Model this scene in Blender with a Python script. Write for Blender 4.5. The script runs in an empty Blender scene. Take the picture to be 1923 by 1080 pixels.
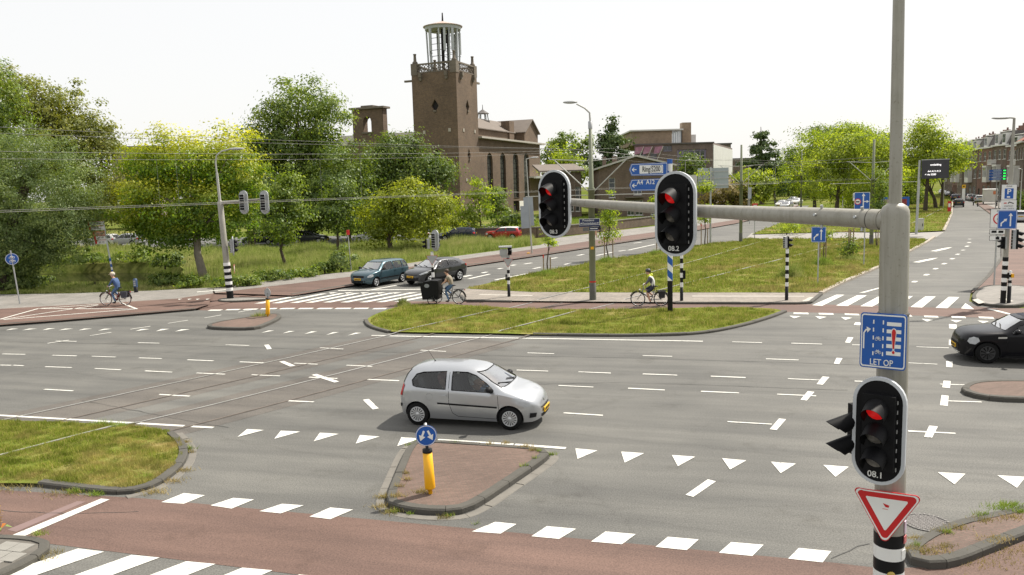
import bpy, bmesh, math, random
import numpy as np
from mathutils import Vector, Matrix, Quaternion
from mathutils.geometry import tessellate_polygon

# ------------------------------------------------------------------ camera, sky, sun, exposure
S = bpy.context.scene
COL = S.collection
FPX, CAMZ = 1500.0, 5.8                       # focal length in photo pixels, eye height in metres
PITCH, ROLL = math.atan(190 / 1500), 0.028
_cp, _sp, _cr, _sr = math.cos(PITCH), math.sin(PITCH), math.cos(ROLL), math.sin(ROLL)
FW = Vector((0, _cp, -_sp)); _r0 = Vector((1, 0, 0)); _u0 = Vector((0, _sp, _cp))
RT = _r0 * _cr - _u0 * _sr
UP = _u0 * _cr + _r0 * _sr
CAMP = Vector((0, 0, CAMZ))
cam = bpy.data.cameras.new('camera'); cam_o = bpy.data.objects.new('camera', cam); COL.objects.link(cam_o)
cam.sensor_fit = 'HORIZONTAL'; cam.sensor_width = 36.0; cam.lens = 36.0 * FPX / 1923.0
cam.clip_start = 0.1; cam.clip_end = 4000
m3 = Matrix((RT, UP, -FW)).transposed()
cam_o.matrix_world = Matrix.Translation(CAMP) @ m3.to_4x4()
S.camera = cam_o

SUN_DIR=Vector((0.70,0.46,1.12)).normalized()  # towards the sun: high, behind the scene and to the right
W = bpy.data.worlds.new('World'); S.world = W; W.use_nodes = True
nt = W.node_tree; nt.nodes.clear()
wo = nt.nodes.new('ShaderNodeOutputWorld'); bg = nt.nodes.new('ShaderNodeBackground')
sky = nt.nodes.new('ShaderNodeTexSky'); sky.sky_type = 'NISHITA'; sky.sun_disc = False
sky.sun_elevation = math.asin(SUN_DIR.z); sky.sun_rotation = math.atan2(SUN_DIR.x, SUN_DIR.y)
sky.air_density = 1.0; sky.dust_density = 3.0; sky.ozone_density = 1.0
bg.inputs[1].default_value = 0.09
veil=nt.nodes.new('ShaderNodeBackground');veil.inputs[0].default_value=(1,0.985,0.96,1);veil.inputs[1].default_value=0.76
mixw=nt.nodes.new('ShaderNodeMixShader');mixw.inputs[0].default_value=0.80  # thin bright cloud veil over the blue
nt.links.new(sky.outputs[0], bg.inputs[0]); nt.links.new(bg.outputs[0], mixw.inputs[1])
nt.links.new(veil.outputs[0], mixw.inputs[2]); nt.links.new(mixw.outputs[0], wo.inputs[0])
sl=bpy.data.lights.new('sun','SUN');sl.energy=4.7;sl.angle=math.radians(1.2);sl.color=(1,0.94,0.84)
so = bpy.data.objects.new('sun', sl); COL.objects.link(so)
so.rotation_euler = (-SUN_DIR).to_track_quat('-Z', 'Y').to_euler(); so.location = (60, 70, 130)
S.view_settings.view_transform = 'Standard'; S.view_settings.look = 'None'
S.view_settings.gamma = 1; S.view_settings.use_curve_mapping = False
S.view_settings.exposure = 0.56
S.render.engine = 'CYCLES'
S.cycles.max_bounces = 6; S.cycles.transparent_max_bounces = 8; S.cycles.use_denoising = True
S.cycles.caustics_reflective = False; S.cycles.caustics_refractive = False
random.seed(7); RNG = np.random.default_rng(7)

# ------------------------------------------------------------------ measuring helpers (photo pixel -> place in metres)
def ray(px, py):
    return FW * FPX + RT * (px - 961.5) + UP * (540 - py)
def G(px, py, z=0.0):
    d = ray(px, py); t = (z - CAMZ) / d.z
    return Vector((d.x * t, d.y * t, z))
def PD(px, py, y):                             # point of the sight line that lies y metres ahead
    d = ray(px, py); t = y / d.y
    return CAMP + d * t
def zat(g, py):                                # height above ground point g that shows at row py
    k = 540 - py; v = Vector((g[0], g[1], -CAMZ))
    return (k * v.dot(FW) - FPX * v.dot(UP)) / (FPX * UP.z - k * FW.z)
def mpp(y): return y / FPX                     # metres per pixel at distance y

# ------------------------------------------------------------------ materials
MATS = {}
def nodes(name):
    m = bpy.data.materials.new(name); m.use_nodes = True
    n = m.node_tree; b = n.nodes['Principled BSDF']
    MATS[name] = m
    return m, n, b
def L(n, a, b): n.links.new(a, b)
def coords(n, kind='Object', scale=None):
    t = n.nodes.new('ShaderNodeTexCoord'); o = t.outputs[kind]
    if scale:
        mp=n.nodes.new('ShaderNodeMapping');mp.inputs['Scale'].default_value=scale;L(n,o,mp.inputs[0]);o=mp.outputs[0]
    return o
def noise(n, vec, scale, detail=3, rough=0.55):
    t = n.nodes.new('ShaderNodeTexNoise'); t.inputs['Scale'].default_value = scale
    t.inputs['Detail'].default_value = detail; t.inputs['Roughness'].default_value = rough
    L(n, vec, t.inputs['Vector']); return t.outputs['Fac']
def ramp(n, fac, stops):
    r = n.nodes.new('ShaderNodeValToRGB'); e = r.color_ramp.elements
    while len(e) < len(stops): e.new(0.5)
    for el, (p, c) in zip(e, stops):
        el.position = p; el.color = (*c, 1) if len(c) == 3 else c
    L(n, fac, r.inputs[0]); return r.outputs[0]
def mixc(n, fac, a, b, mode='MIX'):
    x = n.nodes.new('ShaderNodeMix'); x.data_type = 'RGBA'; x.blend_type = mode
    for s, v in ((x.inputs[0], fac), (x.inputs[6], a), (x.inputs[7], b)):
        if hasattr(v, 'is_output'): L(n, v, s)
        elif isinstance(v, (int, float)): s.default_value = v
        else: s.default_value = (*v, 1) if len(v) == 3 else v
    return x.outputs[2]
def bump(n, b, h, strength=0.3, dist=0.02):
    u=n.nodes.new('ShaderNodeBump');u.inputs['Strength'].default_value=strength;u.inputs['Distance'].default_value=dist
    L(n, h, u.inputs['Height']); L(n, u.outputs[0], b.inputs['Normal'])
def sc(c, k): return tuple(min(1.0, v * k) for v in c)
def M(name, col, rough=0.7, var=0.12, scale=3.0, metal=0.0, bmp=0.0, coat=0.0, spec=None, fine=0.0):
    """plain surface with uneven colour and slight dirt"""
    if name in MATS: return MATS[name]
    m, n, b = nodes(name)
    v = coords(n)
    f = noise(n, v, scale, 4)
    c = ramp(n, f, [(0.25, sc(col, 1 - var)), (0.75, sc(col, 1 + var))])
    if fine:
        f2 = noise(n, v, scale * 24, 2); c = mixc(n, f2, sc(col, 1 - fine), c)
    L(n, c, b.inputs['Base Color'])
    b.inputs['Roughness'].default_value = rough; b.inputs['Metallic'].default_value = metal
    if coat: b.inputs['Coat Weight'].default_value = coat; b.inputs['Coat Roughness'].default_value = 0.06
    if spec is not None: b.inputs['Specular IOR Level'].default_value = spec
    if bmp: bump(n, b, noise(n, v, scale * 12, 3), bmp)
    return m
def emit(name, col, st, base=(0.02, 0.02, 0.02)):
    m, n, b = nodes(name)
    b.inputs['Base Color'].default_value = (*base, 1); b.inputs['Emission Color'].default_value = (*col, 1)
    b.inputs['Emission Strength'].default_value = st; b.inputs['Roughness'].default_value = 0.3
    return m
def asphalt(name, c1, c2, grain, tint=None):
    m, n, b = nodes(name); v = coords(n)
    big = noise(n, v, 0.16, 5, 0.6)
    rm_=n.nodes.new('ShaderNodeMapping');rm_.inputs['Rotation'].default_value=(0,0,math.radians(15.3));L(n,v,rm_.inputs[0])
    ms_=n.nodes.new('ShaderNodeMapping');ms_.inputs['Scale'].default_value=(0.16,1.5,1);L(n,rm_.outputs[0],ms_.inputs[0]);vs=ms_.outputs[0];streak=noise(n,vs,0.9,4,0.6)
    c = ramp(n, big, [(0.3, c1), (0.7, c2)])
    st = ramp(n, streak, [(0.33, (0.72, 0.72, 0.72)), (0.67, (1.2, 1.19, 1.16))])
    c = mixc(n, 0.75, c, st, 'MULTIPLY')
    g = noise(n, v, 34, 3, 0.75)
    gr = ramp(n, g, [(0.3, (1 - grain,) * 3), (0.5, (1, 1, 1)), (0.72, (1 + grain,) * 3)])
    c = mixc(n, 1.0, c, gr, 'MULTIPLY')
    pt = noise(n, v, 0.55, 6, 0.75)
    dk = ramp(n, pt, [(0.56, (1, 1, 1)), (0.70, (0.74, 0.73, 0.71))])
    c = mixc(n, 1.0, c, dk, 'MULTIPLY')
    vo=n.nodes.new('ShaderNodeTexVoronoi');vo.feature='DISTANCE_TO_EDGE';vo.inputs['Scale'].default_value=0.13
    wv=n.nodes.new('ShaderNodeMapping');wv.inputs['Scale'].default_value=(0.6,1.7,1);L(n,rm_.outputs[0],wv.inputs[0])
    dis=n.nodes.new('ShaderNodeVectorMath');dis.operation='MULTIPLY_ADD';nz=n.nodes.new('ShaderNodeTexNoise');nz.inputs['Scale'].default_value=1.1;nz.inputs['Detail'].default_value=5;L(n,v,nz.inputs['Vector'])
    L(n,nz.outputs['Color'],dis.inputs[0]);dis.inputs[1].default_value=(1.1,1.1,0);L(n,wv.outputs[0],dis.inputs[2]);L(n,dis.outputs[0],vo.inputs['Vector'])
    ck=ramp(n,vo.outputs['Distance'],[(0.0,(0.52,0.50,0.48)),(0.006,(0.9,0.9,0.9)),(0.012,(1,1,1))])
    c = mixc(n, 0.22, c, ck, 'MULTIPLY')
    L(n,c,b.inputs['Base Color']);b.inputs['Roughness'].default_value=0.78;b.inputs['Specular IOR Level'].default_value=0.35
    bump(n, b, g, 0.35, 0.006)
    return m
def brick(name, c1, c2, mort, sx=0.22, sz=0.065, bm=0.3):
    """masonry in running bond; u runs along the wall, v up"""
    m, n, b = nodes(name); v = coords(n)
    s = n.nodes.new('ShaderNodeSeparateXYZ'); L(n, v, s.inputs[0])
    ad=n.nodes.new('ShaderNodeMath');ad.operation='ADD';L(n,s.outputs[0],ad.inputs[0]);L(n,s.outputs[1],ad.inputs[1])
    cb=n.nodes.new('ShaderNodeCombineXYZ');L(n,ad.outputs[0],cb.inputs[0]);L(n,s.outputs[2],cb.inputs[1])
    t = n.nodes.new('ShaderNodeTexBrick'); L(n, cb.outputs[0], t.inputs['Vector'])
    t.inputs['Color1'].default_value=(*c1,1);t.inputs['Color2'].default_value=(*c2,1);t.inputs['Mortar'].default_value=(*mort,1)
    t.inputs['Scale'].default_value = 1.0; t.inputs['Mortar Size'].default_value = sz * 0.11
    t.inputs['Brick Width'].default_value=sx;t.inputs['Row Height'].default_value=sz;t.inputs['Bias'].default_value=0.0
    big = noise(n, v, 0.22, 5, 0.65); big2 = noise(n, v, 1.7, 4)
    c=mixc(n,1.0,t.outputs['Color'],ramp(n,big,[(0.3,(0.74,0.73,0.72)),(0.7,(1.18,1.16,1.12))]),'MULTIPLY')
    c = mixc(n, 1.0, c, ramp(n, big2, [(0.3, (0.86, 0.85, 0.85)), (0.7, (1.1, 1.1, 1.1))]), 'MULTIPLY')
    L(n, c, b.inputs['Base Color']); b.inputs['Roughness'].default_value = 0.9
    bump(n, b, t.outputs['Fac'], bm, -0.01)
    return m
def pavers(name, c1, c2, mort, sx, sy, rot=0.0):
    m, n, b = nodes(name)
    t0=n.nodes.new('ShaderNodeTexCoord');mp=n.nodes.new('ShaderNodeMapping');mp.inputs['Rotation'].default_value=(0,0,rot)
    L(n, t0.outputs['Object'], mp.inputs[0]); v = mp.outputs[0]
    t = n.nodes.new('ShaderNodeTexBrick'); L(n, v, t.inputs['Vector'])
    t.inputs['Color1'].default_value=(*c1,1);t.inputs['Color2'].default_value=(*c2,1);t.inputs['Mortar'].default_value=(*mort,1)
    t.inputs['Scale'].default_value = 1.0; t.inputs['Mortar Size'].default_value = 0.006
    t.inputs['Brick Width'].default_value = sx; t.inputs['Row Height'].default_value = sy
    big = noise(n, v, 0.5, 5, 0.65)
    c=mixc(n,1.0,t.outputs['Color'],ramp(n,big,[(0.3,(0.8,0.8,0.79)),(0.7,(1.18,1.17,1.15))]),'MULTIPLY')
    f2=noise(n,v,40,2);c=mixc(n,1.0,c,ramp(n,f2,[(0.3,(0.82,)*3),(0.7,(1.15,)*3)]),'MULTIPLY')
    L(n, c, b.inputs['Base Color']); b.inputs['Roughness'].default_value = 0.88
    bump(n, b, t.outputs['Fac'], 0.4, -0.008)
    return m
def leafmat(name, dark, light, trans=0.35, tip=None, tipz=None):
    """leaf faces: every leaf has its own tone, light shines through"""
    if name in MATS: return MATS[name]
    m = bpy.data.materials.new(name); m.use_nodes = True; MATS[name] = m
    n = m.node_tree; n.nodes.clear()
    out = n.nodes.new('ShaderNodeOutputMaterial')
    geo = n.nodes.new('ShaderNodeNewGeometry')
    c=ramp(n,geo.outputs['Random Per Island'],[(0.0,dark),(0.6,tuple((a+b)/2 for a,b in zip(dark,light))),(1.0,light)])
    v = coords(n)
    c=mixc(n,1.0,c,ramp(n,noise(n,v,0.38,3),[(0.3,(0.66,0.74,0.7)),(0.7,(1.32,1.24,1.1))]),'MULTIPLY')
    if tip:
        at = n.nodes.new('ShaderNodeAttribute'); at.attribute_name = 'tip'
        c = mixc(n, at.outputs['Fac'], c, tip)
    d=n.nodes.new('ShaderNodeBsdfDiffuse');t=n.nodes.new('ShaderNodeBsdfTranslucent');g=n.nodes.new('ShaderNodeBsdfGlossy')
    g.inputs['Roughness'].default_value = 0.5; g.inputs[0].default_value = (0.9, 0.95, 0.9, 1)
    c = mixc(n, 1.0, c, (1.52, 1.46, 1.20), 'MULTIPLY')
    L(n, c, d.inputs[0]); c2 = mixc(n, 1.0, c, (1.45, 1.45, 0.55), 'MULTIPLY'); L(n, c2, t.inputs[0])
    x=n.nodes.new('ShaderNodeMixShader');x.inputs[0].default_value=min(0.6,trans+0.12);L(n,d.outputs[0],x.inputs[1]);L(n,t.outputs[0],x.inputs[2])
    y=n.nodes.new('ShaderNodeMixShader');y.inputs[0].default_value=0.025;L(n,x.outputs[0],y.inputs[1]);L(n,g.outputs[0],y.inputs[2])
    L(n, y.outputs[0], out.inputs[0])
    return m
def glass(name, tint=(0.55, 0.62, 0.62), alpha=0.45):
    """car or window pane: tinted, see-through, reflecting the sky"""
    if name in MATS: return MATS[name]
    m = bpy.data.materials.new(name); m.use_nodes = True; MATS[name] = m
    n = m.node_tree; n.nodes.clear(); out = n.nodes.new('ShaderNodeOutputMaterial')
    tr = n.nodes.new('ShaderNodeBsdfTransparent'); tr.inputs[0].default_value = (*tint, 1)
    gl=n.nodes.new('ShaderNodeBsdfGlossy');gl.inputs['Roughness'].default_value=0.02;gl.inputs[0].default_value=(1,1,1,1)
    fr = n.nodes.new('ShaderNodeLayerWeight'); fr.inputs[0].default_value = 0.5
    pw=n.nodes.new('ShaderNodeMath');pw.operation='POWER';L(n,fr.outputs['Facing'],pw.inputs[0]);pw.inputs[1].default_value=3.2
    ad=n.nodes.new('ShaderNodeMath');ad.operation='MULTIPLY_ADD';ad.inputs[1].default_value=0.9;ad.inputs[2].default_value=0.05+alpha*0.03;L(n,pw.outputs[0],ad.inputs[0])
    x=n.nodes.new('ShaderNodeMixShader');L(n,ad.outputs[0],x.inputs[0]);L(n,tr.outputs[0],x.inputs[1]);L(n,gl.outputs[0],x.inputs[2])
    L(n, x.outputs[0], out.inputs[0])
    return m

# ------------------------------------------------------------------ mesh helpers
class MB:
    """collects shapes; build() links them as ONE mesh object"""
    def __init__(s): s.v = []; s.f = []; s.m = []; s.sm = []
    def add(s, vs, fs, mi=0, smooth=False):
        o = len(s.v); s.v += [tuple(p) for p in vs]
        for f in fs: s.f.append(tuple(i + o for i in f)); s.m.append(mi); s.sm.append(smooth)
        return s
    def box(s, c, d, mi=0, rz=0.0, R=None):
        hx, hy, hz = d[0] / 2, d[1] / 2, d[2] / 2
        vs = [Vector((x, y, z)) for z in (-hz, hz) for x, y in ((-hx, -hy), (hx, -hy), (hx, hy), (-hx, hy))]
        if R is None: R = Matrix.Rotation(rz, 3, 'Z')
        vs = [R @ p + Vector(c) for p in vs]
        return s.add(vs,[(0,3,2,1),(4,5,6,7),(0,1,5,4),(1,2,6,5),(2,3,7,6),(3,0,4,7)],mi)
    def b2(s, x0, x1, y0, y1, z0, z1, mi=0):
        return s.box(((x0+x1)/2,(y0+y1)/2,(z0+z1)/2),(abs(x1-x0),abs(y1-y0),abs(z1-z0)),mi)
    def tube(s, pts, r, n=8, mi=0, cap=True, smooth=True):
        pts = [Vector(p) for p in pts]; k = len(pts)
        rs = r if isinstance(r, (list, tuple)) else [r] * k
        rings = []; up = None
        for i, p in enumerate(pts):
            t = (pts[min(i + 1, k - 1)] - pts[max(i - 1, 0)]).normalized()
            if up is None: up = Vector((0, 0, 1)) if abs(t.z) < 0.9 else Vector((1, 0, 0))
            a = t.cross(up).normalized(); b = t.cross(a).normalized(); up = -b if False else up
            rings.append([p+(a*math.cos(2*math.pi*j/n)+b*math.sin(2*math.pi*j/n))*rs[i]for j in range(n)])
        vs = [q for rg in rings for q in rg]; fs = []
        for i in range(k - 1):
            for j in range(n):
                fs.append((i * n + j, i * n + (j + 1) % n, (i + 1) * n + (j + 1) % n, (i + 1) * n + j))
        s.add(vs, fs, mi, smooth)
        if cap:
            s.add(rings[0], [tuple(range(n))[::-1]], mi); s.add(rings[-1], [tuple(range(n))], mi)
        return s
    def cyl(s, a, b, r, r2=None, n=12, mi=0): return s.tube([a, b], [r, r if r2 is None else r2], n, mi)
    def lathe(s, prof, n=16, mi=0, c=(0, 0, 0), axis='Z', smooth=True):
        vs = []; k = len(prof)
        for (r, z) in prof:
            for j in range(n):
                a = 2 * math.pi * j / n; p = (r * math.cos(a), r * math.sin(a), z)
                if axis == 'Y': p = (p[0], p[2], -p[1])
                if axis == 'X': p = (p[2], p[0], p[1])
                vs.append((p[0] + c[0], p[1] + c[1], p[2] + c[2]))
        fs=[(i*n+j,i*n+(j+1)%n,(i+1)*n+(j+1)%n,(i+1)*n+j)for i in range(k-1)for j in range(n)]
        return s.add(vs, fs, mi, smooth)
    def ball(s, c, r, n=12, mi=0):
        rr = r if isinstance(r, (tuple, list)) else (r, r, r); vs = []; h = n // 2 + 1
        for i in range(h + 1):
            th = math.pi * i / h
            for j in range(n):
                a = 2 * math.pi * j / n
                vs.append((c[0]+rr[0]*math.sin(th)*math.cos(a),c[1]+rr[1]*math.sin(th)*math.sin(a),c[2]+rr[2]*math.cos(th)))
        fs=[(i*n+j,(i+1)*n+j,(i+1)*n+(j+1)%n,i*n+(j+1)%n)for i in range(h)for j in range(n)]
        return s.add(vs, fs, mi, True)
    def sheet(s, poly, mi=0, z=None):
        P = [Vector((p[0], p[1], (p[2] if len(p) > 2 else 0) if z is None else z)) for p in poly]
        tr = tessellate_polygon([P])
        fs = []
        for t in tr:
            a, b, c = (P[i] for i in t)
            fs.append(t if (b - a).cross(c - a).z > 0 else t[::-1])
        return s.add(P, fs, mi)
    def prism(s, poly, d, mi=0, top=None):
        """polygon (list of 3-D points, planar) pushed along vector d"""
        P = [Vector(p) for p in poly]; d = Vector(d); k = len(P)
        tr = tessellate_polygon([P]); nrm = Vector((0, 0, 0))
        for i in range(k): nrm += P[i].cross(P[(i + 1) % k])
        flip = nrm.dot(d) > 0
        fs = []
        for t in tr:
            a, b, c = (P[i] for i in t); out = (b - a).cross(c - a).dot(d) > 0
            bt = t[::-1] if out else t
            fs.append((bt, mi)); fs.append((tuple(i + k for i in bt[::-1]), mi if top is None else top))
        for i in range(k):
            j = (i + 1) % k; q = (i, j, j + k, i + k)
            fs.append((q if flip else q[::-1], mi))
        o = len(s.v); s.v += [tuple(p) for p in P] + [tuple(p + d) for p in P]
        for f, mm in fs: s.f.append(tuple(i + o for i in f)); s.m.append(mm); s.sm.append(False)
        return s
    def mesh(s, name, mats):
        me = bpy.data.meshes.new(name); me.from_pydata(s.v, [], s.f)
        for m in (mats if isinstance(mats, (list, tuple)) else [mats]): me.materials.append(m)
        if s.f:
            me.polygons.foreach_set('material_index', s.m); me.polygons.foreach_set('use_smooth', s.sm)
        me.update(); return me
    def build(s, name, mats, parent=None, loc=None, rz=None, kind=None):
        o = bpy.data.objects.new(name, s.mesh(name, mats)); COL.objects.link(o)
        if parent is not None: o.parent = parent
        if loc is not None: o.location = loc
        if rz is not None: o.rotation_euler[2] = rz
        if kind: o['kind'] = kind
        return o
def fast_mesh(name, V, Fq, mats, parent=None, k=3, smooth=False):
    """big meshes straight from arrays; Fq is (n, k)"""
    me = bpy.data.meshes.new(name); V = np.asarray(V, np.float32); Fq = np.asarray(Fq, np.int32)
    me.vertices.add(len(V)); me.vertices.foreach_set('co', V.ravel())
    me.loops.add(Fq.size); me.loops.foreach_set('vertex_index', Fq.ravel())
    me.polygons.add(len(Fq)); me.polygons.foreach_set('loop_start', np.arange(0, Fq.size, k, dtype=np.int32))
    me.polygons.foreach_set('loop_total', np.full(len(Fq), k, np.int32))
    for m in (mats if isinstance(mats, (list, tuple)) else [mats]): me.materials.append(m)
    me.update(calc_edges=True)
    o = bpy.data.objects.new(name, me); COL.objects.link(o)
    if parent is not None: o.parent = parent
    return o
def tag(o, label=None, cat=None, group=None, kind=None):
    if label: o['label'] = label
    if cat: o['category'] = cat
    if group: o['group'] = group
    if kind: o['kind'] = kind
    return o
def thing(name, label, cat, loc=(0, 0, 0), rz=0.0, group=None):
    o = bpy.data.objects.new(name, None); COL.objects.link(o); o.empty_display_size = 0.2
    o.location = loc; o.rotation_euler = (0, 0, rz)
    return tag(o, label, cat, group)
def link_copy(src, parent=None):
    c = src.copy(); COL.objects.link(c)
    if parent is not None: c.parent = parent
    return c
def copy_tree(o, parent=None):
    c = o.copy(); COL.objects.link(c); c.parent = parent
    for ch in list(o.children): copy_tree(ch, c)
    return c
def struct(o, label=None):
    o['kind'] = 'structure'
    if label: o['label'] = label
    return o
_fc = {}
def text(name, s, size, mat, parent, mtx, align='CENTER', sx=1.0, bold=0.0):
    """flat raised lettering, baseline-centred in the matrix's xy plane"""
    key = (s, align, bold)
    if key not in _fc:
        cu=bpy.data.curves.new('lettering','FONT');cu.body=s;cu.align_x=align;cu.align_y='CENTER';cu.extrude=0.002;cu.size=1.0
        cu.offset = bold; cu.resolution_u = 3
        to = bpy.data.objects.new('lettering', cu); COL.objects.link(to)
        bpy.context.view_layer.update()
        me = bpy.data.meshes.new_from_object(to.evaluated_get(bpy.context.evaluated_depsgraph_get()))
        bpy.data.objects.remove(to); bpy.data.curves.remove(cu); _fc[key] = me
    me = _fc[key].copy(); me.materials.clear(); me.materials.append(mat)
    o = bpy.data.objects.new(name, me); COL.objects.link(o)
    o.parent = parent; o.matrix_local = mtx @ Matrix.Diagonal((size * sx, size, 1, 1))
    return o

asph = asphalt('asphalt', (0.088, 0.087, 0.082), (0.136, 0.133, 0.122), 0.46)
trackbed = asphalt('asphalt_track', (0.089, 0.081, 0.073), (0.119, 0.108, 0.096), 0.42)
asph_far = asphalt('asphalt_side', (0.105, 0.105, 0.102), (0.13, 0.128, 0.122), 0.15)
redm = asphalt('red_asphalt', (0.112, 0.069, 0.055), (0.140, 0.088, 0.072), 0.38)
def paint_mat():
    m, n, b = nodes('road_paint'); v = coords(n)
    w=noise(n,v,9,6,0.75);c=ramp(n,w,[(0.33,(0.26,0.25,0.23)),(0.43,(0.60,0.59,0.54)),(0.52,(0.63,0.62,0.57)),(0.75,(0.70,0.69,0.64))])
    c = mixc(n, 1.0, c, ramp(n, noise(n, v, 60, 2), [(0.3, (0.86,) * 3), (0.6, (1.0,) * 3)]), 'MULTIPLY')
    L(n, c, b.inputs['Base Color']); b.inputs['Roughness'].default_value = 0.6
    return m
paint = paint_mat()
kerbm = M('kerb_concrete', (0.085, 0.080, 0.068), 0.9, 0.25, 2.2, bmp=0.4, fine=0.3)
gutter = M('gutter_concrete', (0.185, 0.172, 0.15), 0.9, 0.25, 3, bmp=0.3, fine=0.3)
brickpave=pavers('brick_paving',(0.115,0.073,0.058),(0.155,0.098,0.08),(0.10,0.085,0.065),0.2,0.05,math.radians(-15))
greypave=pavers('grey_paving',(0.185,0.175,0.16),(0.225,0.21,0.195),(0.15,0.14,0.13),0.3,0.3,math.radians(-15))
steel = M('galvanised_steel', (0.42, 0.43, 0.43), 0.45, 0.12, 4, metal=0.6)
steel_pole = M('grey_painted_pole', (0.40, 0.40, 0.37), 0.5, 0.08, 3)
def mast_paint():
    m, n, b = nodes('cream_mast_paint'); v = coords(n)
    st = noise(n, coords(n, 'Object', (14, 14, 0.8)), 1.6, 5, 0.65); sp = noise(n, v, 38, 3, 0.7)
    c = ramp(n, noise(n, v, 1.8, 4), [(0.3, (0.275, 0.262, 0.222)), (0.7, (0.335, 0.322, 0.282))])
    c = mixc(n, 1.0, c, ramp(n, st, [(0.32, (0.80, 0.79, 0.76)), (0.55, (1, 1, 1))]), 'MULTIPLY')
    c = mixc(n, 1.0, c, ramp(n, sp, [(0.28, (0.72, 0.69, 0.64)), (0.40, (1, 1, 1))]), 'MULTIPLY')
    L(n, c, b.inputs['Base Color']); b.inputs['Roughness'].default_value = 0.42; bump(n, b, sp, 0.05, 0.004)
    return m
cream = mast_paint()
greenpole = M('green_grey_pole', (0.165, 0.18, 0.115), 0.5, 0.12, 2)
blackp = M('black_paint', (0.009, 0.009, 0.010), 0.4, 0.2, 3, spec=0.2)
black_matt = M('black_plastic', (0.007, 0.007, 0.008), 0.6, 0.2, 5, spec=0.15)
whitep = M('white_paint', (0.74, 0.74, 0.72), 0.45, 0.07, 3)
greyp = M('grey_plastic', (0.36, 0.37, 0.37), 0.5, 0.1, 4)
blue = M('sign_blue', (0.008, 0.085, 0.36), 0.35, 0.06, 3)
redp = M('sign_red', (0.52, 0.012, 0.015), 0.35, 0.08, 3)
yellowp = M('traffic_yellow', (0.80, 0.40, 0.005), 0.4, 0.06, 3)
rubber = M('tyre_rubber', (0.010, 0.010, 0.010), 0.85, 0.2, 6, spec=0.15)
rail = M('rail_steel', (0.55, 0.54, 0.51), 0.4, 0.2, 3, metal=0.8)
rail_dull = M('rail_dull', (0.115, 0.095, 0.078), 0.7, 0.3, 3)
tactile = M('tactile_paving', (0.40, 0.375, 0.33), 0.85, 0.15, 4)
raild = M('rail_groove', (0.05, 0.042, 0.036), 0.8, 0.3, 3)
bark = M('tree_bark', (0.085, 0.065, 0.048), 0.95, 0.35, 3, bmp=0.6)
bark_light = M('grey_bark', (0.20, 0.175, 0.14), 0.95, 0.3, 3, bmp=0.6)
wood = M('weathered_wood', (0.25, 0.19, 0.12), 0.9, 0.25, 4)
# ------------------------------------------------------------------ ground, roads, kerbs, markings, rails, grass
def GP(pts, z=0.0): return [G(x, y, z) for x, y in pts]
def chaikin(P, closed=True, k=2):
    P = [Vector(p) for p in P]
    for _ in range(k):
        Q = []; n = len(P)
        for i in range(n if closed else n - 1):
            a, b = P[i], P[(i + 1) % n]; Q += [a * 0.75 + b * 0.25, a * 0.25 + b * 0.75]
        if not closed: Q = [P[0]] + Q + [P[-1]]
        P = Q
    return P
def area2(P):return sum(P[i].x*P[(i+1)%len(P)].y-P[(i+1)%len(P)].x*P[i].y for i in range(len(P)))
def ccw(P): return P if area2(P) > 0 else P[::-1]
def inset(P, d):
    n = len(P); out = []
    for i in range(n):
        a, b, c = P[i - 1], P[i], P[(i + 1) % n]
        t1 = (b - a).normalized(); t2 = (c - b).normalized()
        n1 = Vector((-t1.y, t1.x, 0)); n2 = Vector((-t2.y, t2.x, 0)); m = (n1 + n2)
        m = m.normalized() if m.length > 1e-6 else n1
        out.append(b + m * (d / max(0.5, m.dot(n1))))
    return out
def offset_line(P, d):
    out = []
    for i in range(len(P)):
        t = (P[min(i + 1, len(P) - 1)] - P[max(i - 1, 0)]).normalized()
        out.append(P[i] + Vector((-t.y, t.x, 0)) * d)
    return out
def resample(P, step):
    P = [Vector(p) for p in P]; ds = [0]
    for i in range(1, len(P)): ds.append(ds[-1] + (P[i] - P[i - 1]).length)
    n = max(1, round(ds[-1] / step)); out = []
    for k in range(n + 1):
        s = ds[-1] * k / n; i = 1
        while i < len(P) - 1 and ds[i] < s: i += 1
        f = (s - ds[i - 1]) / max(1e-9, ds[i] - ds[i - 1]); out.append(P[i - 1].lerp(P[i], f))
    return out
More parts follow.
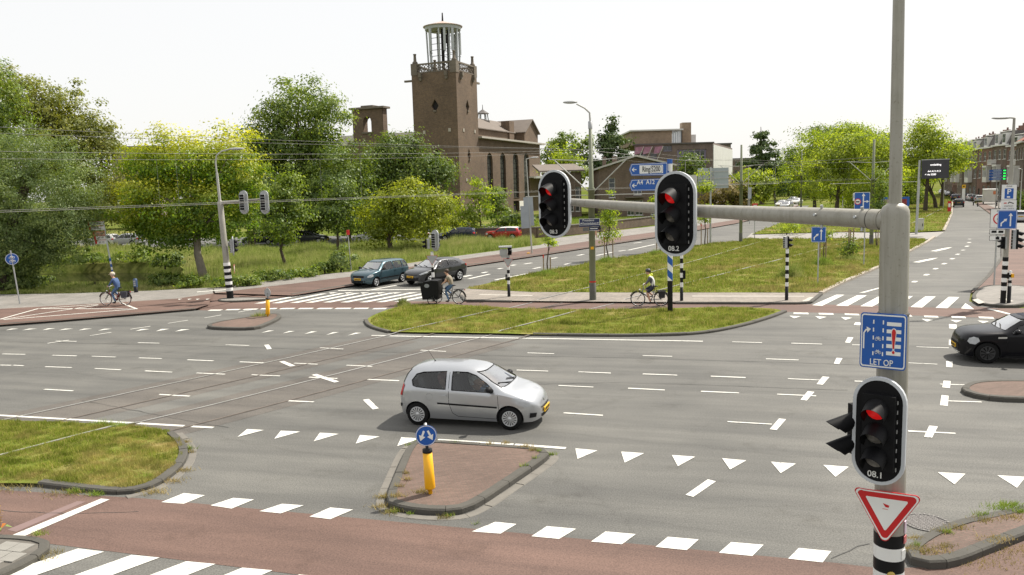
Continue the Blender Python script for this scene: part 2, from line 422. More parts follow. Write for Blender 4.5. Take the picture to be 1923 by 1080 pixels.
def kerb_run(P, parent, z=0.0, h=0.12, w=0.17, step=1.0, left=True, mat=None, name='kerbstone'):
    """row of separate kerbstones along polyline P (outer face on the line, stone body on its left)"""
    R_ = resample(P, step / 3)
    inner = offset_line(R_, w if left else -w); bev = offset_line(R_, 0.025 if left else -0.025)
    k = 0; N = len(R_) - 1
    while k < N:
        e = min(k + 3, N)
        if N - e < 2: e = N
        jz = random.uniform(-0.006, 0.006)
        m = MB(); sec = []
        idx = list(range(k, e + 1))
        for q, i in enumerate(idx):
            gap = 0.006
            def pt(A, zz):
                p = A[i].copy()
                if q == 0: p = p.lerp(A[min(i + 1, N)], gap / max(1e-3, step / 3))
                if q == len(idx) - 1: p = p.lerp(A[i - 1], gap / max(1e-3, step / 3))
                return Vector((p.x, p.y, z + zz))
            sec.append([pt(R_,-0.15),pt(R_,h-0.03+jz),pt(bev,h+jz),pt(inner,h+jz),pt(inner,-0.15)])
        vs = [p for s_ in sec for p in s_]; fs = []
        for a in range(len(sec) - 1):
            for b in range(4):
                q4=(a*5+b,a*5+b+1,a*5+b+6,a*5+b+5);fs.append(q4[::-1]if left else q4)
        fs.append((0, 1, 2, 3, 4) if left else (4, 3, 2, 1, 0)); o = (len(sec) - 1) * 5
        fs.append(tuple(o + t for t in ((4, 3, 2, 1, 0) if left else (0, 1, 2, 3, 4))))
        m.add(vs, fs); m.build(name, mat or kerbm, parent)
        k = e
def pip(X, Y, P):
    ins = np.zeros(len(X), bool); n = len(P); j = n - 1
    for i in range(n):
        xi, yi, xj, yj = P[i][0], P[i][1], P[j][0], P[j][1]
        c = ((yi > Y) != (yj > Y)) & (X < (xj - xi) * (Y - yi) / (yj - yi + 1e-12) + xi); ins ^= c; j = i
    return ins
def scatter(P, n):
    xs = [p[0] for p in P]; ys = [p[1] for p in P]; out = np.zeros((0, 2))
    while len(out) < n:
        X = RNG.uniform(min(xs), max(xs), n * 2); Y = RNG.uniform(min(ys), max(ys), n * 2)
        k = pip(X, Y, P); out = np.vstack([out, np.stack([X[k], Y[k]], 1)])
        if k.mean() < 0.02 and len(out) == 0: break
    return out[:n]
def blades(pts, h, w, z, lean=0.35, clump=None):
    n = len(pts); a = RNG.uniform(0, 2 * np.pi, n); hh = h * RNG.uniform(0.45, 1.25, n)
    if clump is not None: hh *= clump
    ww = w * RNG.uniform(0.6, 1.3, n) * 0.5
    la = RNG.uniform(0, 2 * np.pi, n); ll = hh * lean * RNG.uniform(0.2, 1.5, n)
    B = np.stack([pts[:, 0], pts[:, 1], np.full(n, z) if np.isscalar(z) else z], 1)
    d = np.stack([np.cos(a) * ww, np.sin(a) * ww, np.zeros(n)], 1)
    T = B + np.stack([np.cos(la) * ll, np.sin(la) * ll, hh], 1)
    V = np.stack([B - d, B + d, T], 1).reshape(-1, 3)
    return V, np.arange(len(V)).reshape(-1, 3)
def clumpf(pts, s=1.0):
    x, y = pts[:, 0] / s, pts[:, 1] / s
    f=np.sin(x*2.1+1.3*np.sin(y*1.7))*np.sin(y*2.7+1.1*np.sin(x*1.3+2))+0.6*np.sin(x*5.3+y*3.1)*np.sin(y*6.1-x*2.2)
    return np.clip(0.80 + 0.62 * f, 0.18, 2.1)

def grassmat(name, g1, g2, dry, amount=0.5, sc_=0.5, trans=0.3):
    m = bpy.data.materials.new(name); m.use_nodes = True; MATS[name] = m
    n = m.node_tree; n.nodes.clear(); out = n.nodes.new('ShaderNodeOutputMaterial')
    geo = n.nodes.new('ShaderNodeNewGeometry'); v = coords(n)
    c=ramp(n,geo.outputs['Random Per Island'],[(0,g1),(0.62,g2),(0.74,tuple((a+b)/2 for a,b in zip(g2,dry))),(1.0,dry)]if trans else[(0,g1),(1,g2)])
    f = noise(n, v, sc_, 5, 0.65); f2 = noise(n, v, sc_ * 0.23, 3)
    ad=n.nodes.new('ShaderNodeMath');ad.operation='MULTIPLY';L(n,f,ad.inputs[0]);L(n,f2,ad.inputs[1])
    k = ramp(n, ad.outputs[0], [(0.30 - 0.18 * amount, (0, 0, 0)), (0.42 - 0.16 * amount, (1, 1, 1))])
    c = mixc(n, k, c, dry)
    c=mixc(n,1.0,c,ramp(n,noise(n,v,1.9,4,0.7),[(0.34,(0.50,0.56,0.42)),(0.56,(1,1,1)),(0.75,(1.15,1.12,1.1))]),'MULTIPLY')
    d=n.nodes.new('ShaderNodeBsdfDiffuse');t=n.nodes.new('ShaderNodeBsdfTranslucent');L(n,c,d.inputs[0]);L(n,c,t.inputs[0])
    x=n.nodes.new('ShaderNodeMixShader');x.inputs[0].default_value=trans;L(n,d.outputs[0],x.inputs[1]);L(n,t.outputs[0],x.inputs[2]);L(n,x.outputs[0],out.inputs[0])
    return m
gr_near = grassmat('grass_near', (0.16, 0.225, 0.028), (0.34, 0.385, 0.06), (0.50, 0.40, 0.16), 0.22, 0.9)
gr_mid = grassmat('grass_median', (0.16, 0.215, 0.028), (0.32, 0.36, 0.06), (0.45, 0.36, 0.15), 0.26, 0.35)
gr_tall = grassmat('grass_tall', (0.18, 0.26, 0.045), (0.40, 0.46, 0.12), (0.52, 0.49, 0.22), 0.25, 0.25)
gr_lawn = grassmat('grass_lawn', (0.18, 0.29, 0.04), (0.31, 0.42, 0.07), (0.38, 0.38, 0.11), 0.2, 0.3)
turf = grassmat('turf_soil', (0.14, 0.17, 0.035), (0.16, 0.18, 0.04), (0.26, 0.21, 0.095), 0.2, 0.7, 0.0)
turf_far = grassmat('turf_far', (0.11, 0.14, 0.03), (0.11, 0.14, 0.03), (0.20, 0.19, 0.07), 0.45, 0.12, 0.0)

# canal: hole in the ground, sloping banks, water below
CAN=ccw(GP([(-420,566),(-120,545),(60,538),(240,534),(335,522),(345,505),(330,493),(150,494),(-150,502),(-480,520)]))
BIG = [Vector(p) for p in ((-900, -60, -0.04), (900, -60, -0.04), (900, 1600, -0.04), (-900, 1600, -0.04))]
hole = [Vector((p.x, p.y, -0.04)) for p in CAN]
tr = tessellate_polygon([BIG, hole]); PV = BIG + hole
m = MB(); m.add(PV, [t if (PV[t[1]] - PV[t[0]]).cross(PV[t[2]] - PV[t[0]]).z > 0 else t[::-1] for t in tr])
low = [Vector((p.x, p.y, -1.5)) for p in inset(CAN, 1.1)]; k = len(CAN)
m.add(hole + low, [(i, (i + 1) % k, (i + 1) % k + k, i + k) for i in range(k)])
ground = struct(m.build('ground', turf_far), 'grassy ground around the crossing')
def water_mat():
    m_, n, b = nodes('canal_water'); v = coords(n)
    c=ramp(n,noise(n,v,0.4,3),[(0.3,(0.010,0.012,0.007)),(0.7,(0.018,0.019,0.011))]);L(n,c,b.inputs['Base Color'])
    b.inputs['Roughness'].default_value = 0.04; b.inputs['Specular IOR Level'].default_value = 0.8
    bump(n, b, noise(n, v, 1.6, 3), 0.05, 0.03); return m_
struct(MB().sheet(inset(CAN,0.55),z=-0.85).build('water',water_mat()),'dark green canal water below the left bank')

KL=[(550,556),(657,538),(760,520),(869,502),(1037,477),(1132,462),(1250,444),(1380,421),(1470,401),(1500,387)]
RE=[(875,544),(1005,514),(1070,503),(1130,491),(1180,484),(1247,470),(1335,459),(1387,454),(1412,441),(1470,417),(1500,401),(1520,386)]
KR = [(1820, 566), (1823, 549), (1853, 520), (1880, 484), (1878, 440), (1862, 404), (1830, 381), (1800, 363)]
ML=[(1782,365),(1790,380),(1789,402),(1775,434),(1757,446),(1741,457),(1660,500),(1580,535),(1545,553),(1522,571)]
LK = [(430, 566), (395, 576), (370, 583), (250, 593), (120, 604), (0, 613), (-300, 637)]
poly = [Vector((-95, -12, 0)), Vector((75, -12, 0)), Vector((75, 26, 0)), G(1990, 592), G(1880, 580)] + GP(KR) + GP(ML) + \
    GP([(1290,572),(960,569),(872,567),(862,557)])+GP(RE)+GP(KL[::-1])+GP(LK)+[Vector((-95,G(-300,637).y+14,0))]
road = struct(MB().sheet(poly, z=0.0).build('road', asph), 'grey asphalt carriageway of the crossing')

# red cycle crossing (far) and red cycle path (near)
cp_far=GP([(430,566),(560,566),(700,566),(800,566),(880,567),(1100,569),(1280,571),(1420,572),(1522,571.5),(1640,574),(1800,579),(1830,575),(1870,579),(2000,578),
             (2000,604),(1910,600),(1830,596),(1640,590),(1500,586),(1340,582),(1000,584),(850,582),(720,578),(560,580),(440,581),(395,583),(372,582.5),(395,574)],0.004)
bp=struct(MB().sheet(cp_far,z=0.004).build('cycle_path',redm),'red asphalt cycle crossing beyond the grass island')
cp_near=GP([(-300,905),(0,920),(270,936),(420,950),(660,972),(890,993),(1200,1022),(1560,1056),(1660,1068),(1760,1064),(1870,1037),(2000,985),(2200,990),
              (2100,1120),(1500,1200),(1000,1130),(600,1084),(400,1059),(100,1022),(0,1010),(-300,985)],0.004)
bpn=struct(MB().sheet(cp_near,z=0.004).build('cycle_path',redm),'red asphalt cycle path along the bottom edge')
# worn older surfacing strip on the near path
pinkm = M('faded_red_asphalt', (0.20, 0.135, 0.125), 0.85, 0.12, 3, fine=0.2)
MB().sheet(GP([(13,995),(145,941),(161,942),(30,999)],0.007),z=0.007).build('worn_patch',pinkm,bpn)

def mark(pts, parent=None, name='marking', z=0.009):
    mt = tactile if name == 'tactile_strip' else paint
    if z == 0.009: z += 0.0008 * (mark.n % 4)
    mark.n += 1
    return MB().sheet([G(x, y, z) for x, y in pts], z=z).build(name, mt, parent or road)
mark.n = 0
def dash(p, q, w=0.082, name='lane_dash', parent=None, z=None, mat=None):
    zz = 0.009 + 0.0008 * (mark.n % 4) if z is None else z; mark.n += 1
    a, b = G(*p), G(*q); t = (b - a).normalized(); nn = Vector((-t.y, t.x, 0)) * w / 2
    jit = lambda v: v + Vector((random.uniform(-1, 1), random.uniform(-1, 1), 0)) * 0.012
    return MB().sheet([jit(a-nn),jit(b-nn),jit(b+nn),jit(a+nn)],z=zz).build(name,mat or paint,parent or road)
for a in[(5,665,47.5,665.8),(99,667.5,144,668.8),(172,669.5,217,671),(261,672.5,304,674),(352,676,401,678),(450,680,497,682),(0,686,21,686.5),(25,686.3,44,687.5),
          (85,689,134.5,690.8),(178,692.5,227,695),(272.5,697,324,699.5),(369.5,701,422.5,703.5),(472.5,704.3,526,706.3),(580,708.8,634,711.3),(689.5,713,749,715.5),
          (1049,724.5,1115,727.5),(1180,729.5,1249,732.8),(1316,735.5,1388,738.3),(1459,740.8,1533,744),(83,731.8,137.5,734.5),(298.8,741.3,356.8,744.5),(542,753.3,588.8,755.5),
          (1059,776,1132.5,780.5),(1366,792.5,1448.8,797.5),(1705.5,810,1794,814.5),(970.8,695.5,1028.8,697.5),(1086,698.8,1146.8,701.3),(1207,702.8,1272,705.3),(1335,707,1400,709.5),
          (1480,711.8,1541,714.3),(1605,716.3,1664,718.5),(1703,682,1760,684.5),(651,686.3,698.8,688.5),(552,682.5,597,684.5),(258.8,644,299,645),(423.8,648,467.5,649.5),(601,653.5,645,655.8),
          (790,658,837.5,660.5),(990,663.3,1040.8,664.8),(1207,668.3,1262.5,669.8),(1438.8,674.3,1500,676.5),(1721,651.8,1782.5,653.8),(1375,642.5,1431,644),(1486,645,1544,646.8),(1600.8,648,1655,649.5),
          (90,645,130,639),(105,640.7,144,641.5),(168.8,630.8,209,624.5),(244.5,618.8,282.5,613),(316,607.5,353,601.8),(383.8,597.5,416,591.8),(447.5,586.8,485,580),
          (1765.5, 721.8, 1817, 723.5), (1768, 753, 1844, 755.5)]: dash(a[:2], a[2:])
for a in[(732,631.3,1320,641.3),(697.5,630.5,724,630.8),(0,780.5,345,800.5),(360,801.6,400,803.8),(822,826.8,965,835.5),(967,835.6,1062,842.5),(-250,766,0,780.3)]:
    dash(a[:2], a[2:], 0.12, 'edge_line')
for a in[(500,648,506,656),(528.8,679,550,688),(590,703.8,632.5,718),(687.5,750.5,697,761),(697,761,706,768.5),(1597.5,634,1591,644),(1576.8,673,1571,683.8),(1551,708,1540,722.5),(1522.5,736,1508.8,752),
          (1470,787.5,1452.5,807.5),(1753,801,1743,822),(1789,609.5,1789,617.5),(1787,638.8,1787,648.8),(1783,679,1782,690),(1778.5,716,1777,728.8),(1774.8,743,1772.5,762),(1337,903,1294.5,932),(1613,606,1609,611)]:
    dash(a[:2], a[2:], 0.17 if a[1] > 620 else 0.25, 'guide_dash')
for t in[((463.8,805.8),(495.5,807.5),(446,820.5)),((527.5,808.8),(563.8,810.5),(515,824)),((600.8,812.5),(636,814.8),(589,828.8)),((676,817),(713,819.8),(668,833)),((753.8,821),(790,823.5),(745.8,838)),
          ((1080.5,842),(1122,845.8),(1084.5,861.8)),((1166.5,848),(1209.5,851),(1173,868.8)),((1261.8,854.5),(1305.8,857.5),(1273,875.5)),((1356,860.5),(1401.5,864.5),(1371,881.7)),((1447.8,867),(1494.7,870.6),(1466,888.5)),
          ((1546,873),(1594,876.5),(1569,895.5)),((1652,880),(1702,883),(1679,902)),((1761,886.7),(1813,889.6),(1792.6,909.5)),((1873,892.5),(1926,895.5),(1910,916))]:
    mark(t, name='give_way_triangle')
for xl,xr,yb,yt in zip((40,165,315,440,585,735,1015,1170,1312),(140,282,415,552,692,842,1125,1272,1427),(241,241,241,241,242,244,248,249,251),(229,229,227,229,229,230,232,231,234)):
    mark([(xl/4,560+yb/4),((xl*0.55+xr*0.45)/4,560+yt/4),(xr/4,560+yt/4)][::-1],name='give_way_triangle')
for xl,xr,yb,yt in((443,540,340,323),(600,695,345,327),(765,862,350,330),(930,1027,356,335),(1092,1195,360,340)):
    mark([(380+xl/4,540+yb/4),(380+(xl*0.45+xr*0.55)/4,540+yt/4),(380+xr/4,540+yt/4)],name='give_way_triangle')
for a in[(157,172,243,176,193,191),(350,175,438,180,385,196),(545,182,630,187,578,203),(750,186,840,190,790,207),(950,190,1040,195,985,211),(1150,195,1238,203,1190,216),(1365,203,1455,207,1410,222),(1570,208,1660,213,1612,227)]:
    mark([(1443 + a[i] / 4, 550 + a[i + 1] / 4) for i in (0, 2, 4)], name='give_way_triangle')
for a in[(188,155,300,157),(380,158,487,160),(573,162,680,165),(770,167,880,169),(970,172,1075,174),(1170,178,1275,181),(1375,182,1480,186),(1580,186,1692,190)]:
    dash((1443 + a[0] / 4, 550 + a[1] / 4), (1443 + a[2] / 4, 550 + a[3] / 4), 0.42, 'crossing_block')
for a in[(50,172,145,171),(178,168,280,166),(310,166,415,163),(440,162,560,159),(585,160,690,159),(725,159,830,158),(865,159,975,158),(1000,159,1115,158),(1140,159,1245,158),(1285,160,1380,159)]:
    dash((380 + a[0] / 4, 540 + a[1] / 4), (380 + a[2] / 4, 540 + a[3] / 4), 0.38, 'crossing_block')
# far right zebra, far left zebra, near zebra
for a in[(328,93,405,97,572,14,510,14),(508,95,595,99,740,19,668,18),(690,100,780,103,930,23,840,20),(875,104,968,107,1085,25,1003,24),(1068,106,1155,110,1257,27,1178,27),(1255,112,1345,115,1435,32,1355,30),(1447,117,1545,122,1510,96,1480,78)]:
    mark([(1443 + a[i] / 4, 550 + a[i + 1] / 4) for i in (0, 2, 4, 6)], name='zebra_stripe')
for xb,yb in zip((310,440,575,690,825,955,1100,1225,1360),(840,838,836,834,832,832,831,830,828)):
    mark([(400+xb/4,360+yb/4),(400+(xb+62)/4,360+(yb-1)/4),(400+(xb+420)/4,360+(yb-73)/4),(400+(xb+372)/4,360+(yb-72)/4)],name='zebra_stripe')
dash((635, 546), (792, 543.5), 0.28, 'stop_line')
for x in(625,655,685,715,745,775):mark([(x-8,549.5),(x+10,549),(x-4,551.5)],name='give_way_triangle')
dv = G(143, 1080) - G(247, 1043)
for(a,b)in(((146.7,1031),(195.5,1037)),((247,1043),(300,1048)),((350,1055),(405,1060)),((455,1067),(512,1072)),((562,1080),(620,1086))):
    p, q = G(*a), G(*b); d_ = dv.normalized() * 3.6
    MB().sheet([p, q, q + d_, p + d_], z=0.0095).build('zebra_stripe', paint, road)
for a in[(303,943,345,926,385,930,345,946),(395,949,438,935,477,938,435,955),(487,960,530,946,570,949,527,964),(581,970,620,953,663,957,620,975),(886,998,930,980,970,984,940,1002),(998,1007,1027,988,1082,993,1050,1012),
          (1110,1017,1137,998,1194,1003,1168,1022),(1231,1027,1254,1008,1312,1013,1290,1033),(1350,1038,1373,1018,1434,1023,1413,1044),(1480,1049,1500,1029,1561,1035,1545,1056)]:
    mark([(a[i], a[i + 1]) for i in (0, 2, 4, 6)], name='crossing_block')
mark([(13, 1009), (35.5, 1011), (206, 937.8), (189.6, 936.3)], bpn, 'edge_line', 0.012)
dash((1857, 580.5), (1905, 592.5), 0.22, 'edge_line', bp, 0.012)
seamm = M('tar_seam', (0.035, 0.034, 0.032), 0.7, 0.3, 4)
for pts in([(0,642),(180,645),(430,651),(640,659),(760,663)],[(155,753),(240,768),(300,781),(372,795),(430,803)],[(900,668),(1180,672),(1500,682),(1640,686)],[(1010,722),(1180,718),(1420,727),(1590,733)],[(1560,1050),(1600,1030),(1632,1022)],[(0,960),(120,966),(260,962)]):
    Q=resample(chaikin(GP(pts),False,2),0.25);Q=[Vector((p.x+random.uniform(-1,1)*0.03,p.y+random.uniform(-1,1)*0.03,0))for p in Q];w_=[random.uniform(0.005,0.014)for _ in Q]
    A_ = offset_line(Q, 0.01); m = MB(); vs = []
    for p,q,w0 in zip(Q,A_,w_):d_=(q-p).normalized()*w0;vs+=[Vector((p.x-d_.x,p.y-d_.y,0.0075)),Vector((p.x+d_.x,p.y+d_.y,0.0075))]
    m.add(vs,[(2*i,2*i+2,2*i+3,2*i+1)for i in range(len(Q)-1)]);m.build('asphalt_seam',seamm,road)
# arrows and centre dashes on the right-hand road
for a in[(1715,530.5,1720,528),(1737,517.5,1743,515),(1754,506,1760,504),(1770,496.5,1776,494.5),(1785.5,487,1791,485.5),(1796,478.5,1801,477),(1806,470.5,1811,469.5),(1814,463.5,1818.5,462),(1818,456,1822,455),(1819,449.5,1823,449)]:
    dash(a[:2], a[2:], 0.24)
for x0, y0, x1, y1 in ((1720, 493, 1762, 484), (1753, 472, 1789, 464)):
    d_ = dash((x0, y0), (x0 + (x1 - x0) * 0.62, y0 + (y1 - y0) * 0.62), 0.42, 'lane_arrow')
    f = lambda t, s: (x0 + (x1 - x0) * t, y0 + (y1 - y0) * t + s)
    mark([f(0.55, -1.8), f(1.0, 0), f(0.62, 1.6)], name='arrow_head')
mark([(1613, 550), (1624, 549.5), (1654, 541), (1651, 540)], name='lane_arrow')
for a in[(690,546,745,536),(880,524,920,515),(930,526,990,514),(1060,497,1073,494),(1001,505,1016,502),(1120,480,1150,474),(1162,472,1175,470),(1180,470,1230,459),(1190,457,1205,455),(1250,447,1270,444)]:
    dash(a[:2], a[2:], 0.22)
for a in[(870,520,885,517),(905,513,915,511),(935,505.5,943,504),(960,499,968,497.5),(985,496,999,494),(1035,486,1046,484),(1085,480,1096,478)]:dash(a[:2],a[2:],0.3,'lane_dash')

# ---- raised pavements on the left bank and along the left-hand road
zl = 0.10
swl=struct(MB().sheet(GP([(-300,595),(0,580),(200,569),(330,561),(400,551),(400,540),(280,546),(130,551),(0,553),(-300,566)],zl),z=zl).build('sidewalk',greypave),'grey paved footpath along the canal bank')
rdl=struct(MB().sheet(GP([(-300,595),(0,580),(200,569),(330,561),(400,551),(392,572),(366,580),(250,590),(120,601),(0,610),(-300,634)],zl),z=zl).build('cycle_path',redm),'red cycle path beside the canal footpath')
kerb_run(GP([(-300, 637), (0, 613), (120, 604), (250, 593), (368, 583)]), rdl, 0, 0.115, 0.16, 2.0, True)
KG=[(400,540),(655,510),(757,496),(857,481),(1015,460),(1050,446),(1235,424),(1380,404),(1465,391),(1498,382)]
KM=[(404,550),(655,520),(757,503),(869,487),(1037,463),(1132,449),(1250,433),(1380,413),(1468,396),(1499,384.5)]
struct(MB().sheet(GP(KG,zl)+GP(KM[::-1],zl),z=zl).build('sidewalk',greypave),'grey footpath along the left-hand road')
rd2=struct(MB().sheet(GP(KM,zl)+GP([(x,y-1.2)for x,y in KL[::-1]],zl),z=zl-0.003).build('cycle_path',redm),'red cycle path along the left-hand road')
kerb_run(GP(KL[:7]), rd2, 0, 0.12, 0.2, 2.0, True)
LH=[(0,175,290,93),(290,93,740,61),(20,176,740,66),(30,178,1020,97),(300,93,1000,96),(905,48,1030,97)]
for a in LH: dash((a[0] / 4, 560 + a[1] / 4), (a[2] / 4, 560 + a[3] / 4), 0.13, 'hatch_line', rdl, 0.108)
dash((370,552),(425,547.5),0.3,'edge_line',rd2,0.112);dash((450,558),(505,554),0.25,'edge_line',rd2,0.02)
for x in(334,352,368,386):mark([(x,561.5),(x+8,561),(x+2,563)],rdl,'give_way_triangle',0.112)
# mast refuge on the left
def island(name, px, h, top, label, kerb=True, w=0.18, smooth=2, step=1.0, run=None, zin=None):
    P = ccw(chaikin(GP(px), True, smooth))
    I = inset(P, w)
    o=MB().sheet([Vector((p.x,p.y,0))for p in I],z=(h-0.012)if zin is None else zin).build(name,top)
    struct(o, label)
    if kerb: kerb_run(P + [P[0]], o, 0, h, w, step, True)
    return o, P
island('traffic_island',[(405,566.5),(420,562),(470,561),(520,563),(470,567),(425,569)],0.10,greypave,'small paved refuge under the left signal mast',w=0.12)
isl_a,P_a=island('traffic_island',[(387,619),(392,612),(440,603),(488,597),(515,592),(530,594),(526,602),(495,616),(480,620.5),(440,621)],0.13,brickpave,'brick paved island with yellow post beyond the lanes')
isl_c,P_c=island('traffic_island',[(766,842),(790,834),(900,841),(1010,849),(1030,855),(1033,863),(960,913),(890,961),(850,970),(785,968),(735,958),(722,947),(742,897)],0.13,brickpave,'brick paved triangular island in front of the silver car',step=0.9)
isl_r,P_r=island('traffic_island',[(1800,738),(1815,726),(1855,720),(2000,722),(2060,740),(2000,757),(1880,756),(1830,749)],0.13,brickpave,'brick paved island below the black car')
isl_b,P_b=island('traffic_island',[(1700,1038),(1703,1062),(1745,1072),(1800,1066),(1865,1038),(1930,1013),(2050,965),(2050,915),(1923,962),(1850,976),(1790,990),(1738,1012)],0.13,brickpave,'weedy brick island at the lower right',step=0.8)
isl_d,P_d=island('traffic_island',[(1822,562),(1832,548),(1852,538),(1940,540),(1960,560),(1923,577),(1880,578.5),(1840,574)],0.11,greypave,'paved refuge under the right-hand traffic light',w=0.16)
mark([(1826,563),(1836,560.5),(1850,568),(1838,570.5)],isl_d,'tactile_strip',0.116);mark([(1875,559),(1884,558),(1905,566),(1896,567)],isl_d,'tactile_strip',0.116)
# gutter stones beside the near islands
for I, P, rng in ((0, P_c, None),):
    Q = offset_line(P + [P[0]], -0.22); Q = [Vector((p.x, p.y, 0)) for p in Q]
    kerb_run(Q, isl_c, 0, 0.012, 0.19, 0.6, True, gutter, 'gutter_stone')
# low dropped slab corner at the lower left, with separate tiles
cor=ccw(chaikin(GP([(-200,1010),(-40,1012),(60,1015),(98,1024),(96,1038),(60,1062),(-20,1100),(-200,1150)]),True,2))
cr=struct(MB().sheet([Vector((p.x,p.y,0))for p in inset(cor,0.15)],z=0.085).build('sidewalk',M('paving_bed',(0.12,0.11,0.095),0.95,0.2,5)),'grey tiled pavement corner at the lower left')
kerb_run(cor + [cor[0]], cr, 0, 0.11, 0.15, 0.9, True)
tilem = M('concrete_tile', (0.26, 0.25, 0.225), 0.9, 0.14, 6, bmp=0.3, fine=0.25)
tl = MB(); tl.b2(-0.145, 0.145, -0.145, 0.145, 0, 0.03); tl = tl.mesh('paving_tile', tilem)
ang = math.radians(-15); ins_ = inset(cor, 0.18)
o0 = G(40, 1040)
for i in range(-12, 8):
    for j in range(-9, 9):
        q = o0 + Matrix.Rotation(ang, 3, 'Z') @ Vector((i * 0.3 + (j % 2) * 0.15, j * 0.3, 0))
        cs=[q+Matrix.Rotation(ang,3,'Z')@Vector((a*0.13,b*0.13,0))for a in(-1,1)for b in(-1,1)]
        if pip(np.array([c.x for c in cs]),np.array([c.y for c in cs]),ins_).all()and G(-30,1060).x<q.x:
            t = bpy.data.objects.new('paving_tile', tl); COL.objects.link(t); t.parent = cr
            t.location=(q.x,q.y,0.078+random.uniform(0,0.006));t.rotation_euler=(random.uniform(-.01,.01),random.uniform(-.01,.01),ang)

# ---- grass islands and medians
def grass_island(px, h, label, kerb_px, smooth=2, left=True, step=1.0):
    P = ccw(chaikin(GP(px), True, smooth))
    o = struct(MB().sheet([Vector((p.x, p.y, 0)) for p in P], z=h).build('median', turf), label)
    for run in kerb_px: kerb_run(chaikin(GP(run), False, 2), o, 0, h + 0.03, 0.18, step, left)
    return o, P
med_l,P_l=grass_island([(-300,780),(0,794),(235,802),(320,813),(349,838),(350,860),(333,884),(288,915),(235,930),(150,923),(70,913),(0,914),(-300,900)],0.07,'grass median with tram rails at the left edge',
                          [[(70,914),(150,924),(235,932),(292,918),(337,886),(354,860),(352,838),(328,816)]])
kerb_run([Vector((p.x,p.y,0))for p in offset_line(chaikin(GP([(235,932),(292,918),(337,886),(354,860),(352,838),(328,816)]),False,2),-0.2)],med_l,0,0.012,0.18,0.6,True,gutter,'gutter_stone')
med_c,P_m=grass_island([(685,606),(700,594),(745,578),(800,572),(900,577),(1000,583.5),(1180,584),(1340,579),(1450,581),(1476,588),(1400,612),(1320,628),(1200,632),(1030,632),(900,628),(745,627),(715,623),(690,613)],0.07,
                          'grass island with tram rails in mid crossing',[[(683,603),(686,612),(700,619),(728,626)],[(1000,630.5),(1080,632.5),(1200,633),(1320,629.5),(1400,613),(1450,598),(1478,586.5)]])
bm_px=[(875,544)]+RE[1:8]+[(1400,450),(1655,449.5),(1735,450),(1741,457),(1660,500),(1580,535),(1545,552),(1400,552),(1200,552),(1000,551)]
P_g = ccw(GP(bm_px))
med_b=struct(MB().sheet(P_g,z=0.08).build('median',turf),'wide grass median with tram rails and saplings')
kerb_run(GP(ML[4:9])[::-1], med_b, 0, 0.13, 0.2, 2.0, True, M('pale_kerb', (0.33, 0.29, 0.24), 0.9, 0.2, 3))
P_f=ccw(GP([(1412,441),(1470,418),(1520,401),(1580,392),(1660,382),(1740,372),(1778,368),(1788,381),(1787,404),(1773,434),(1700,438),(1600,436)]))
med_f = struct(MB().sheet(P_f, z=0.08).build('median', turf), 'far grass median under the avenue trees')
kerb_run(GP(ML[1:4])[::-1], med_f, 0, 0.13, 0.25, 3.0, True, MATS['pale_kerb'])
struct(MB().sheet(GP([(1398,450),(1412,437.5),(1600,436.5),(1700,438),(1774,435),(1757,446),(1738,450),(1655,449)]),z=0.004).build('cross_path',M('cross_path_concrete',(0.27,0.255,0.235),0.9,0.1,0.6,fine=0.15)),'pale cross path cutting the median')
# paved tram refuge between the medians
rf=struct(MB().sheet(GP([(862,557),(875,545),(1000,551.5),(1200,552.5),(1400,552.5),(1545,553),(1522,570.5),(1290,571),(960,568),(872,566.5)]),z=0.085).build('sidewalk',pavers('refuge_paving',(0.20,0.178,0.155),(0.245,0.215,0.185),(0.13,0.115,0.10),0.3,0.3,math.radians(-15))),'grey paved refuge between the grass medians')
kerb_run(GP([(862,557),(872,567),(960,568.6)]),rf,0,0.11,0.16,1.5,True);kerb_run(GP([(1268,571.5),(1290,571.6),(1500,572.2),(1524,571),(1545,554)]),rf,0,0.11,0.16,1.5,True)
dash((900,556.5),(1000,558.5),0.28,'guide_line',rf,0.094,tactile);dash((1300,559.5),(1510,560),0.28,'guide_line',rf,0.094,tactile);mark([(1505,566),(1520,558),(1536,557.5),(1522,566)],rf,'tactile_strip',0.094)
# right-hand pavement: red cycle path and grey footpath
struct(MB().sheet(GP([(1823,550),(1853,521),(1880,485),(1879,440),(1863,404),(1832,381),(1843,380),(1880,395),(1906,418),(1916,452),(1990,500),(2040,560),(1960,562),(1930,540),(1852,537)],0.09),z=0.09).build('cycle_path',redm),'red cycle path on the right-hand side')
struct(MB().sheet(GP([(1843,380),(1880,395),(1906,418),(1916,452),(1990,500),(2040,560),(2300,560),(2100,420),(1960,388),(1850,371)],0.095),z=0.095).build('sidewalk',greypave),'grey footpath before the terraced houses')
kr=struct(MB().sheet(GP([(1845,522),(1850,521),(1850,523)]),z=0.004).build('gutter',gutter));kerb_run(GP(KR[1:6]),kr,0,0.11,0.2,2.0,False)
# parking strip by the church and the church lawn
struct(MB().sheet(GP([(380,470),(640,462),(900,451),(1010,446),(1012,437),(880,436),(640,443),(380,447),(120,452),(120,474)]),z=0.0).build('parking_lane',asph_far),'grey parking strip along the church side street')

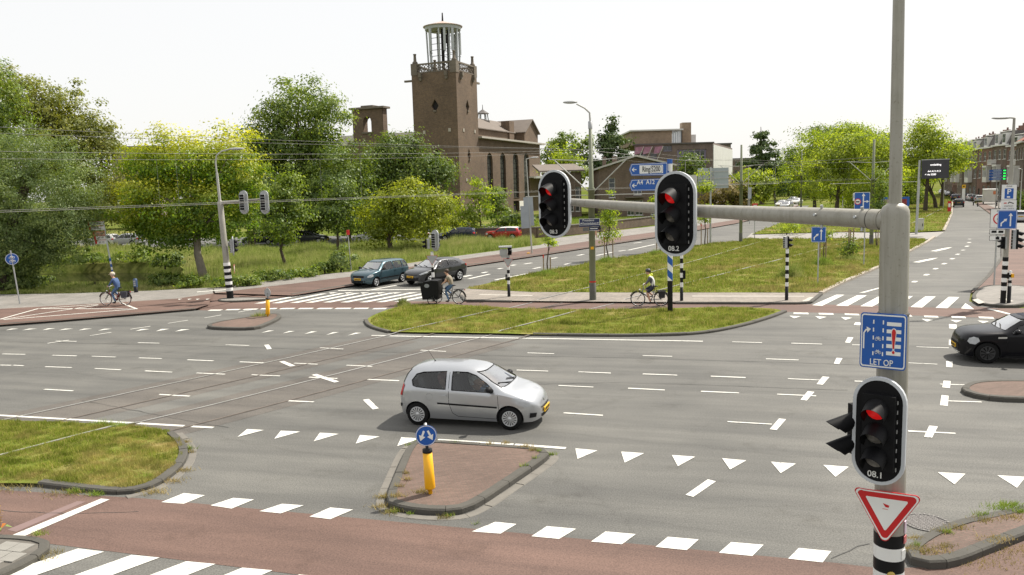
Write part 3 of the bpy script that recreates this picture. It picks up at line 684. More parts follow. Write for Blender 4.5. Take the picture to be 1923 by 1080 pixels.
# ---- tram rails
struct(MB().sheet(GP([(366,582.5),(372,577),(395,551),(412,541),(470,545),(552,556.5),(432,569),(396,577)]),z=0.02).build('cycle_path',redm),'red ramp beside the left signal mast')
R1=chaikin(GP([(-120,815),(5,789),(480,686),(737,628),(920,587),(1072,551),(1195,520),(1300,494),(1445,450),(1560,418),(1700,388)]),False,2)
R3=chaikin(GP([(-160,900),(0,861),(213,804),(403,760),(860,645),(1035,600),(1092,584),(1187,562),(1265,540),(1355,517.5),(1472,487.5),(1605,452),(1700,428),(1770,392)]),False,2)
def rz(p):
    X, Y = np.array([p.x]), np.array([p.y])
    for P, z in ((P_l, 0.085), (P_m, 0.09), (P_g, 0.10), (P_f, 0.10)):
        if pip(X, Y, P)[0]: return z
    if rf_in(X, Y)[0]: return 0.092
    return 0.012
_rfp = GP([(862, 557), (875, 545), (1545, 553), (1522, 570.5), (872, 566.5)])
def rf_in(X, Y): return pip(X, Y, _rfp)
for k_, base in enumerate((R1, R3)):
    A_=[p for p in resample(base,1.5)if rz(p)<0.02 and p.y<33];tb_=offset_line(A_,0.55)+offset_line(A_,-2.0)[::-1]
    struct(MB().sheet(tb_,z=0.003+0.0012*k_).build('track_bed',trackbed),('browner asphalt strip around the farther tram rails','browner asphalt strip around the nearer tram rails')[k_])
    tt=thing('tram_track',('tram track crossing towards the left edge, farther pair of rails','tram track crossing towards the left edge, nearer pair of rails')[k_],'tram track');tt['kind']='structure'
    if 'category' in tt: del tt['category']
    for off in (0.0, -1.435):
        Q = resample(offset_line(base, off), 0.7); sink = 0.0 if off == 0 else 0.03
        m = MB(); ww = 0.055; A = offset_line(Q, ww / 2); B = offset_line(Q, -ww / 2)
        vs = []
        for a, b, c in zip(A, B, Q):
            z=rz(c);z-=sink if z>0.02 else 0;vs+=[Vector((a.x,a.y,z)),Vector((b.x,b.y,z)),Vector((a.x,a.y,-0.05)),Vector((b.x,b.y,-0.05))]
        fs = []
        for i in range(len(Q) - 1):
            o_=i*4;fs+=[(o_,o_+1,o_+5,o_+4),(o_+1,o_+3,o_+7,o_+5),(o_,o_+4,o_+6,o_+2)]
        m.add(vs, fs); r_ = m.build('rail', rail if off == 0 else rail_dull, tt)
        m = MB(); A = offset_line(Q, -ww / 2); B = offset_line(Q, -ww / 2 - 0.07)
        vs = []
        for a, b, c in zip(A, B, Q):
            z=rz(c)-0.007;z-=sink if z>0.02 else 0;vs+=[Vector((a.x,a.y,z)),Vector((b.x,b.y,z))]
        m.add(vs,[(2*i,2*i+1,2*i+3,2*i+2)for i in range(len(Q)-1)]);m.build('rail_groove',raild,tt)

# ---- grass (nobody could count it)
def rail_gap(pts):
    keep = np.ones(len(pts), bool)
    for base in (R1, R3):
        for off in (0.0,):
            Q = np.array([(p.x, p.y) for p in resample(offset_line(base, off), 0.5)])
            C_=Q[::2]  # 1 m steps: nearest vertex, then distance to its two segments
            for i in range(0, len(pts), 20000):
                p = pts[i:i + 20000].astype(np.float32); c = C_.astype(np.float32)
                d2 = (p[:, 0:1] - c[None, :, 0]) ** 2 + (p[:, 1:2] - c[None, :, 1]) ** 2
                j = np.clip(d2.argmin(1), 1, len(C_) - 2); best = np.full(len(p), 9.0)
                for a_, b_ in ((j - 1, j), (j, j + 1)):
                    s0 = C_[a_]; e = C_[b_] - s0; t_ = np.clip(((p - s0) * e).sum(1) / (e * e).sum(1), 0, 1)
                    best = np.minimum(best, np.hypot(*(p - s0 - e * t_[:, None]).T))
                keep[i:i + 20000] &= best > 0.11
    return pts[keep]
def field(label, P, n, h, w, z, mat, cs=1.0, rails=False, lean=0.35, near_bias=None):
    pts = scatter(P, n)
    if rails: pts = rail_gap(pts)
    V, Fq = blades(pts, h, w, z, lean, clumpf(pts, cs))
    return tag(fast_mesh('grass', V, Fq, mat), label, 'grass', kind='stuff')
P_lv=ccw(GP([(-40,792),(0,794),(235,802),(318,814),(343,838),(344,860),(328,882),(286,911),(235,925),(150,919),(70,909),(-40,909)]))
field('green and dry grass on the left tram median', P_lv, 60000, 0.085, 0.012, 0.07, gr_near, 0.55, True)
field('yellowish grass on the mid crossing island',inset(P_m,0.22),60000,0.13,0.02,0.07,gr_near,1.1,True)
field('dry green grass on the wide tram median', P_g, 120000, 0.17, 0.04, 0.08, gr_mid, 1.8, True)
field('grass under the avenue trees', P_f, 30000, 0.2, 0.09, 0.08, gr_mid, 3)
P_bank=ccw(GP([(400,538),(655,508),(757,494),(857,479),(1010,459),(1000,447),(900,452),(640,463),(400,470),(345,492),(350,512),(330,538)]))
field('tall meadow grass on the verge behind the left footpath',P_bank,130000,0.62,0.035,-0.03,gr_tall,3.0,False,0.3)
P_nb=ccw(GP([(-60,555),(0,551.5),(130,549.5),(280,545),(400,538),(340,520),(320,527),(240,534),(60,538),(-60,542)]))
field('weedy grass on the near canal bank', P_nb, 30000, 0.24, 0.03, -0.03, gr_tall, 1.5, False, 0.4)
P_fb = ccw(GP([(-60, 501), (150, 493.5), (330, 492), (345, 500), (400, 470), (200, 466), (-60, 470)]))
field('rough grass on the far canal bank', P_fb, 60000, 0.6, 0.06, -0.03, gr_tall, 2.5, False, 0.35)
# ------------------------------------------------------------------ buildings
Z = Vector((0, 0, 1))
bk_tower=brick('tower_brick',(0.168,0.112,0.070),(0.100,0.070,0.049),(0.122,0.098,0.075),0.24,0.075)
bk_hall = brick('hall_brick', (0.165, 0.115, 0.085), (0.12, 0.085, 0.065), (0.15, 0.13, 0.108), 0.24, 0.075)
bk_school = brick('school_brick', (0.17, 0.12, 0.105), (0.135, 0.10, 0.09), (0.18, 0.16, 0.145), 0.24, 0.075)
bk_yellow = brick('buff_brick', (0.30, 0.225, 0.155), (0.25, 0.19, 0.13), (0.27, 0.235, 0.19), 0.24, 0.075)
bk_red = brick('house_red_brick', (0.23, 0.115, 0.085), (0.18, 0.09, 0.07), (0.25, 0.21, 0.18), 0.22, 0.065)
bk_brown=brick('house_brown_brick',(0.17,0.12,0.095),(0.135,0.10,0.08),(0.21,0.18,0.15),0.22,0.065)
bk_grey=brick('house_grey_brick',(0.25,0.21,0.175),(0.21,0.175,0.145),(0.27,0.24,0.20),0.22,0.065)
stone = M('pale_stone', (0.145, 0.122, 0.096), 0.9, 0.2, 1.5, bmp=0.3)
rubble = pavers('rubble_stone', (0.33, 0.28, 0.21), (0.24, 0.20, 0.15), (0.15, 0.13, 0.10), 0.6, 0.35)
slate = M('slate_roof', (0.115, 0.105, 0.10), 0.8, 0.2, 1.2, bmp=0.3)
tiler = M('red_roof_tile', (0.27, 0.095, 0.055), 0.85, 0.2, 2.5, bmp=0.5)
tilegrey = M('brown_roof_felt', (0.15, 0.125, 0.105), 0.9, 0.12, 0.7)
wfr = M('white_window_frame', (0.70, 0.69, 0.66), 0.5, 0.05, 2)
pane_m = M('window_glass_dark', (0.035, 0.042, 0.045), 0.06, 0.3, 0.8, spec=0.8)
stained = M('leaded_church_glass', (0.055, 0.060, 0.050), 0.25, 0.35, 1.3)
void = M('dark_interior', (0.015, 0.013, 0.012), 0.9, 0.2, 2)
copper = M('lantern_roof_metal', (0.42, 0.33, 0.28), 0.6, 0.15, 1)
antm = M('antenna_white', (0.36, 0.38, 0.38), 0.45, 0.05, 1)

def facade(m, outline, holes, O, ax, nrm, depth, mi=0):
    """wall face with real openings and reveals; 2-D points are (along, up)"""
    O, ax, nrm = Vector(O), Vector(ax), Vector(nrm)
    T = lambda p: O + ax * p[0] + Z * p[1]
    P2=[Vector((p[0],p[1],0))for p in outline];H2=[[Vector((p[0],p[1],0))for p in h]for h in holes]
    allp = P2 + [p for h in H2 for p in h]
    tr = tessellate_polygon([P2] + H2) if H2 else tessellate_polygon([P2])
    vs = [T(p) for p in allp]; fs = []
    for t in tr:
        a, b, c = (vs[i] for i in t)
        fs.append(t if (b - a).cross(c - a).dot(nrm) > 0 else t[::-1])
    m.add(vs, fs, mi)
    for h in H2:
        k = len(h); q = [T(p) for p in h]; q2 = [p - nrm * depth for p in q]
        m.add(q + q2, [(i, (i + 1) % k, (i + 1) % k + k, i + k) for i in range(k)], mi)
def rect(u0, u1, v0, v1): return [(u0, v0), (u1, v0), (u1, v1), (u0, v1)]
def arch(u0, u1, v0, v1, n=6):
    r = (u1 - u0) / 2; c = (u0 + u1) / 2
    return[(u0,v0),(u1,v0)]+[(c+r*math.cos(math.pi*i/n),v1-r+r*math.sin(math.pi*i/n))for i in range(n+1)]
def window(parent,O,ax,nrm,outline,depth,nx=2,nz=2,fr=None,pane=None,t=0.07,sill=True,name='window'):
    """a frame with glazing bars filling one opening, its pane a child"""
    O,ax,nrm=Vector(O),Vector(ax),Vector(nrm);u0=min(p[0]for p in outline);u1=max(p[0]for p in outline);v0=min(p[1]for p in outline);v1=max(p[1]for p in outline)
    m = MB(); D = -nrm * (depth * 0.75); a0 = math.atan2(ax.y, ax.x)
    def bar(ua, ub, va, vb, th=0.06):
        c = O + ax * ((ua + ub) / 2) + Z * ((va + vb) / 2) + D
        m.box(c, (abs(ub - ua), th, abs(vb - va)), 0, a0)
    bar(u0,u0+t,v0,v1);bar(u1-t,u1,v0,v1);bar(u0+t,u1-t,v0,v0+t);bar(u0+t,u1-t,v1-t,v1)
    for i in range(1, nx):
        c = u0 + (u1 - u0) * i / nx; bar(c - t * 0.35, c + t * 0.35, v0 + t, v1 - t, 0.05)
    for i in range(1, nz):
        c = v0 + (v1 - v0) * i / nz; bar(u0 + t, u1 - t, c - t * 0.35, c + t * 0.35, 0.045)
    if sill:
        m.box(O + ax * ((u0 + u1) / 2) + Z * (v0 - 0.04) + nrm * 0.03, ((u1 - u0) + 0.15, 0.16, 0.07), 0, a0)
    w = m.build(name, fr or wfr, parent)
    m=MB();q=[O+ax*p[0]+Z*p[1]-nrm*(depth*0.82)for p in outline];m.prism(q,-nrm*0.02);m.build('pane',pane or pane_m,w)
    return w
def gable_roof(m, u0, u1, v0, v1, z0, z1, over=0.4, mi=0, along='u', th=0.18):
    """two sloping slabs in local x (u) / y (v); ridge runs along u or v"""
    if along == 'u':
        c = (v0 + v1) / 2; sl_ = (z1 - z0) / (c - v0)
        for s_, e in ((1, v0 - over), (-1, v1 + over)):
            ze = z0 - over * sl_
            m.prism([(u0-over,e,ze),(u1+over,e,ze),(u1+over,c,z1),(u0-over,c,z1)],(0,0,th),mi)
    else:
        c = (u0 + u1) / 2; sl_ = (z1 - z0) / (c - u0)
        for e in (u0 - over, u1 + over):
            ze = z0 - over * sl_
            m.prism([(e,v0-over,ze),(e,v1+over,ze),(c,v1+over,z1),(c,v0-over,z1)],(0,0,th),mi)

# ---- church: tower, nave, transept.  local x = along the lit face (to the back right), local y = along the shaded face (to the back left)
CH = G(866, 412); CHA = math.radians(68)
church = thing('church', 'brown brick church with square tower and white lantern on top', 'church', CH, CHA)
X_, Y_ = Vector((1, 0, 0)), Vector((0, 1, 0))
ts = 9.1; zt = zat(CH, 131); zp = zat(CH, 113)
diamond = lambda c, z, w=0.75, h=1.25: [(c, z - h), (c + w, z), (c, z + h), (c - w, z)]
m = MB(); dl = [diamond(4.5, zat(CH, 196)), diamond(4.5, zat(CH, 290), 0.7, 1.3)]
facade(m, rect(0, ts, 2.6, zt), dl, (0, 0, 0), Y_, -X_, 0.7)
facade(m, rect(0, ts, 2.6, zt), dl, (0, 0, 0), X_, -Y_, 0.7)
facade(m,rect(0,ts,2.6,zt),[],(ts,0,0),Y_,X_,0.7);facade(m,rect(0,ts,2.6,zt),[],(0,ts,0),X_,Y_,0.7)
m.add([(0, 0, zt - 0.3), (ts, 0, zt - 0.3), (ts, ts, zt - 0.3), (0, ts, zt - 0.3)], [(0, 1, 2, 3)])
tower = m.build('tower', bk_tower, church)
MB().b2(-0.12, ts + 0.12, -0.12, ts + 0.12, -0.2, 2.6).build('stone_plinth', rubble, church)
for dd in dl:
    for O, ax, nn in (((0, 0, 0), Y_, -X_), ((0, 0, 0), X_, -Y_)):
        O=Vector(O);w_=MB();q=[O+ax*p[0]+Z*p[1]-nn*0.45 for p in dd];w_.prism(q,-nn*0.05);w=w_.build('diamond_window',void,church)
        f = MB(); c = sum((p[0] for p in dd)) / 4, sum((p[1] for p in dd)) / 4
        f.box(O+ax*c[0]+Z*(c[1]-0.9)+nn*0.05,(0.55,0.35,0.3),0,math.atan2(ax.y,ax.x));f.build('sill_stone',stone,w)
# white iron wall anchors / pale stones
stone_l = M('light_stone', (0.36, 0.33, 0.28), 0.9, 0.2, 1.5)
for px, py in ((800, 245), (850, 243), (854, 340)):
    v=(866-px)/87*ts;MB().box((-0.04,v,zat(CH,py)),(0.12,0.5,0.6)).build('pale_stone_block',stone_l,church)
for px, py in ((874, 243), (891, 243), (876, 338), (893, 338)):
    u=(px-866)/31*ts;MB().box((u,-0.04,zat(CH,py)),(0.5,0.12,0.6)).build('pale_stone_block',stone_l,church)
# parapet: corner piers, pinnacles, lattice, consoles, spouts
for i, (x, y) in enumerate(((0, 0), (ts, 0), (ts, ts), (0, ts))):
    cx, cy = (0.55 if x == 0 else ts - 0.55), (0.55 if y == 0 else ts - 0.55)
    p=MB().b2(cx-0.62,cx+0.62,cy-0.62,cy+0.62,zt-0.35,zp+0.05).build('parapet_pier',stone,church)
    f=MB();f.lathe([(0.0,zp+0.05),(0.55,zp+0.05),(0.5,zp+0.35),(0.3,zp+0.55),(0.24,zp+1.6),(0.32,zp+1.7),(0.3,zp+1.85),(0.0,zp+1.9)],8,0,(cx,cy,0));f.build('pinnacle',stone,p)
for O, ax in (((0, 0.15, 0), X_), ((0.15, 0, 0), Y_), ((0, ts - 0.15, 0), X_), ((ts - 0.15, 0, 0), Y_)):
    m=MB();O=Vector(O);n=11;L0,L1=1.17,ts-1.17;st_=(L1-L0)/n;a0=math.atan2(ax.y,ax.x)
    for i in range(n):
        for sgn in (1, -1):
            for r_ in range(2):
                za = zt + (zp - 0.3 - zt) * r_ / 2; zb = za + (zp - 0.3 - zt) / 2
                a=O+ax*(L0+st_*i)+Z*(za if sgn>0 else zb);b=O+ax*(L0+st_*(i+1))+Z*(zb if sgn>0 else za)
                m.tube([a, b], 0.06, 4, 0, False, False)
    m.box(O+ax*ts/2+Z*(zp-0.16),(L1-L0,0.32,0.28),0,a0);m.box(O+ax*ts/2+Z*(zt+0.02),(L1-L0,0.3,0.2),0,a0)
    m.build('lattice_parapet', stone, church)
for O, ax, nn in (((0, 0, 0), Y_, -X_), ((0, 0, 0), X_, -Y_)):
    for c in (1.9, ts - 1.9):
        m=MB();p=Vector(O)+ax*c;m.box(p+nn*0.28+Z*(zt-0.5),(0.55,0.55,0.7),0,math.atan2(ax.y,ax.x));m.box(p+nn*0.18+Z*(zt-1.15),(0.45,0.36,0.6),0,math.atan2(ax.y,ax.x));m.build('console',stone,church)
for x, y, dx, dy in ((0.3, ts, 0, 1), (ts, 0.3, 1, 0)):
    m=MB();m.box((x+dx*0.75,y+dy*0.75,zt-1.3),(0.4+dx*1.4,0.4+dy*1.4,0.35));m.build('stone_spout',stone,church)
# lantern
lc = ts / 2; lr = 3.1; zl0, zl1 = zt - 0.3, zat(CH, 42)
for i in range(10):
    a=2*math.pi*i/10+0.2;p0=Vector((lc+lr*0.92*math.cos(a),lc+lr*0.92*math.sin(a),zl0));p1=Vector((lc+lr*math.cos(a),lc+lr*math.sin(a),zl1))
    m = MB(); m.tube([p0, p1], 0.17, 6); m.build('lantern_column', antm, church)
m=MB();m.lathe([(0,zl1+0.9),(lr+0.35,zl1+0.3),(lr+0.25,zl1-0.25),(lr-0.1,zl1-0.3),(0,zl1-0.1)],20,0,(lc,lc,0),smooth=False);m.build('lantern_roof',antm,church)
m=MB();m.lathe([(0,zat(CH,26)),(0.5,zat(CH,27.5)),(lr+0.62,zl1+0.4),(lr+0.55,zl1+0.28),(0,zl1+0.5)],20,0,(lc,lc,0),smooth=False);rf_=m.build('lantern_cone',copper,church)
m=MB();m.tube([(lc,lc,zat(CH,28)),(lc,lc,zat(CH,10))],[0.2,0.12],6);m.build('finial',void,rf_)
m=MB();m.tube([(lc-1.1,lc-0.4,zl0),(lc-1.1,lc-0.4,zl1)],0.32,6);m.tube([(lc+0.9,lc-0.6,zl0),(lc+0.9,lc-0.6,zl1)],0.28,6)
for z in np.arange(zl0+1.2,zl1-0.3,1.1):m.tube([(lc-2.6,lc-0.9,z),(lc+2.6,lc-0.3,z+0.1)],0.05,4);m.tube([(lc-0.6,lc-2.6,z+0.4),(lc-0.2,lc+2.6,z+0.4)],0.05,4)
m.b2(lc - 1.2, lc - 0.2, lc - 1.4, lc - 0.6, zl1 - 2.7, zl1 - 1.2); m.build('ladder_rig', void, church)
for a in (-2.62, -0.2, 2.9, 1.2, -2.2, -0.55):
    p = Vector((lc + (lr + 0.55) * math.cos(a), lc + (lr + 0.55) * math.sin(a), 0))
    m=MB();m.box((p.x,p.y,zl1-2.4),(0.32,0.42,4.0),0,a);o=m.build('antenna_panel',antm,church)
    m=MB();m.tube([(p.x,p.y,zl1-4.4),(p.x+0.15*math.cos(a),p.y+0.15*math.sin(a),zl1-4.8),(lc+lr*math.cos(a),lc+lr*math.sin(a),zl1-4.7)],0.05,5);m.build('cable_loop',void,o)
# nave with four tall lancets, flat white eave
u1 = 45.0; ye = 0.4; Rinv = Matrix.Rotation(-CHA, 3, 'Z')
def on_lit(px, py, off=ye):
    d=ray(px,py);nn=Matrix.Rotation(CHA,3,'Z')@Vector((0,-1,0));P0=CH+(Matrix.Rotation(CHA,3,'Z')@Vector((0,off,0)))
    t = (P0 - CAMP).dot(nn) / d.dot(nn); q = CAMP + d * t - CH; return Rinv @ q
wins = []
for px in (919.5, 944, 968, 988.5):
    a = on_lit(px - 5.2, 290); b = on_lit(px + 5.2, 290); zt_ = on_lit(px, 287).z; zb = on_lit(px, 371).z
    wins.append(arch(a.x, b.x, zb, zt_))
dr = rect(on_lit(965, 400).x, on_lit(975, 400).x, 0.05, on_lit(970, 377).z)
ze = 15.2
m = MB(); facade(m, rect(ts + 0.02, u1, -0.1, ze), wins + [dr], (0, ye, 0), X_, -Y_, 0.55)
facade(m,rect(ye,16,-0.1,ze),[],(u1,0,0),Y_,X_,0.5);facade(m,rect(ts+0.02,u1,-0.1,ze),[],(0,16,0),X_,Y_,0.5)
m.build('nave_wall', bk_tower, church)
for w_ in wins:window(church,(0,ye,0),X_,-Y_,w_,0.55,2,9,void,stained,0.08,True,'lancet_window')
m = MB(); facade(m, dr, [], (0, ye + 0.5, 0), X_, -Y_, 0.1); m.build('doorway', void, church)
m=MB();m.b2(dr[1][0]+0.15,dr[1][0]+2.6,ye-0.12,ye-0.04,0.6,on_lit(970,378).z);m.build('notice_board',wfr,church)
m=MB();m.b2(ts+0.05,u1+1.2,ye-1.1,16.6,ze+0.02,ze+0.38);m.build('eave_slab',M('pale_eave',(0.36,0.335,0.29),0.7,0.1,1),church)
m = MB(); m.b2(ts + 0.3, 37, 3.6, 12, ze + 0.4, 17.9); m.build('clerestory_wall', bk_tower, church)
m = MB(); gable_roof(m, ts + 0.3, 37, 3.6, 12, 17.9, 20.4, 0.5); m.build('nave_roof', tilegrey, church)
m = MB(); tz0, tz1 = 18.0, 20.8; m.b2(37.2, 46, 1.2, 12, ze + 0.4, tz0)
m.prism([(37.2,1.2,tz0),(46,1.2,tz0),(41.6,1.2,tz1-0.15)],(0,10.8,0));m.build('transept_gable',bk_tower,church)
m = MB(); gable_roof(m, 37.2, 46, 1.2, 12, tz0, tz1, 0.5, 0, 'v'); m.build('transept_roof', tilegrey, church)
m=MB();m.b2(33.2,36.0,3.2,5.2,ze+0.4,zat(CH+Vector((12,30,0)),225));m.build('chimney',bk_tower,church)
m = MB(); cx_, cy_ = on_lit(908, 260, 8.0).x, 8.0; zc0, zc1 = 20.2, on_lit(908, 214, 8).z
for i in range(6):
    a=math.pi*i/3;m.tube([(cx_+1.25*math.cos(a),cy_+1.25*math.sin(a),zc0),(cx_+1.0*math.cos(a),cy_+1.0*math.sin(a),zc1)],0.13,5)
m.build('cupola_columns', antm, church)
m=MB();m.lathe([(0,zc1+1.0),(0.3,zc1+0.8),(1.5,zc1),(0,zc1)],8,0,(cx_,cy_,0),smooth=False);MB().lathe([(1.6,zc0-2.4),(1.6,zc0),(0,zc0)],8,0,(cx_,cy_,0),smooth=False).build('cupola_base',slate,church);m.tube([(cx_,cy_,zc1+0.8),(cx_,cy_,on_lit(908,197,8).z)],[0.1,0.05],5);m.build('cupola_roof',slate,church)
# white canopy by the entrance end
m = MB(); m.b2(u1 - 8, u1 + 2.5, ye - 3.2, ye - 0.1, 7.6, 7.9); m.build('entrance_canopy', wfr, church)

# ---- belfry wall standing behind the trees
BD=163.0;b0=PD(722,270,BD);bf=thing('belfry_wall','brown brick belfry wall with one arched opening behind trees','belfry',(b0.x,b0.y,0),CHA)
bz = lambda py: zat(b0, py); wl = 7.3
m=MB();oc=arch(2.85,4.75,bz(246),bz(217),5);facade(m,[(0,-0.1),(wl,-0.1),(wl-0.2,bz(203)),(0.2,bz(203))],[oc],(0,0,0),Y_,-X_,1.7)
facade(m,[(0,-0.1),(wl,-0.1),(wl-0.2,bz(203)),(0.2,bz(203))],[oc],(1.7,0,0),Y_,X_,0.01);facade(m,rect(0,1.7,-0.1,bz(203)),[],(0,0.1,0),X_,-Y_,0.1);facade(m,rect(0,1.7,-0.1,bz(203)),[],(0,wl-0.1,0),X_,Y_,0.1)
m.build('wall', bk_tower, bf)
m=MB();m.b2(-0.5,2.2,-0.4,wl+0.4,bz(203)+0.02,bz(199));m.b2(-0.2,1.9,2.2,5.0,bz(199)+0.01,bz(196));m.build('cap',stone,bf);m=MB();m.b2(-0.25,0.3,2.6,5.0,bz(249),bz(246)-0.02);m.build('sill_stone',stone,bf)
m=MB();m.b2(-0.3,2.0,-1.2,0.08,-0.1,bz(256));m.b2(-0.3,2.0,wl-0.1,wl+1.2,-0.1,bz(262));m.build('buttress',bk_tower,bf)
# dark sloping roof between belfry and tower
rb=PD(745,300,172);lk=thing('hall_roof','dark low roofed hall between belfry and tower','building',(rb.x,rb.y,0),CHA)
m=MB();m.b2(0,9,-4,16,-0.1,zat(rb,268));m.build('wall',bk_tower,lk);m=MB();gable_roof(m,0,9,-4,16,zat(rb,268),zat(rb,248),0.5,0,'v');m.build('roof',slate,lk)

def block_at(px0, px1, pyb, depth, rot=0.0):
    a=PD(px0,pyb,depth);b=PD(px1,pyb,depth);return Vector((a.x,a.y,0)),(b-a).length/max(0.2,math.cos(rot))

# ---- brick hall with white gable edge
HD=140.0;h0,hw=block_at(1126,1262,400,HD);hall=thing('brick_hall','low brown brick hall with white edged gable behind the signs','building',h0,math.radians(-3))
hz = lambda py: zat((h0.x + hw / 2, h0.y), py); hu = lambda px: (px - 1126) / 136 * hw
hr=[rect(hu(1144),hu(1155.5),hz(370),hz(333)),rect(hu(1190),hu(1205),hz(366),hz(349)),rect(hu(1178),hu(1191),hz(404),hz(376)),rect(hu(1193),hu(1207),hz(404),hz(376)),rect(hu(1222),hu(1236),hz(404),hz(376))]
m=MB();facade(m,[(0,-0.1),(hw,-0.1),(hw,hz(314)),(hu(1194),hz(296)),(0,hz(316))],hr,(0,0,0),X_,-Y_,0.3)
facade(m,rect(0,24,-0.1,hz(316)),[],(0,0,0),Y_,-X_,0.2);facade(m,rect(0,24,-0.1,hz(314)),[],(hw,0,0),Y_,X_,0.2);m.build('wall',bk_hall,hall)
window(hall, (0, 0, 0), X_, -Y_, hr[0], 0.3, 1, 4)
for r_ in hr[1:]: window(hall, (0, 0, 0), X_, -Y_, r_, 0.3, 2, 1)
m = MB(); m.b2(hu(1174), hu(1208), -1.2, -0.02, hz(371), hz(369)); m.build('balcony_slab', stone, hall)
m = MB()
for a, b in (((-0.6, hz(317)), (hu(1194), hz(294.5))), ((hu(1194), hz(294.5)), (hw + 0.6, hz(314)))):
    m.prism([(a[0], -0.7, a[1]), (b[0], -0.7, b[1]), (b[0], 24, b[1]), (a[0], 24, a[1])], (0, 0, 0.3))
m.build('roof', M('pale_gravel_roof', (0.45, 0.43, 0.40), 0.9, 0.15, 1), hall)
MB().b2(hu(1137),hu(1143),5,6.5,hz(315),hz(291)).build('chimney',bk_hall,hall);MB().b2(hu(1158),hu(1167),8,9.5,hz(312),hz(290)).build('chimney',bk_hall,hall)
# ---- low annex left of it
a0_,aw=block_at(1020,1093,400,146);ann=thing('annex','flat brown annex with pale roof right of the church','building',a0_,math.radians(4));az=lambda py:zat((a0_.x+3,a0_.y),py)
au=lambda px:(px-1020)/73*aw;hs=[rect(au(1068),au(1078),az(398),az(385)),rect(au(1082),au(1090),az(398),az(352)),rect(au(1030),au(1040),az(398),az(352))]
m=MB();facade(m,rect(0,aw,-0.1,az(324)),hs,(0,0,0),X_,-Y_,0.3);facade(m,rect(0,18,-0.1,az(324)),[],(aw,0,0),Y_,X_,0.2);m.build('wall',bk_hall,ann)
for r_ in hs: window(ann, (0, 0, 0), X_, -Y_, r_, 0.3, 1, 2)
m=MB();m.prism([(-0.6,-0.8,az(323)),(aw+0.6,-0.8,az(323)),(aw+0.6,12,az(308)),(-0.6,12,az(308))],(0,0,0.3));m.build('roof',tilegrey,ann)
m = MB(); m.b2(au(1004), au(1030), -4, -0.1, az(334), az(330)); m.build('canopy', wfr, ann)

# ---- school-like block with buff upper storey, purple framed window, white panelled side
sd=196.0;s0,sw=block_at(1192,1338,385,sd);sch=thing('school_block','flat roofed dark brick block with buff upper storey and chimney','building',s0,math.radians(0))
sz = lambda py: zat((s0.x + sw * 0.6, s0.y), py); su = lambda px: (px - 1192) / 146 * sw
big=rect(su(1272),su(1326),sz(330),sz(281));wn=[rect(su(1246),su(1262),sz(283),sz(273)),rect(su(1202),su(1214),sz(294),sz(284)),rect(su(1222),su(1234),sz(296),sz(286))]
m=MB();facade(m,rect(0,sw,-0.1,sz(269)),[big]+wn,(0,0,0),X_,-Y_,0.5);facade(m,rect(0,42,-0.1,sz(269)),[],(sw,0,0),Vector((0.37,0.93,0)),Vector((0.93,-0.37,0)),0.3)
m.add([(0,0,sz(270)),(sw,0,sz(270)),(sw+15,39,sz(270)),(0,39,sz(270))],[(0,1,2,3)]);m.build('wall',bk_school,sch)
purp = M('mauve_window_frame', (0.24, 0.20, 0.30), 0.5, 0.1, 1)
window(sch, (0, 0, 0), X_, -Y_, big, 0.5, 5, 4, purp, pane_m, 0.35, True)
for r_ in wn: window(sch, (0, 0, 0), X_, -Y_, r_, 0.5, 2, 1, purp)
# the white panelled side, panel by panel
wpan=M('white_wall_panel',(0.58,0.58,0.55),0.6,0.08,0.7);AX=Vector((0.37,0.93,0)).normalized();NX=Vector((AX.y,-AX.x,0));n_=12
for i in range(n_):
    m=MB();p=Vector((sw,0,0))+AX*(41.0*(i+0.5)/n_+0.3)+NX*0.1+Z*sz(301);m.box(p,(41.0/n_-0.12,0.16,sz(273)-sz(329)),0,math.atan2(AX.y,AX.x));m.build('wall_panel',wpan,sch)
m=MB();m.b2(-0.3,sw+0.3,-0.3,0.4,sz(270.5),sz(268));m.build('roof_edge',M('dark_fascia',(0.10,0.09,0.085),0.7,0.1,1),sch)
zu0, zu1 = sz(269), zat((s0.x + 8, s0.y + 6), 246)
m = MB(); m.b2(su(1194), su(1270), 5, 30, zu0, zu1); m.build('upper_storey', bk_yellow, sch)
m = MB(); m.b2(su(1193) - 0.4, su(1291), 4.4, 30.5, zu1 + 0.01, zu1 + 0.35); m.build('upper_roof', wpan, sch)
for i in range(4):
    m=MB();x0=su(1270)+0.05;x1=su(1288);m.b2(x0+(x1-x0)*i/4+0.04,x0+(x1-x0)*(i+1)/4-0.04,5.05,5.2,zu0,zu1);m.build('glazed_panel',M('pale_glazing',(0.42,0.46,0.48),0.2,0.1,1),sch)
m=MB();m.b2(su(1293),su(1310),7,10,zu0,zat((s0.x+14,s0.y+7),230));m.build('chimney',bk_yellow,sch);m=MB();m.b2(su(1309)+.03,su(1320),7.5,20,zu0,zat((s0.x+14,s0.y+7),253));m.build('stair_tower',wpan,sch)
flagm = M('banner_pink', (0.45, 0.22, 0.36), 0.8, 0.3, 1.2)
for px in (1198, 1214, 1234):
    m=MB();x=su(px);m.tube([(x,-0.05,sz(300)),(x+1.3,-1.2,sz(274))],0.07,5);fl=m.build('flag_pole',wfr,sch)
    m=MB();m.prism([(x+1.3,-1.2,sz(274)),(x+0.5,-0.5,sz(286)),(x-0.9,-0.5,sz(288)),(x-0.6,-1.0,sz(275))],(0.02,-0.03,0.0));m.build('flag',flagm,fl)

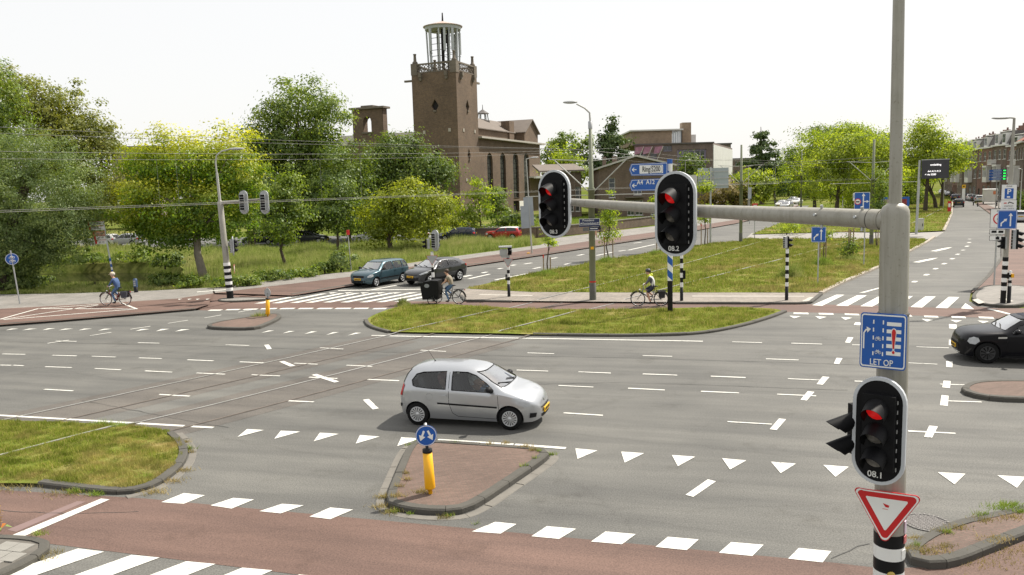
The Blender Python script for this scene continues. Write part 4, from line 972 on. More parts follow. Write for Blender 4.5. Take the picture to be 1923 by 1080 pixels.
# ---- far blocks closing the view
def far_block(px0, px1, pyt, depth, mat, label, nf=4, nw=6, dep=12):
    o,w=block_at(px0,px1,360,depth);t=thing('apartment_block',label,'building',o,0);zt_=zat(o,pyt);hs=[]
    for f in range(nf):
        for i in range(nw):
            u=w*(i+0.5)/nw;v=zt_*(f+0.35)/nf;hs.append(rect(u-w/nw*0.28,u+w/nw*0.28,v,v+zt_/nf*0.5))
    m=MB();facade(m,rect(0,w,-0.1,zt_),hs,(0,0,0),X_,-Y_,0.3);facade(m,rect(0,dep,-0.1,zt_),[],(w,0,0),Y_,X_,0.2);facade(m,rect(0,dep,-0.1,zt_),[],(0,0,0),Y_,-X_,0.2)
    m.add([(0, 0, zt_), (w, 0, zt_), (w, dep, zt_), (0, dep, zt_)], [(0, 1, 2, 3)]); m.build('wall', mat, t)
    for h in hs: window(t, (0, 0, 0), X_, -Y_, h, 0.3, 2, 1, wfr, pane_m, 0.09, False)
    m = MB(); m.b2(-0.3, w + 0.3, -0.3, dep, zt_ + 0.01, zt_ + 0.5); m.build('roof_edge', slate, t)
    return t
far_block(1378, 1442, 300, 290, bk_brown, 'distant dark apartment block behind the tall cedar', 4, 8)
far_block(1340, 1372, 272, 270, bk_school, 'distant brown block rising behind the white panelled side', 5, 4)
far_block(215, 300, 279, 230, bk_grey, 'distant grey roofed block glimpsed between the left trees', 5, 7)
far_block(1455, 1530, 340, 420, bk_red, 'far brick block closing the left-hand road', 3, 8)

# ---- terrace along the right-hand street
# local frame: x along the street (away), facade at y = 0, outward = +y, houses extend to -y
def house(row,s,wd,eave,ridge,wall,roofm,nf,nw,label,setback=0.0,bay=None,dorm=1,roof='mansard',balc=None,end_wall=False):
    fdir=row[1].normalized();fn=Vector((-fdir.y,fdir.x,0));FA=math.atan2(fdir.y,fdir.x);p=row[0]+fdir*s-fn*setback
    t=thing('terraced_house',label,'house',p,FA);t['group']='terraced houses along the right-hand street'
    dp = 11.0; fh = eave / nf; hs = []; kinds = []
    for f in range(nf):
        for i in range(nw):
            c = wd * (i + 0.5) / nw; ww = wd / nw * (0.30 if f else 0.27)
            if f==0 and i==nw-1:hs.append(rect(c-0.55,c+0.55,0.05,2.35));kinds.append('door');continue
            if bay is not None and f == 1 and i == bay: continue
            hs.append(rect(c - ww, c + ww, f * fh + fh * 0.26, f * fh + fh * 0.80)); kinds.append('win')
    m = MB(); facade(m, rect(0, wd, -0.1, eave), hs, (0, 0, 0), X_, Y_, 0.22)
    facade(m,rect(0,dp,-0.1,eave),[],(0,0,0),-Y_,-X_,0.1);facade(m,rect(0,dp,-0.1,eave),[],(wd,0,0),-Y_,X_,0.1);m.build('wall',wall,t)
    for h, k in zip(hs, kinds):
        if k == 'win': window(t, (0, 0, 0), X_, Y_, h, 0.22, 2, 2, wfr, pane_m, 0.10)
        else:
            m=MB();facade(m,h,[],(0,-0.15,0),X_,Y_,0.1);d=m.build('door',M('door_dark_green',(0.03,0.05,0.045),0.4,0.1,1),t);m=MB();m.box(((h[0][0]+h[1][0])/2+0.35,-0.1,1.1),(0.12,0.08,0.05));m.build('handle',steel,d)
    m = MB(); m.b2(-0.05, wd - 0.05, -0.3, 0.45, eave + 0.01, eave + 0.3); m.build('cornice', wfr, t)
    if roof == 'mansard':
        m=MB();m.prism([(0.02,-0.2,eave+0.31),(0.02,-1.4,ridge),(0.02,-dp+1,ridge),(0.02,-dp,eave)],(wd-0.04,0,0));rf=m.build('roof',roofm,t)
        m = MB(); m.b2(0, wd, -1.7, -1.2, ridge + 0.01, ridge + 0.18); m.build('roof_edge', wfr, rf)
        for i in range(dorm):
            c=wd*(i+0.5)/dorm;m=MB();m.b2(c-0.9,c+0.9,-2.2,-0.05,eave+0.35,ridge-0.35);dm=m.build('dormer',wfr,rf);m=MB();m.b2(c-0.65,c+0.65,-0.04,0.0,eave+0.7,ridge-0.6);m.build('pane',pane_m,dm)
    else:
        m = MB(); gable_roof(m, 0, wd, -dp, 0, eave + 0.3, ridge, 0.3); rf = m.build('roof', roofm, t)
        m=MB();m.prism([(0.05,0,eave),(0.05,-dp,eave),(0.05,-dp/2,ridge)],(0.2,0,0));m.prism([(wd-0.25,0,eave),(wd-0.25,-dp,eave),(wd-0.25,-dp/2,ridge)],(0.2,0,0));m.build('gable',wall,t)
        m=MB();R_=Matrix.Rotation(-math.atan2(ridge-eave,dp/2),3,'X');m.box((wd*0.35,-dp*0.22,eave+0.3+(ridge-eave)*0.47),(1.3,1.5,0.16),0,0,R_);m.build('roof_window',M('skylight',(0.35,0.45,0.55),0.1,0.1,1),rf)
    for c in (0.12, 0.88):
        m=MB();m.b2(wd*c-0.4,wd*c+0.4,-dp/2-0.5,-dp/2+0.5,ridge-0.4,ridge+1.3);m.b2(wd*c-0.15,wd*c+0.15,-dp/2-0.15,-dp/2+0.15,ridge+1.3,ridge+1.8);m.build('chimney',bk_red,t)
    if bay is not None:
        c = wd * (bay + 0.5) / nw; bw = wd / nw * 0.42
        m=MB();m.b2(c-bw,c+bw,0.02,0.9,fh*1.02,fh*1.32);m.b2(c-bw-0.08,c+bw+0.08,0.02,1.0,fh*1.88,fh*1.98)
        for x in(-bw,-bw*0.33,bw*0.33,bw):m.b2(c+x-0.08,c+x+0.08,0.75,0.9,fh*1.32,fh*1.88)
        m.b2(c-bw,c-bw+0.12,0.02,0.75,fh*1.32,fh*1.88);m.b2(c+bw-0.12,c+bw,0.02,0.75,fh*1.32,fh*1.88)
        b=m.build('bay_window',wfr,t);m=MB();m.b2(c-bw+0.1,c+bw-0.1,0.7,0.78,fh*1.32,fh*1.88);m.build('pane',pane_m,b)
    if balc is not None:
        c=wd*(balc+0.5)/nw;bw=wd/nw*0.45;m=MB();z0=2*fh+0.1;m.b2(c-bw,c+bw,0.02,1.0,z0-0.15,z0)
        for k in range(9): x = c - bw + 2 * bw * k / 8; m.b2(x - 0.03, x + 0.03, 0.93, 0.99, z0, z0 + 0.85)
        m.b2(c-bw,c+bw,0.92,1.0,z0+0.86,z0+0.95);m.b2(c-bw,c-bw+0.06,0.02,0.92,z0+0.1,z0+0.9);m.b2(c+bw-0.06,c+bw,0.02,0.92,z0+0.1,z0+0.9);m.build('balcony',wfr,t)
    return t
ROW1=(Vector((72,110,0)),Vector((0.45,0.893,0)));ROW2=(Vector((102,160,0)),Vector((0.2,0.98,0)));ROW3=(Vector((108.6,193,0)),Vector((0.40,0.917,0)))
house(ROW1,-12,26.5,8.7,11.6,bk_grey,tilegrey,2,8,'grey brick two storey house behind the right lamp post',4.0,None,0,'gable')
house(ROW1,14.8,11.0,10.3,14.2,bk_brown,tiler,3,3,'brown house with steep red tiled roof and skylight',0.0,1,0,'gable')
house(ROW2,0,7.8,11.0,13.4,bk_red,slate,3,3,'red brick terraced house with white balcony left of the red roof',0.0,1,1,'mansard',0)
house(ROW2,8,7.8,11.4,14.4,bk_brown,slate,3,3,'dark brown terraced house with two dormers and white bay',0.0,1,2,'mansard',2)
house(ROW2,16,8.2,11.2,14.0,bk_red,slate,3,3,'red brown terraced house half hidden by the avenue tree',0.0,0,1)
house(ROW2,24.4,8.2,11.0,13.6,bk_brown,slate,3,3,'brown terraced house at the bend of the street',0.0,1,2,'mansard',2)
house(ROW3,0,9.5,11.0,13.4,bk_grey,slate,3,4,'greyish terraced house under the avenue tree crown',0.0,2,1)
house(ROW3,9.7,12,11.0,13.4,bk_red,slate,3,5,'reddish terraced house near the far end of the street',0.0,2,2)
house(ROW3,21.9,30,11.0,13.4,bk_brown,slate,3,9,'long brown terrace closing the far end of the street',0.0,4,3)
# low wall in front of the church lawn, made of capped sections
wl_=thing('garden_wall','low brown brick wall in front of the church lawn','wall');pts=resample(GP([(880,448),(1000,446.5),(1050,443.5),(1120,436),(1236,421)]),4.0)
for i in range(len(pts) - 1):
    a,b=pts[i],pts[i+1];d=b-a;c=(a+b)/2;m=MB();an=math.atan2(d.y,d.x);m.box((c.x,c.y,0.55),(d.length-0.02,0.3,1.1),0,an);s_=m.build('wall_section',bk_hall,wl_)
    m = MB(); m.box((c.x, c.y, 1.15), (d.length - 0.04, 0.42, 0.1), 0, an); m.build('coping', gutter, s_)
P_lawn=ccw([Vector((p.x,p.y,0))for p in GP([(900,438),(1010,438),(1050,440),(1120,433),(1236,418),(1250,408),(1150,404),(960,414),(900,425)])])
field('bright green lawn in front of the church', P_lawn, 30000, 0.22, 0.09, -0.03, gr_lawn, 4.0)
# ------------------------------------------------------------------ trees, shrubs, saplings
def leaf_mesh(name, C, size, mat, parent, out=None, tip=None, asp=0.55):
    """many small leaf faces at points C (world coordinates relative to parent)"""
    n = len(C); a = RNG.normal(size=(n, 3)); a /= np.linalg.norm(a, axis=1, keepdims=True)
    if out is not None:
        nn = out + RNG.normal(size=(n, 3)) * 0.42; nn[:, 2] += 0.45
    else: nn = RNG.normal(size=(n, 3)); nn[:, 2] = np.abs(nn[:, 2]) + 0.3
    nn /= np.linalg.norm(nn, axis=1, keepdims=True)
    t = np.cross(nn, a); t /= np.linalg.norm(t, axis=1, keepdims=True) + 1e-9; b = np.cross(nn, t)
    s = (size * RNG.uniform(0.6, 1.35, n))[:, None] * 0.5
    V = np.stack([C - t * s, C - b * s * asp * 1.0, C + t * s, C + b * s * asp], 1).reshape(-1, 3)
    o = fast_mesh(name, V, np.arange(len(V)).reshape(-1, 4), mat, parent, 4)
    if tip is not None:
        at=o.data.attributes.new('tip','FLOAT','POINT');at.data.foreach_set('value',np.repeat(tip,4).astype(np.float32))
    return o
def crown_points(E, n, clump_r, shell=0.5):
    """leaf positions in clumps spread through the ellipsoids E = [(centre, radii)]"""
    vol = np.array([(r[0] * r[1] * r[2]) ** (2 / 3) for _, r in E]); pr = vol / vol.sum()
    per = 80; nc = max(8, n // per); which = RNG.choice(len(E), nc, p=pr)
    d = RNG.normal(size=(nc, 3)); d /= np.linalg.norm(d, axis=1, keepdims=True)
    rad = (shell + (1.06 - shell) * RNG.uniform(0, 1, nc) ** 0.6)[:, None]
    cen = np.array([E[i][0] for i in which]); rr = np.array([E[i][1] for i in which])
    wob = 1 + 0.24 * np.sin(d[:, 0:1] * 7 + d[:, 2:3] * 5 + which[:, None]) + RNG.normal(size=(nc, 1)) * 0.09
    CC = cen + d * rr * rad * wob
    k=RNG.integers(0,nc,n);q=RNG.normal(size=(n,3))*clump_r*np.array([1,1,0.55])*RNG.uniform(0.6,1.3,nc)[k][:,None]
    P = CC[k] + q; out = d[k] * 0.7 + q / (clump_r + 1e-6) * 0.5
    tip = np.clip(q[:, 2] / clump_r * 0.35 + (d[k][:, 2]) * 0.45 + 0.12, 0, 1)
    return P, out, tip, CC
def tree(base,ells,mat,label,name='tree',depth=None,dens=0.75,lp=4.0,cl=7.0,trunk_r=None,bark_m=None,top=None,tip=False,shell=0.5,limbs=9,group=None,asp=0.6,cat='tree',thick=1.0):
    g = G(*base) if depth is None else None
    if g is None: q = PD(base[0], base[1], depth); g = Vector((q.x, q.y, 0))
    D = g.y; k = mpp(D); t = thing(name, label, cat, (g.x, g.y, 0), 0, group)
    E = []; area = 0
    for cx, cy, rx, ry in ells:
        c=PD(cx,cy,D)-Vector((g.x,g.y,0));E.append((np.array([c.x,RNG.uniform(-0.15,0.15)*rx*k,c.z]),np.array([rx*k,max(min(rx,ry),0.75*rx)*k*thick,ry*k])));area+=math.pi*rx*ry
    n = int(area * dens * 1.15 / (lp / 3.4) ** 2); P, out, tp, CC = crown_points(E, n, cl * k * 1.45, shell)
    keep = P[:, 2] > 0.15; P, out, tp = P[keep], out[keep], tp[keep]
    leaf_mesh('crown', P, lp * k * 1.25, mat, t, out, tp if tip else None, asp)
    zc=max(e[0][2]+e[1][2]*0.5 for e in E);cm=sum((e[0]for e in E))/len(E);eh=max(E,key=lambda e:e[0][2]+e[1][2])[0]
    tr_ = trunk_r or max(0.06, min(0.45, zc * 0.022)); m = MB()
    pts=[(0,0,-0.05),(0.02*zc*RNG.normal(),0,zc*0.2),(cm[0]*0.35,cm[1]*0.3,zc*0.45),(cm[0]*0.8,cm[1]*0.6,min(zc*0.72,eh[2]*0.85)),(eh[0],eh[1],eh[2])]
    m.tube(pts, [tr_ * 1.35, tr_, tr_ * 0.8, tr_ * 0.5, tr_ * 0.15], 8)
    tk = m.build('trunk', bark_m or bark, t)
    if limbs:
        m = MB()
        for i in RNG.integers(0, len(CC), limbs):
            e=Vector(CC[i]);f=RNG.uniform(0.3,0.6);a=Vector((cm[0]*f*0.9,cm[1]*f*0.8,max(zc*0.22,min(zc*f,e.z*0.75))));mid=a.lerp(e,0.5)+Vector((0,0,0.06*zc))
            m.tube([a, mid, e], [tr_ * 0.42, tr_ * 0.26, tr_ * 0.08], 5)
        m.build('limbs', bark_m or bark, t)['kind'] = 'stuff'
    return t
lf_willow = leafmat('leaf_willow', (0.055, 0.092, 0.036), (0.165, 0.210, 0.095), 0.3)
lf_olive = leafmat('leaf_olive', (0.075, 0.095, 0.022), (0.180, 0.190, 0.050), 0.35)
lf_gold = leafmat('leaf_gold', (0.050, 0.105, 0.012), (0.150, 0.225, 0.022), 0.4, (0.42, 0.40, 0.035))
lf_mid = leafmat('leaf_mid', (0.055, 0.098, 0.022), (0.165, 0.210, 0.050), 0.35)
lf_dark = leafmat('leaf_dark', (0.038, 0.070, 0.018), (0.118, 0.160, 0.038), 0.3)
lf_bush = leafmat('leaf_bush', (0.100, 0.135, 0.014), (0.245, 0.275, 0.036), 0.4)
lf_fresh = leafmat('leaf_fresh', (0.100, 0.155, 0.020), (0.250, 0.300, 0.048), 0.45)
lf_lime = leafmat('leaf_lime', (0.110, 0.160, 0.022), (0.265, 0.310, 0.052), 0.45)
lf_con = leafmat('leaf_conifer', (0.026, 0.052, 0.022), (0.080, 0.115, 0.045), 0.15)
lf_brown = leafmat('leaf_brown', (0.085, 0.075, 0.030), (0.190, 0.150, 0.070), 0.25)

tree((8,546),[(70,370,105,95),(25,300,80,55),(125,430,55,60),(20,450,80,70),(75,465,42,40),(150,395,35,45),(-30,380,90,120)],lf_willow,'grey green willow overhanging the canal at the left edge','willow_tree',dens=0.85,cl=6.5,trunk_r=0.34,asp=0.35,lp=3.2)
tree((120,475),[(60,195,62,55),(120,240,75,70),(170,290,55,75),(60,280,90,90),(195,260,28,40),(150,360,65,60),(20,165,35,35),(205,380,40,40)],lf_olive,'tall olive green tree rising behind the willow',dens=0.62,cl=7,asp=0.6)
tree((-70,520),[(-20,190,52,65),(-40,300,60,90)],lf_mid,'bright green tree cut by the left edge',dens=0.9,limbs=4)
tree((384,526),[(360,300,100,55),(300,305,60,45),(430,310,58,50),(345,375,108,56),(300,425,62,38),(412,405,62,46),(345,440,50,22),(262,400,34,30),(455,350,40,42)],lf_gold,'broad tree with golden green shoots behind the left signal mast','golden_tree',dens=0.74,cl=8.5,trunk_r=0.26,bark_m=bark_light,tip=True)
tree((590,452),[(560,190,55,38),(600,225,48,42),(520,215,35,28),(530,265,65,40),(620,290,42,55),(560,300,85,50),(485,258,32,25),(575,370,90,60),(505,330,55,50)],lf_mid,'tall green tree left of the brick belfry',dens=0.8,cl=8,trunk_r=0.42)
tree((755,446),[(745,290,42,36),(715,330,55,50),(785,320,58,38),(830,335,25,25),(740,375,75,50),(680,375,55,55)],lf_dark,'dark green tree growing in front of the church tower',dens=0.85,cl=8)
tree((655,455),[(645,345,58,60),(600,378,65,42),(680,398,45,28)],lf_dark,'shady dark tree between the tall trees',dens=0.9,cl=8)
tree((470,462),[(475,365,60,52),(455,392,50,28),(500,392,45,26)],lf_dark,'shady dark tree behind the golden tree',dens=0.9,cl=8)
tree((735,472),[(755,372,40,24),(795,392,52,32),(725,400,48,34),(770,422,62,28),(838,384,26,16),(705,440,26,18),(775,350,18,12)],lf_bush,'low spreading yellow green tree before the parked cars','spreading_tree',dens=0.95,cl=7,trunk_r=0.2,limbs=6)
tree((537,502),[(538,380,34,42),(530,415,42,40),(545,345,22,26),(535,450,26,16)],lf_mid,'slim young tree on the verge left of the red topped post','young_tree',dens=0.62,cl=7,trunk_r=0.11,shell=0.25,limbs=5)
tree((634,474),[(630,355,22,34),(633,395,34,36),(640,425,30,20)],lf_dark,'slim darker young tree right of the verge','young_tree',dens=0.62,cl=7,trunk_r=0.11,shell=0.25,limbs=5)
tree((478,468),[(478,395,24,40),(475,430,22,18)],lf_mid,'thin young tree close behind the signal mast','young_tree',dens=0.5,cl=6,trunk_r=0.08,shell=0.25,limbs=3)
tree((903,447),[(897,338,9,13),(897,366,19,17),(893,395,29,20),(915,378,12,10),(885,412,24,12)],lf_fresh,'fresh green sapling in front of the church wall','young_tree',dens=0.75,cl=5,trunk_r=0.09,shell=0.2,limbs=4)
tree((934,425),[(932,365,17,15),(938,385,22,20),(928,392,16,14)],lf_mid,'small dark round tree against the church windows','young_tree',dens=0.85,cl=5,limbs=3)
tree((866,438),[(850,415,18,14),(872,418,14,12)],lf_bush,'yellow green bush at the foot of the tower','shrub',dens=0.9,cl=4,limbs=2,cat='shrub')
tree((960,432),[(955,412,24,12),(985,415,16,8),(935,412,14,10)],lf_dark,'dark low shrubs below the church windows','shrub',dens=1.0,cl=4,limbs=2,cat='shrub')
# backdrop crowns behind the hall and school
tree((1065,400),[(1062,268,38,15),(1050,290,36,20),(1090,285,24,20)],lf_mid,'round green tree far behind the annex',depth=215,dens=0.9,cl=5,limbs=3)
tree((1055,400),[(1050,296,32,18),(1040,315,28,14),(1085,330,14,26)],lf_fresh,'fresh green tree behind the annex roof',depth=165,dens=0.9,cl=5,limbs=3)
tree((1148,400),[(1147,236,10,15),(1132,256,19,9),(1164,262,22,11),(1150,275,24,14),(1130,290,26,10),(1172,295,26,12),(1148,312,40,16),(1178,330,24,14),(1120,325,24,14)],lf_con,'dark ragged conifer behind the brick hall','conifer_tree',depth=172,dens=1.4,cl=4.0,limbs=8,shell=0.15)
tree((1290,400),[(1290,312,26,22),(1300,335,22,20)],lf_dark,'dark round tree before the dark brick block',depth=180,dens=0.95,cl=5,limbs=3)
tree((1430,400),[(1429,238,5,11),(1429,256,12,7),(1434,269,19,6),(1422,281,20,6),(1437,291,24,7),(1420,303,28,7),(1440,315,32,8),(1422,328,34,9),(1436,345,30,10)],lf_con,'tall tiered cedar right of the white panelled side','cedar_tree',depth=190,dens=2.0,cl=2.8,limbs=8,shell=0.1)
tree((1456,400),[(1456,292,9,10),(1455,312,17,14),(1458,340,24,20)],lf_con,'smaller dark conifer beside the tall cedar','conifer_tree',depth=195,dens=1.0,cl=3.5,limbs=4,shell=0.1)
tree((1408,398),[(1412,332,30,20),(1405,355,38,25),(1430,350,24,22)],lf_lime,'yellow green shrub tree left of the far road',depth=150,dens=0.9,cl=5,limbs=3)
tree((1372,400),[(1362,365,36,24),(1345,378,20,16),(1392,376,22,18)],lf_brown,'brownish hedge shrub left of the far road','shrub',depth=148,dens=0.95,cl=5,limbs=3,cat='shrub')
# avenue trees between the two roads
AV = 'avenue trees between the two roads'
for b, dp, el, mt, lab in [
    ((1570,405),118,[(1585,285,48,38),(1555,305,42,40),(1610,310,40,38),(1570,340,52,30),(1605,262,28,18)],lf_lime,'broad lime green avenue tree left of the signal mast'),
    ((1655,415),112,[(1650,285,34,30),(1660,320,34,36),(1640,350,38,30),(1662,370,28,24)],lf_lime,'lime green avenue tree half hidden by the mast'),
    ((1530,398),150,[(1530,290,34,28),(1520,320,38,34),(1545,260,34,18),(1525,355,32,22)],lf_fresh,'avenue tree at the left end of the green row'),
    ((1625,400),150,[(1630,255,40,16),(1600,250,36,12),(1660,262,36,16),(1625,300,60,40),(1600,365,45,25)],lf_fresh,'taller avenue tree filling the row behind'),
    ((1500,390),220,[(1490,295,26,26),(1500,330,30,36),(1482,345,20,24)],lf_mid,'distant darker avenue tree beside the far road'),
    ((1560,390),230,[(1540,252,40,12),(1580,252,40,14),(1640,258,46,14),(1560,300,60,36)],lf_mid,'hazy distant tree row behind the avenue'),
    ((1480,388),265,[(1478,325,26,36),(1508,342,30,30),(1462,352,22,22)],lf_mid,'hazy green tree closing the far left-hand road'),
    ((1737,408),128,[(1742,248,40,30),(1715,285,40,34),(1765,275,40,30),(1745,310,60,26),(1792,298,26,22)],lf_lime,'large lime green tree right of the signal mast'),
    ((1768,400),142,[(1775,290,38,26),(1750,320,40,20),(1795,308,24,16)],lf_fresh,'lime green tree close to the terraced houses'),
    ((1757,403),138,[(1735,320,34,22),(1715,335,26,20)],lf_fresh,'tree trunk with low crown beside the display board'),
    ((1700,400),160,[(1705,330,34,40),(1690,370,26,24),(1720,372,22,20)],lf_mid,'darker avenue tree behind the display board')]:
    tree(b, el, mt, lab, 'avenue_tree', dp, 0.62, 3.2, 6.0, 0.28, None, None, False, 0.35, 10, AV)
tree((1600,390),[(1560,375,60,14),(1640,372,60,16),(1700,375,50,14),(1510,372,30,16)],lf_mid,'low green hedge along the far side of the median','hedge',depth=240,dens=0.9,cl=5,limbs=0,cat='hedge')
tree((1895,402),[(1912,372,18,14),(1930,378,22,18)],lf_dark,'dark hedge before the grey brick house','hedge',depth=104,dens=0.95,cl=4,limbs=0,cat='hedge')
tree((300,400),[(250,345,60,40),(330,330,60,45),(430,340,70,40),(210,380,60,40)],lf_olive,'distant tree belt behind the golden tree','tree',depth=150,dens=0.8,cl=6,limbs=3)
# saplings on the wide median, with stakes
stakem=M('stake_wood',(0.27,0.20,0.13),0.9,0.2,4);stake_red=M('stake_red_top',(0.55,0.05,0.03),0.6,0.1,3)
def sapling(base, ells, label, stakes, mat=lf_fresh, dens=0.45):
    g=G(*base);t=tree(base,ells,mat,label,'sapling',None,dens,3.0,5.0,0.045,None,None,False,0.15,3,'staked saplings on the median',cat='sapling')
    for dx, dy, h, red in stakes:
        m = MB(); m.tube([(dx, dy, 0), (dx, dy, h)], 0.045, 6); s_ = m.build('stake', stakem, t)
        if red:m=MB();m.tube([(dx,dy,h),(dx,dy,h+0.22)],0.05,6);m.build('stake_top',stake_red,s_)
    return t
sapling((1029,514),[(1030,430,10,22),(1035,455,12,10)],'thin sapling with red topped stake nearest the crossing',[(-0.28,0,1.05,True),(0.18,0.05,1.1,False)])
sapling((1144,488),[(1143,440,15,22),(1146,418,12,14),(1140,395,14,20),(1150,372,8,16)],'leafy sapling with stakes right of the overhead line pole',[(-0.35,0,1.55,True),(0.3,0.1,1.6,False)])
sapling((1240,474),[(1238,400,12,20),(1232,380,8,20)],'sapling behind the middle traffic light',[(-0.3,0,1.6,True),(0.25,0.1,1.4,False)])
sapling((1323,462),[(1325,350,14,26),(1322,395,12,22),(1318,320,6,14)],'tall thin sapling right of the middle traffic light',[(-0.3,0,1.8,True),(0.3,0.1,1.6,False)])
sapling((1477,441),[(1465,428,16,5),(1490,426,16,6),(1478,435,8,6)],'bare spreading sapling by the cross path',[],dens=0.5)
sapling((1546,494),[(1552,440,12,14),(1545,432,8,10)],'staked sapling beside the blue merge sign',[(-0.25,0,1.9,True),(0.2,0.1,1.7,False)])
sapling((1597,487),[(1598,462,10,16),(1592,470,9,10)],'ivy covered staked sapling on the far median',[(-0.15,0,2.2,False),(0.2,0.05,2.2,False),(0.05,0.2,2.1,False)],lf_mid,0.8)
sapling((1646,464),[(1650,390,8,40),(1655,350,10,30)],'slender dark sapling left of the mast',[(0.1,0,2.0,False)],lf_mid,0.7)
# tufts, weeds and hedgerow
def tuft(base, rx, h, label, mat, n=900, name='shrub', spread=1.0, w=0.03):
    g=G(*base);r=rx*mpp(g.y);pts=RNG.normal(size=(n,2))*r*0.5;V,Fq=blades(pts,h,w,-0.02,0.6,np.clip(1.2-np.hypot(*pts.T)/r,0.2,1.2))
    o=fast_mesh(name,V,Fq,mat);o.location=(g.x,g.y,0.06);return tag(o,label,'plant',kind='stuff')
tuft((1025, 519), 26, 0.45, 'dense green weed tuft around the nearest sapling', gr_lawn, 1500, 'weed_tuft')
tuft((1140, 494), 24, 0.5, 'green weed tuft below the leafy sapling', gr_lawn, 1400, 'weed_tuft')
tuft((1232,479),18,0.45,'grass tuft below the sapling behind the middle light',gr_lawn,900,'weed_tuft')
tuft((1485,522),24,0.95,'tall dark weeds right of the black and white signal post',gr_tall,1600,'weed_tuft')
tuft((1545, 499), 22, 0.6, 'bright green tuft beside the blue merge sign post', gr_lawn, 1500, 'weed_tuft')
tuft((1600,489),30,0.45,'brown dry tuft around the ivy covered sapling',MATS['grass_tall'],900,'weed_tuft')
tuft((490,598),28,0.3,'yellow flowering weeds at the foot of the far yellow post',gr_near,500,'weed_tuft',w=0.02)
tuft((757, 574), 14, 0.40, 'tall weed at the left tip of the mid crossing island', gr_tall, 500, 'weed_tuft')
tree((640,512),[(640,488,20,20),(655,495,14,14)],lf_willow,'round grey green bush at the verge end','shrub',dens=0.9,cl=4,limbs=2,cat='shrub')
for i,(x,y,r,hh)in enumerate(((455,530,40,20),(510,520,40,18),(565,513,38,18),(610,506,30,16),(420,533,22,22))):
    tree((x,y+9),[(x,y-4,r*0.7,hh*0.5),(x+r*0.4,y-2,r*0.5,hh*0.45),(x-r*0.4,y,r*0.5,hh*0.4)],(lf_mid,lf_dark)[i%2],('bramble hedge section right behind the left signal mast','second bramble section along the verge edge','third bramble section along the verge edge','bramble section next to the round bush','bramble clump left of the signal mast')[i],'bramble_hedge',dens=0.9,cl=4,limbs=0,cat='hedge')
for i,(x,y,rx,ry,mt)in enumerate(((175,484,45,11,lf_dark),(245,482,50,11,lf_mid),(310,490,30,15,lf_dark),(130,474,40,10,lf_mid),(50,485,60,18,lf_dark),(312,524,34,14,lf_dark),(350,528,36,12,lf_mid),(60,525,30,16,lf_willow),(20,520,40,26,lf_willow))):
    tree((x,y+ry),[(x,y,rx,ry),(x+rx*0.5,y+3,rx*0.6,ry*0.8)],mt,('dark reeds on the far canal bank','green reeds behind the direction signpost','dark bank bush below the golden tree','pale bank shrub behind the willow','dark bank bush at the left end of the canal','undergrowth right of the canal water','undergrowth at the golden tree trunk','low willow shoots by the canal edge','willow shoots near the left edge')[i],'bank_shrub',dens=0.8,cl=4,limbs=0,cat='shrub')
# weeds in the joints of the islands
def joint_weeds(label, spots, mat, hh=0.09):
    V_, F_ = [], []; o_ = 0
    for x, y, r, n, z in spots:
        g=G(x,y);pts=np.array([[g.x,g.y]])+RNG.normal(size=(n,2))*r*np.array([1,0.5]);V,Fq=blades(pts,hh,0.012,z,0.9);V_.append(V);F_.append(Fq+o_);o_+=len(V)
    return tag(fast_mesh('weeds', np.vstack(V_), np.vstack(F_), mat), label, 'weeds', kind='stuff')
dryw = grassmat('dry_weeds', (0.34, 0.26, 0.09), (0.46, 0.37, 0.16), (0.42, 0.33, 0.14), 0.5, 2.0)
joint_weeds('green weeds in the joints of the triangular island',[(742,962,0.07,110,0),(773,966,0.05,50,0),(843,970,0.05,50,0),(1034,855,0.06,90,0),(1005,872,0.05,30,.12),(985,886,0.05,30,.12),(856,841,0.04,40,.1),(768,845,0.05,40,.1),(785,838,0.05,40,.1),(1013,858,.04,25,.12),(895,985,.05,12,0)],gr_lawn)
joint_weeds('dry straw weeds around the triangular island',[(722,935,0.09,160,0),(716,953,0.10,120,0),(735,963,0.12,140,0),(745,944,0.08,90,.12),(795,936,0.09,120,.12),(765,912,0.05,50,.12),(762,900,0.04,40,.12),(950,843,0.06,60,.12),(990,850,.08,90,.12),(1000,856,.06,60,.12),(835,974,.07,60,0),(920,845,.05,40,.12),(750,925,.05,40,.12)],dryw)
joint_weeds('dry and green weeds on the lower right island',[(1720,1046,0.12,150,.12),(1750,1050,0.15,170,.12),(1775,1040,.1,80,.12),(1870,1028,.14,160,.12),(1800,1005,.12,120,.12),(1770,1012,.08,90,.12),(1850,990,.12,120,.12),(1900,985,.12,120,.12),(1850,1056,.3,260,0),(1910,1034,.25,240,0),(1715,1025,.06,80,.12)],dryw,0.06)
joint_weeds('green weeds on the lower right island',[(1880,967,0.16,220,.12),(1895,962,.1,140,.12),(1915,975,.05,60,.12),(1778,1014,.05,60,.12),(1840,980,.08,60,.12),(1720,1040,.05,40,.12)],gr_lawn)
joint_weeds('straw along the kerb of the left grass median',[(342,885,.12,150,0),(320,905,.15,160,0),(290,925,.15,170,0),(355,850,.08,80,0),(30,915,.4,300,.02),(120,927,.3,200,0),(350,835,.06,80,.05),(100,1040,.1,60,0),(85,1050,.1,60,0)],dryw)
joint_weeds('green weeds along the kerb of the left grass median',[(145,925,.1,160,0),(180,930,.08,100,0),(275,905,.1,100,.1),(352,845,.08,90,0),(75,1015,.08,70,.1),(225,805,.12,200,.05),(190,802,.2,260,.05)],gr_lawn,0.12)
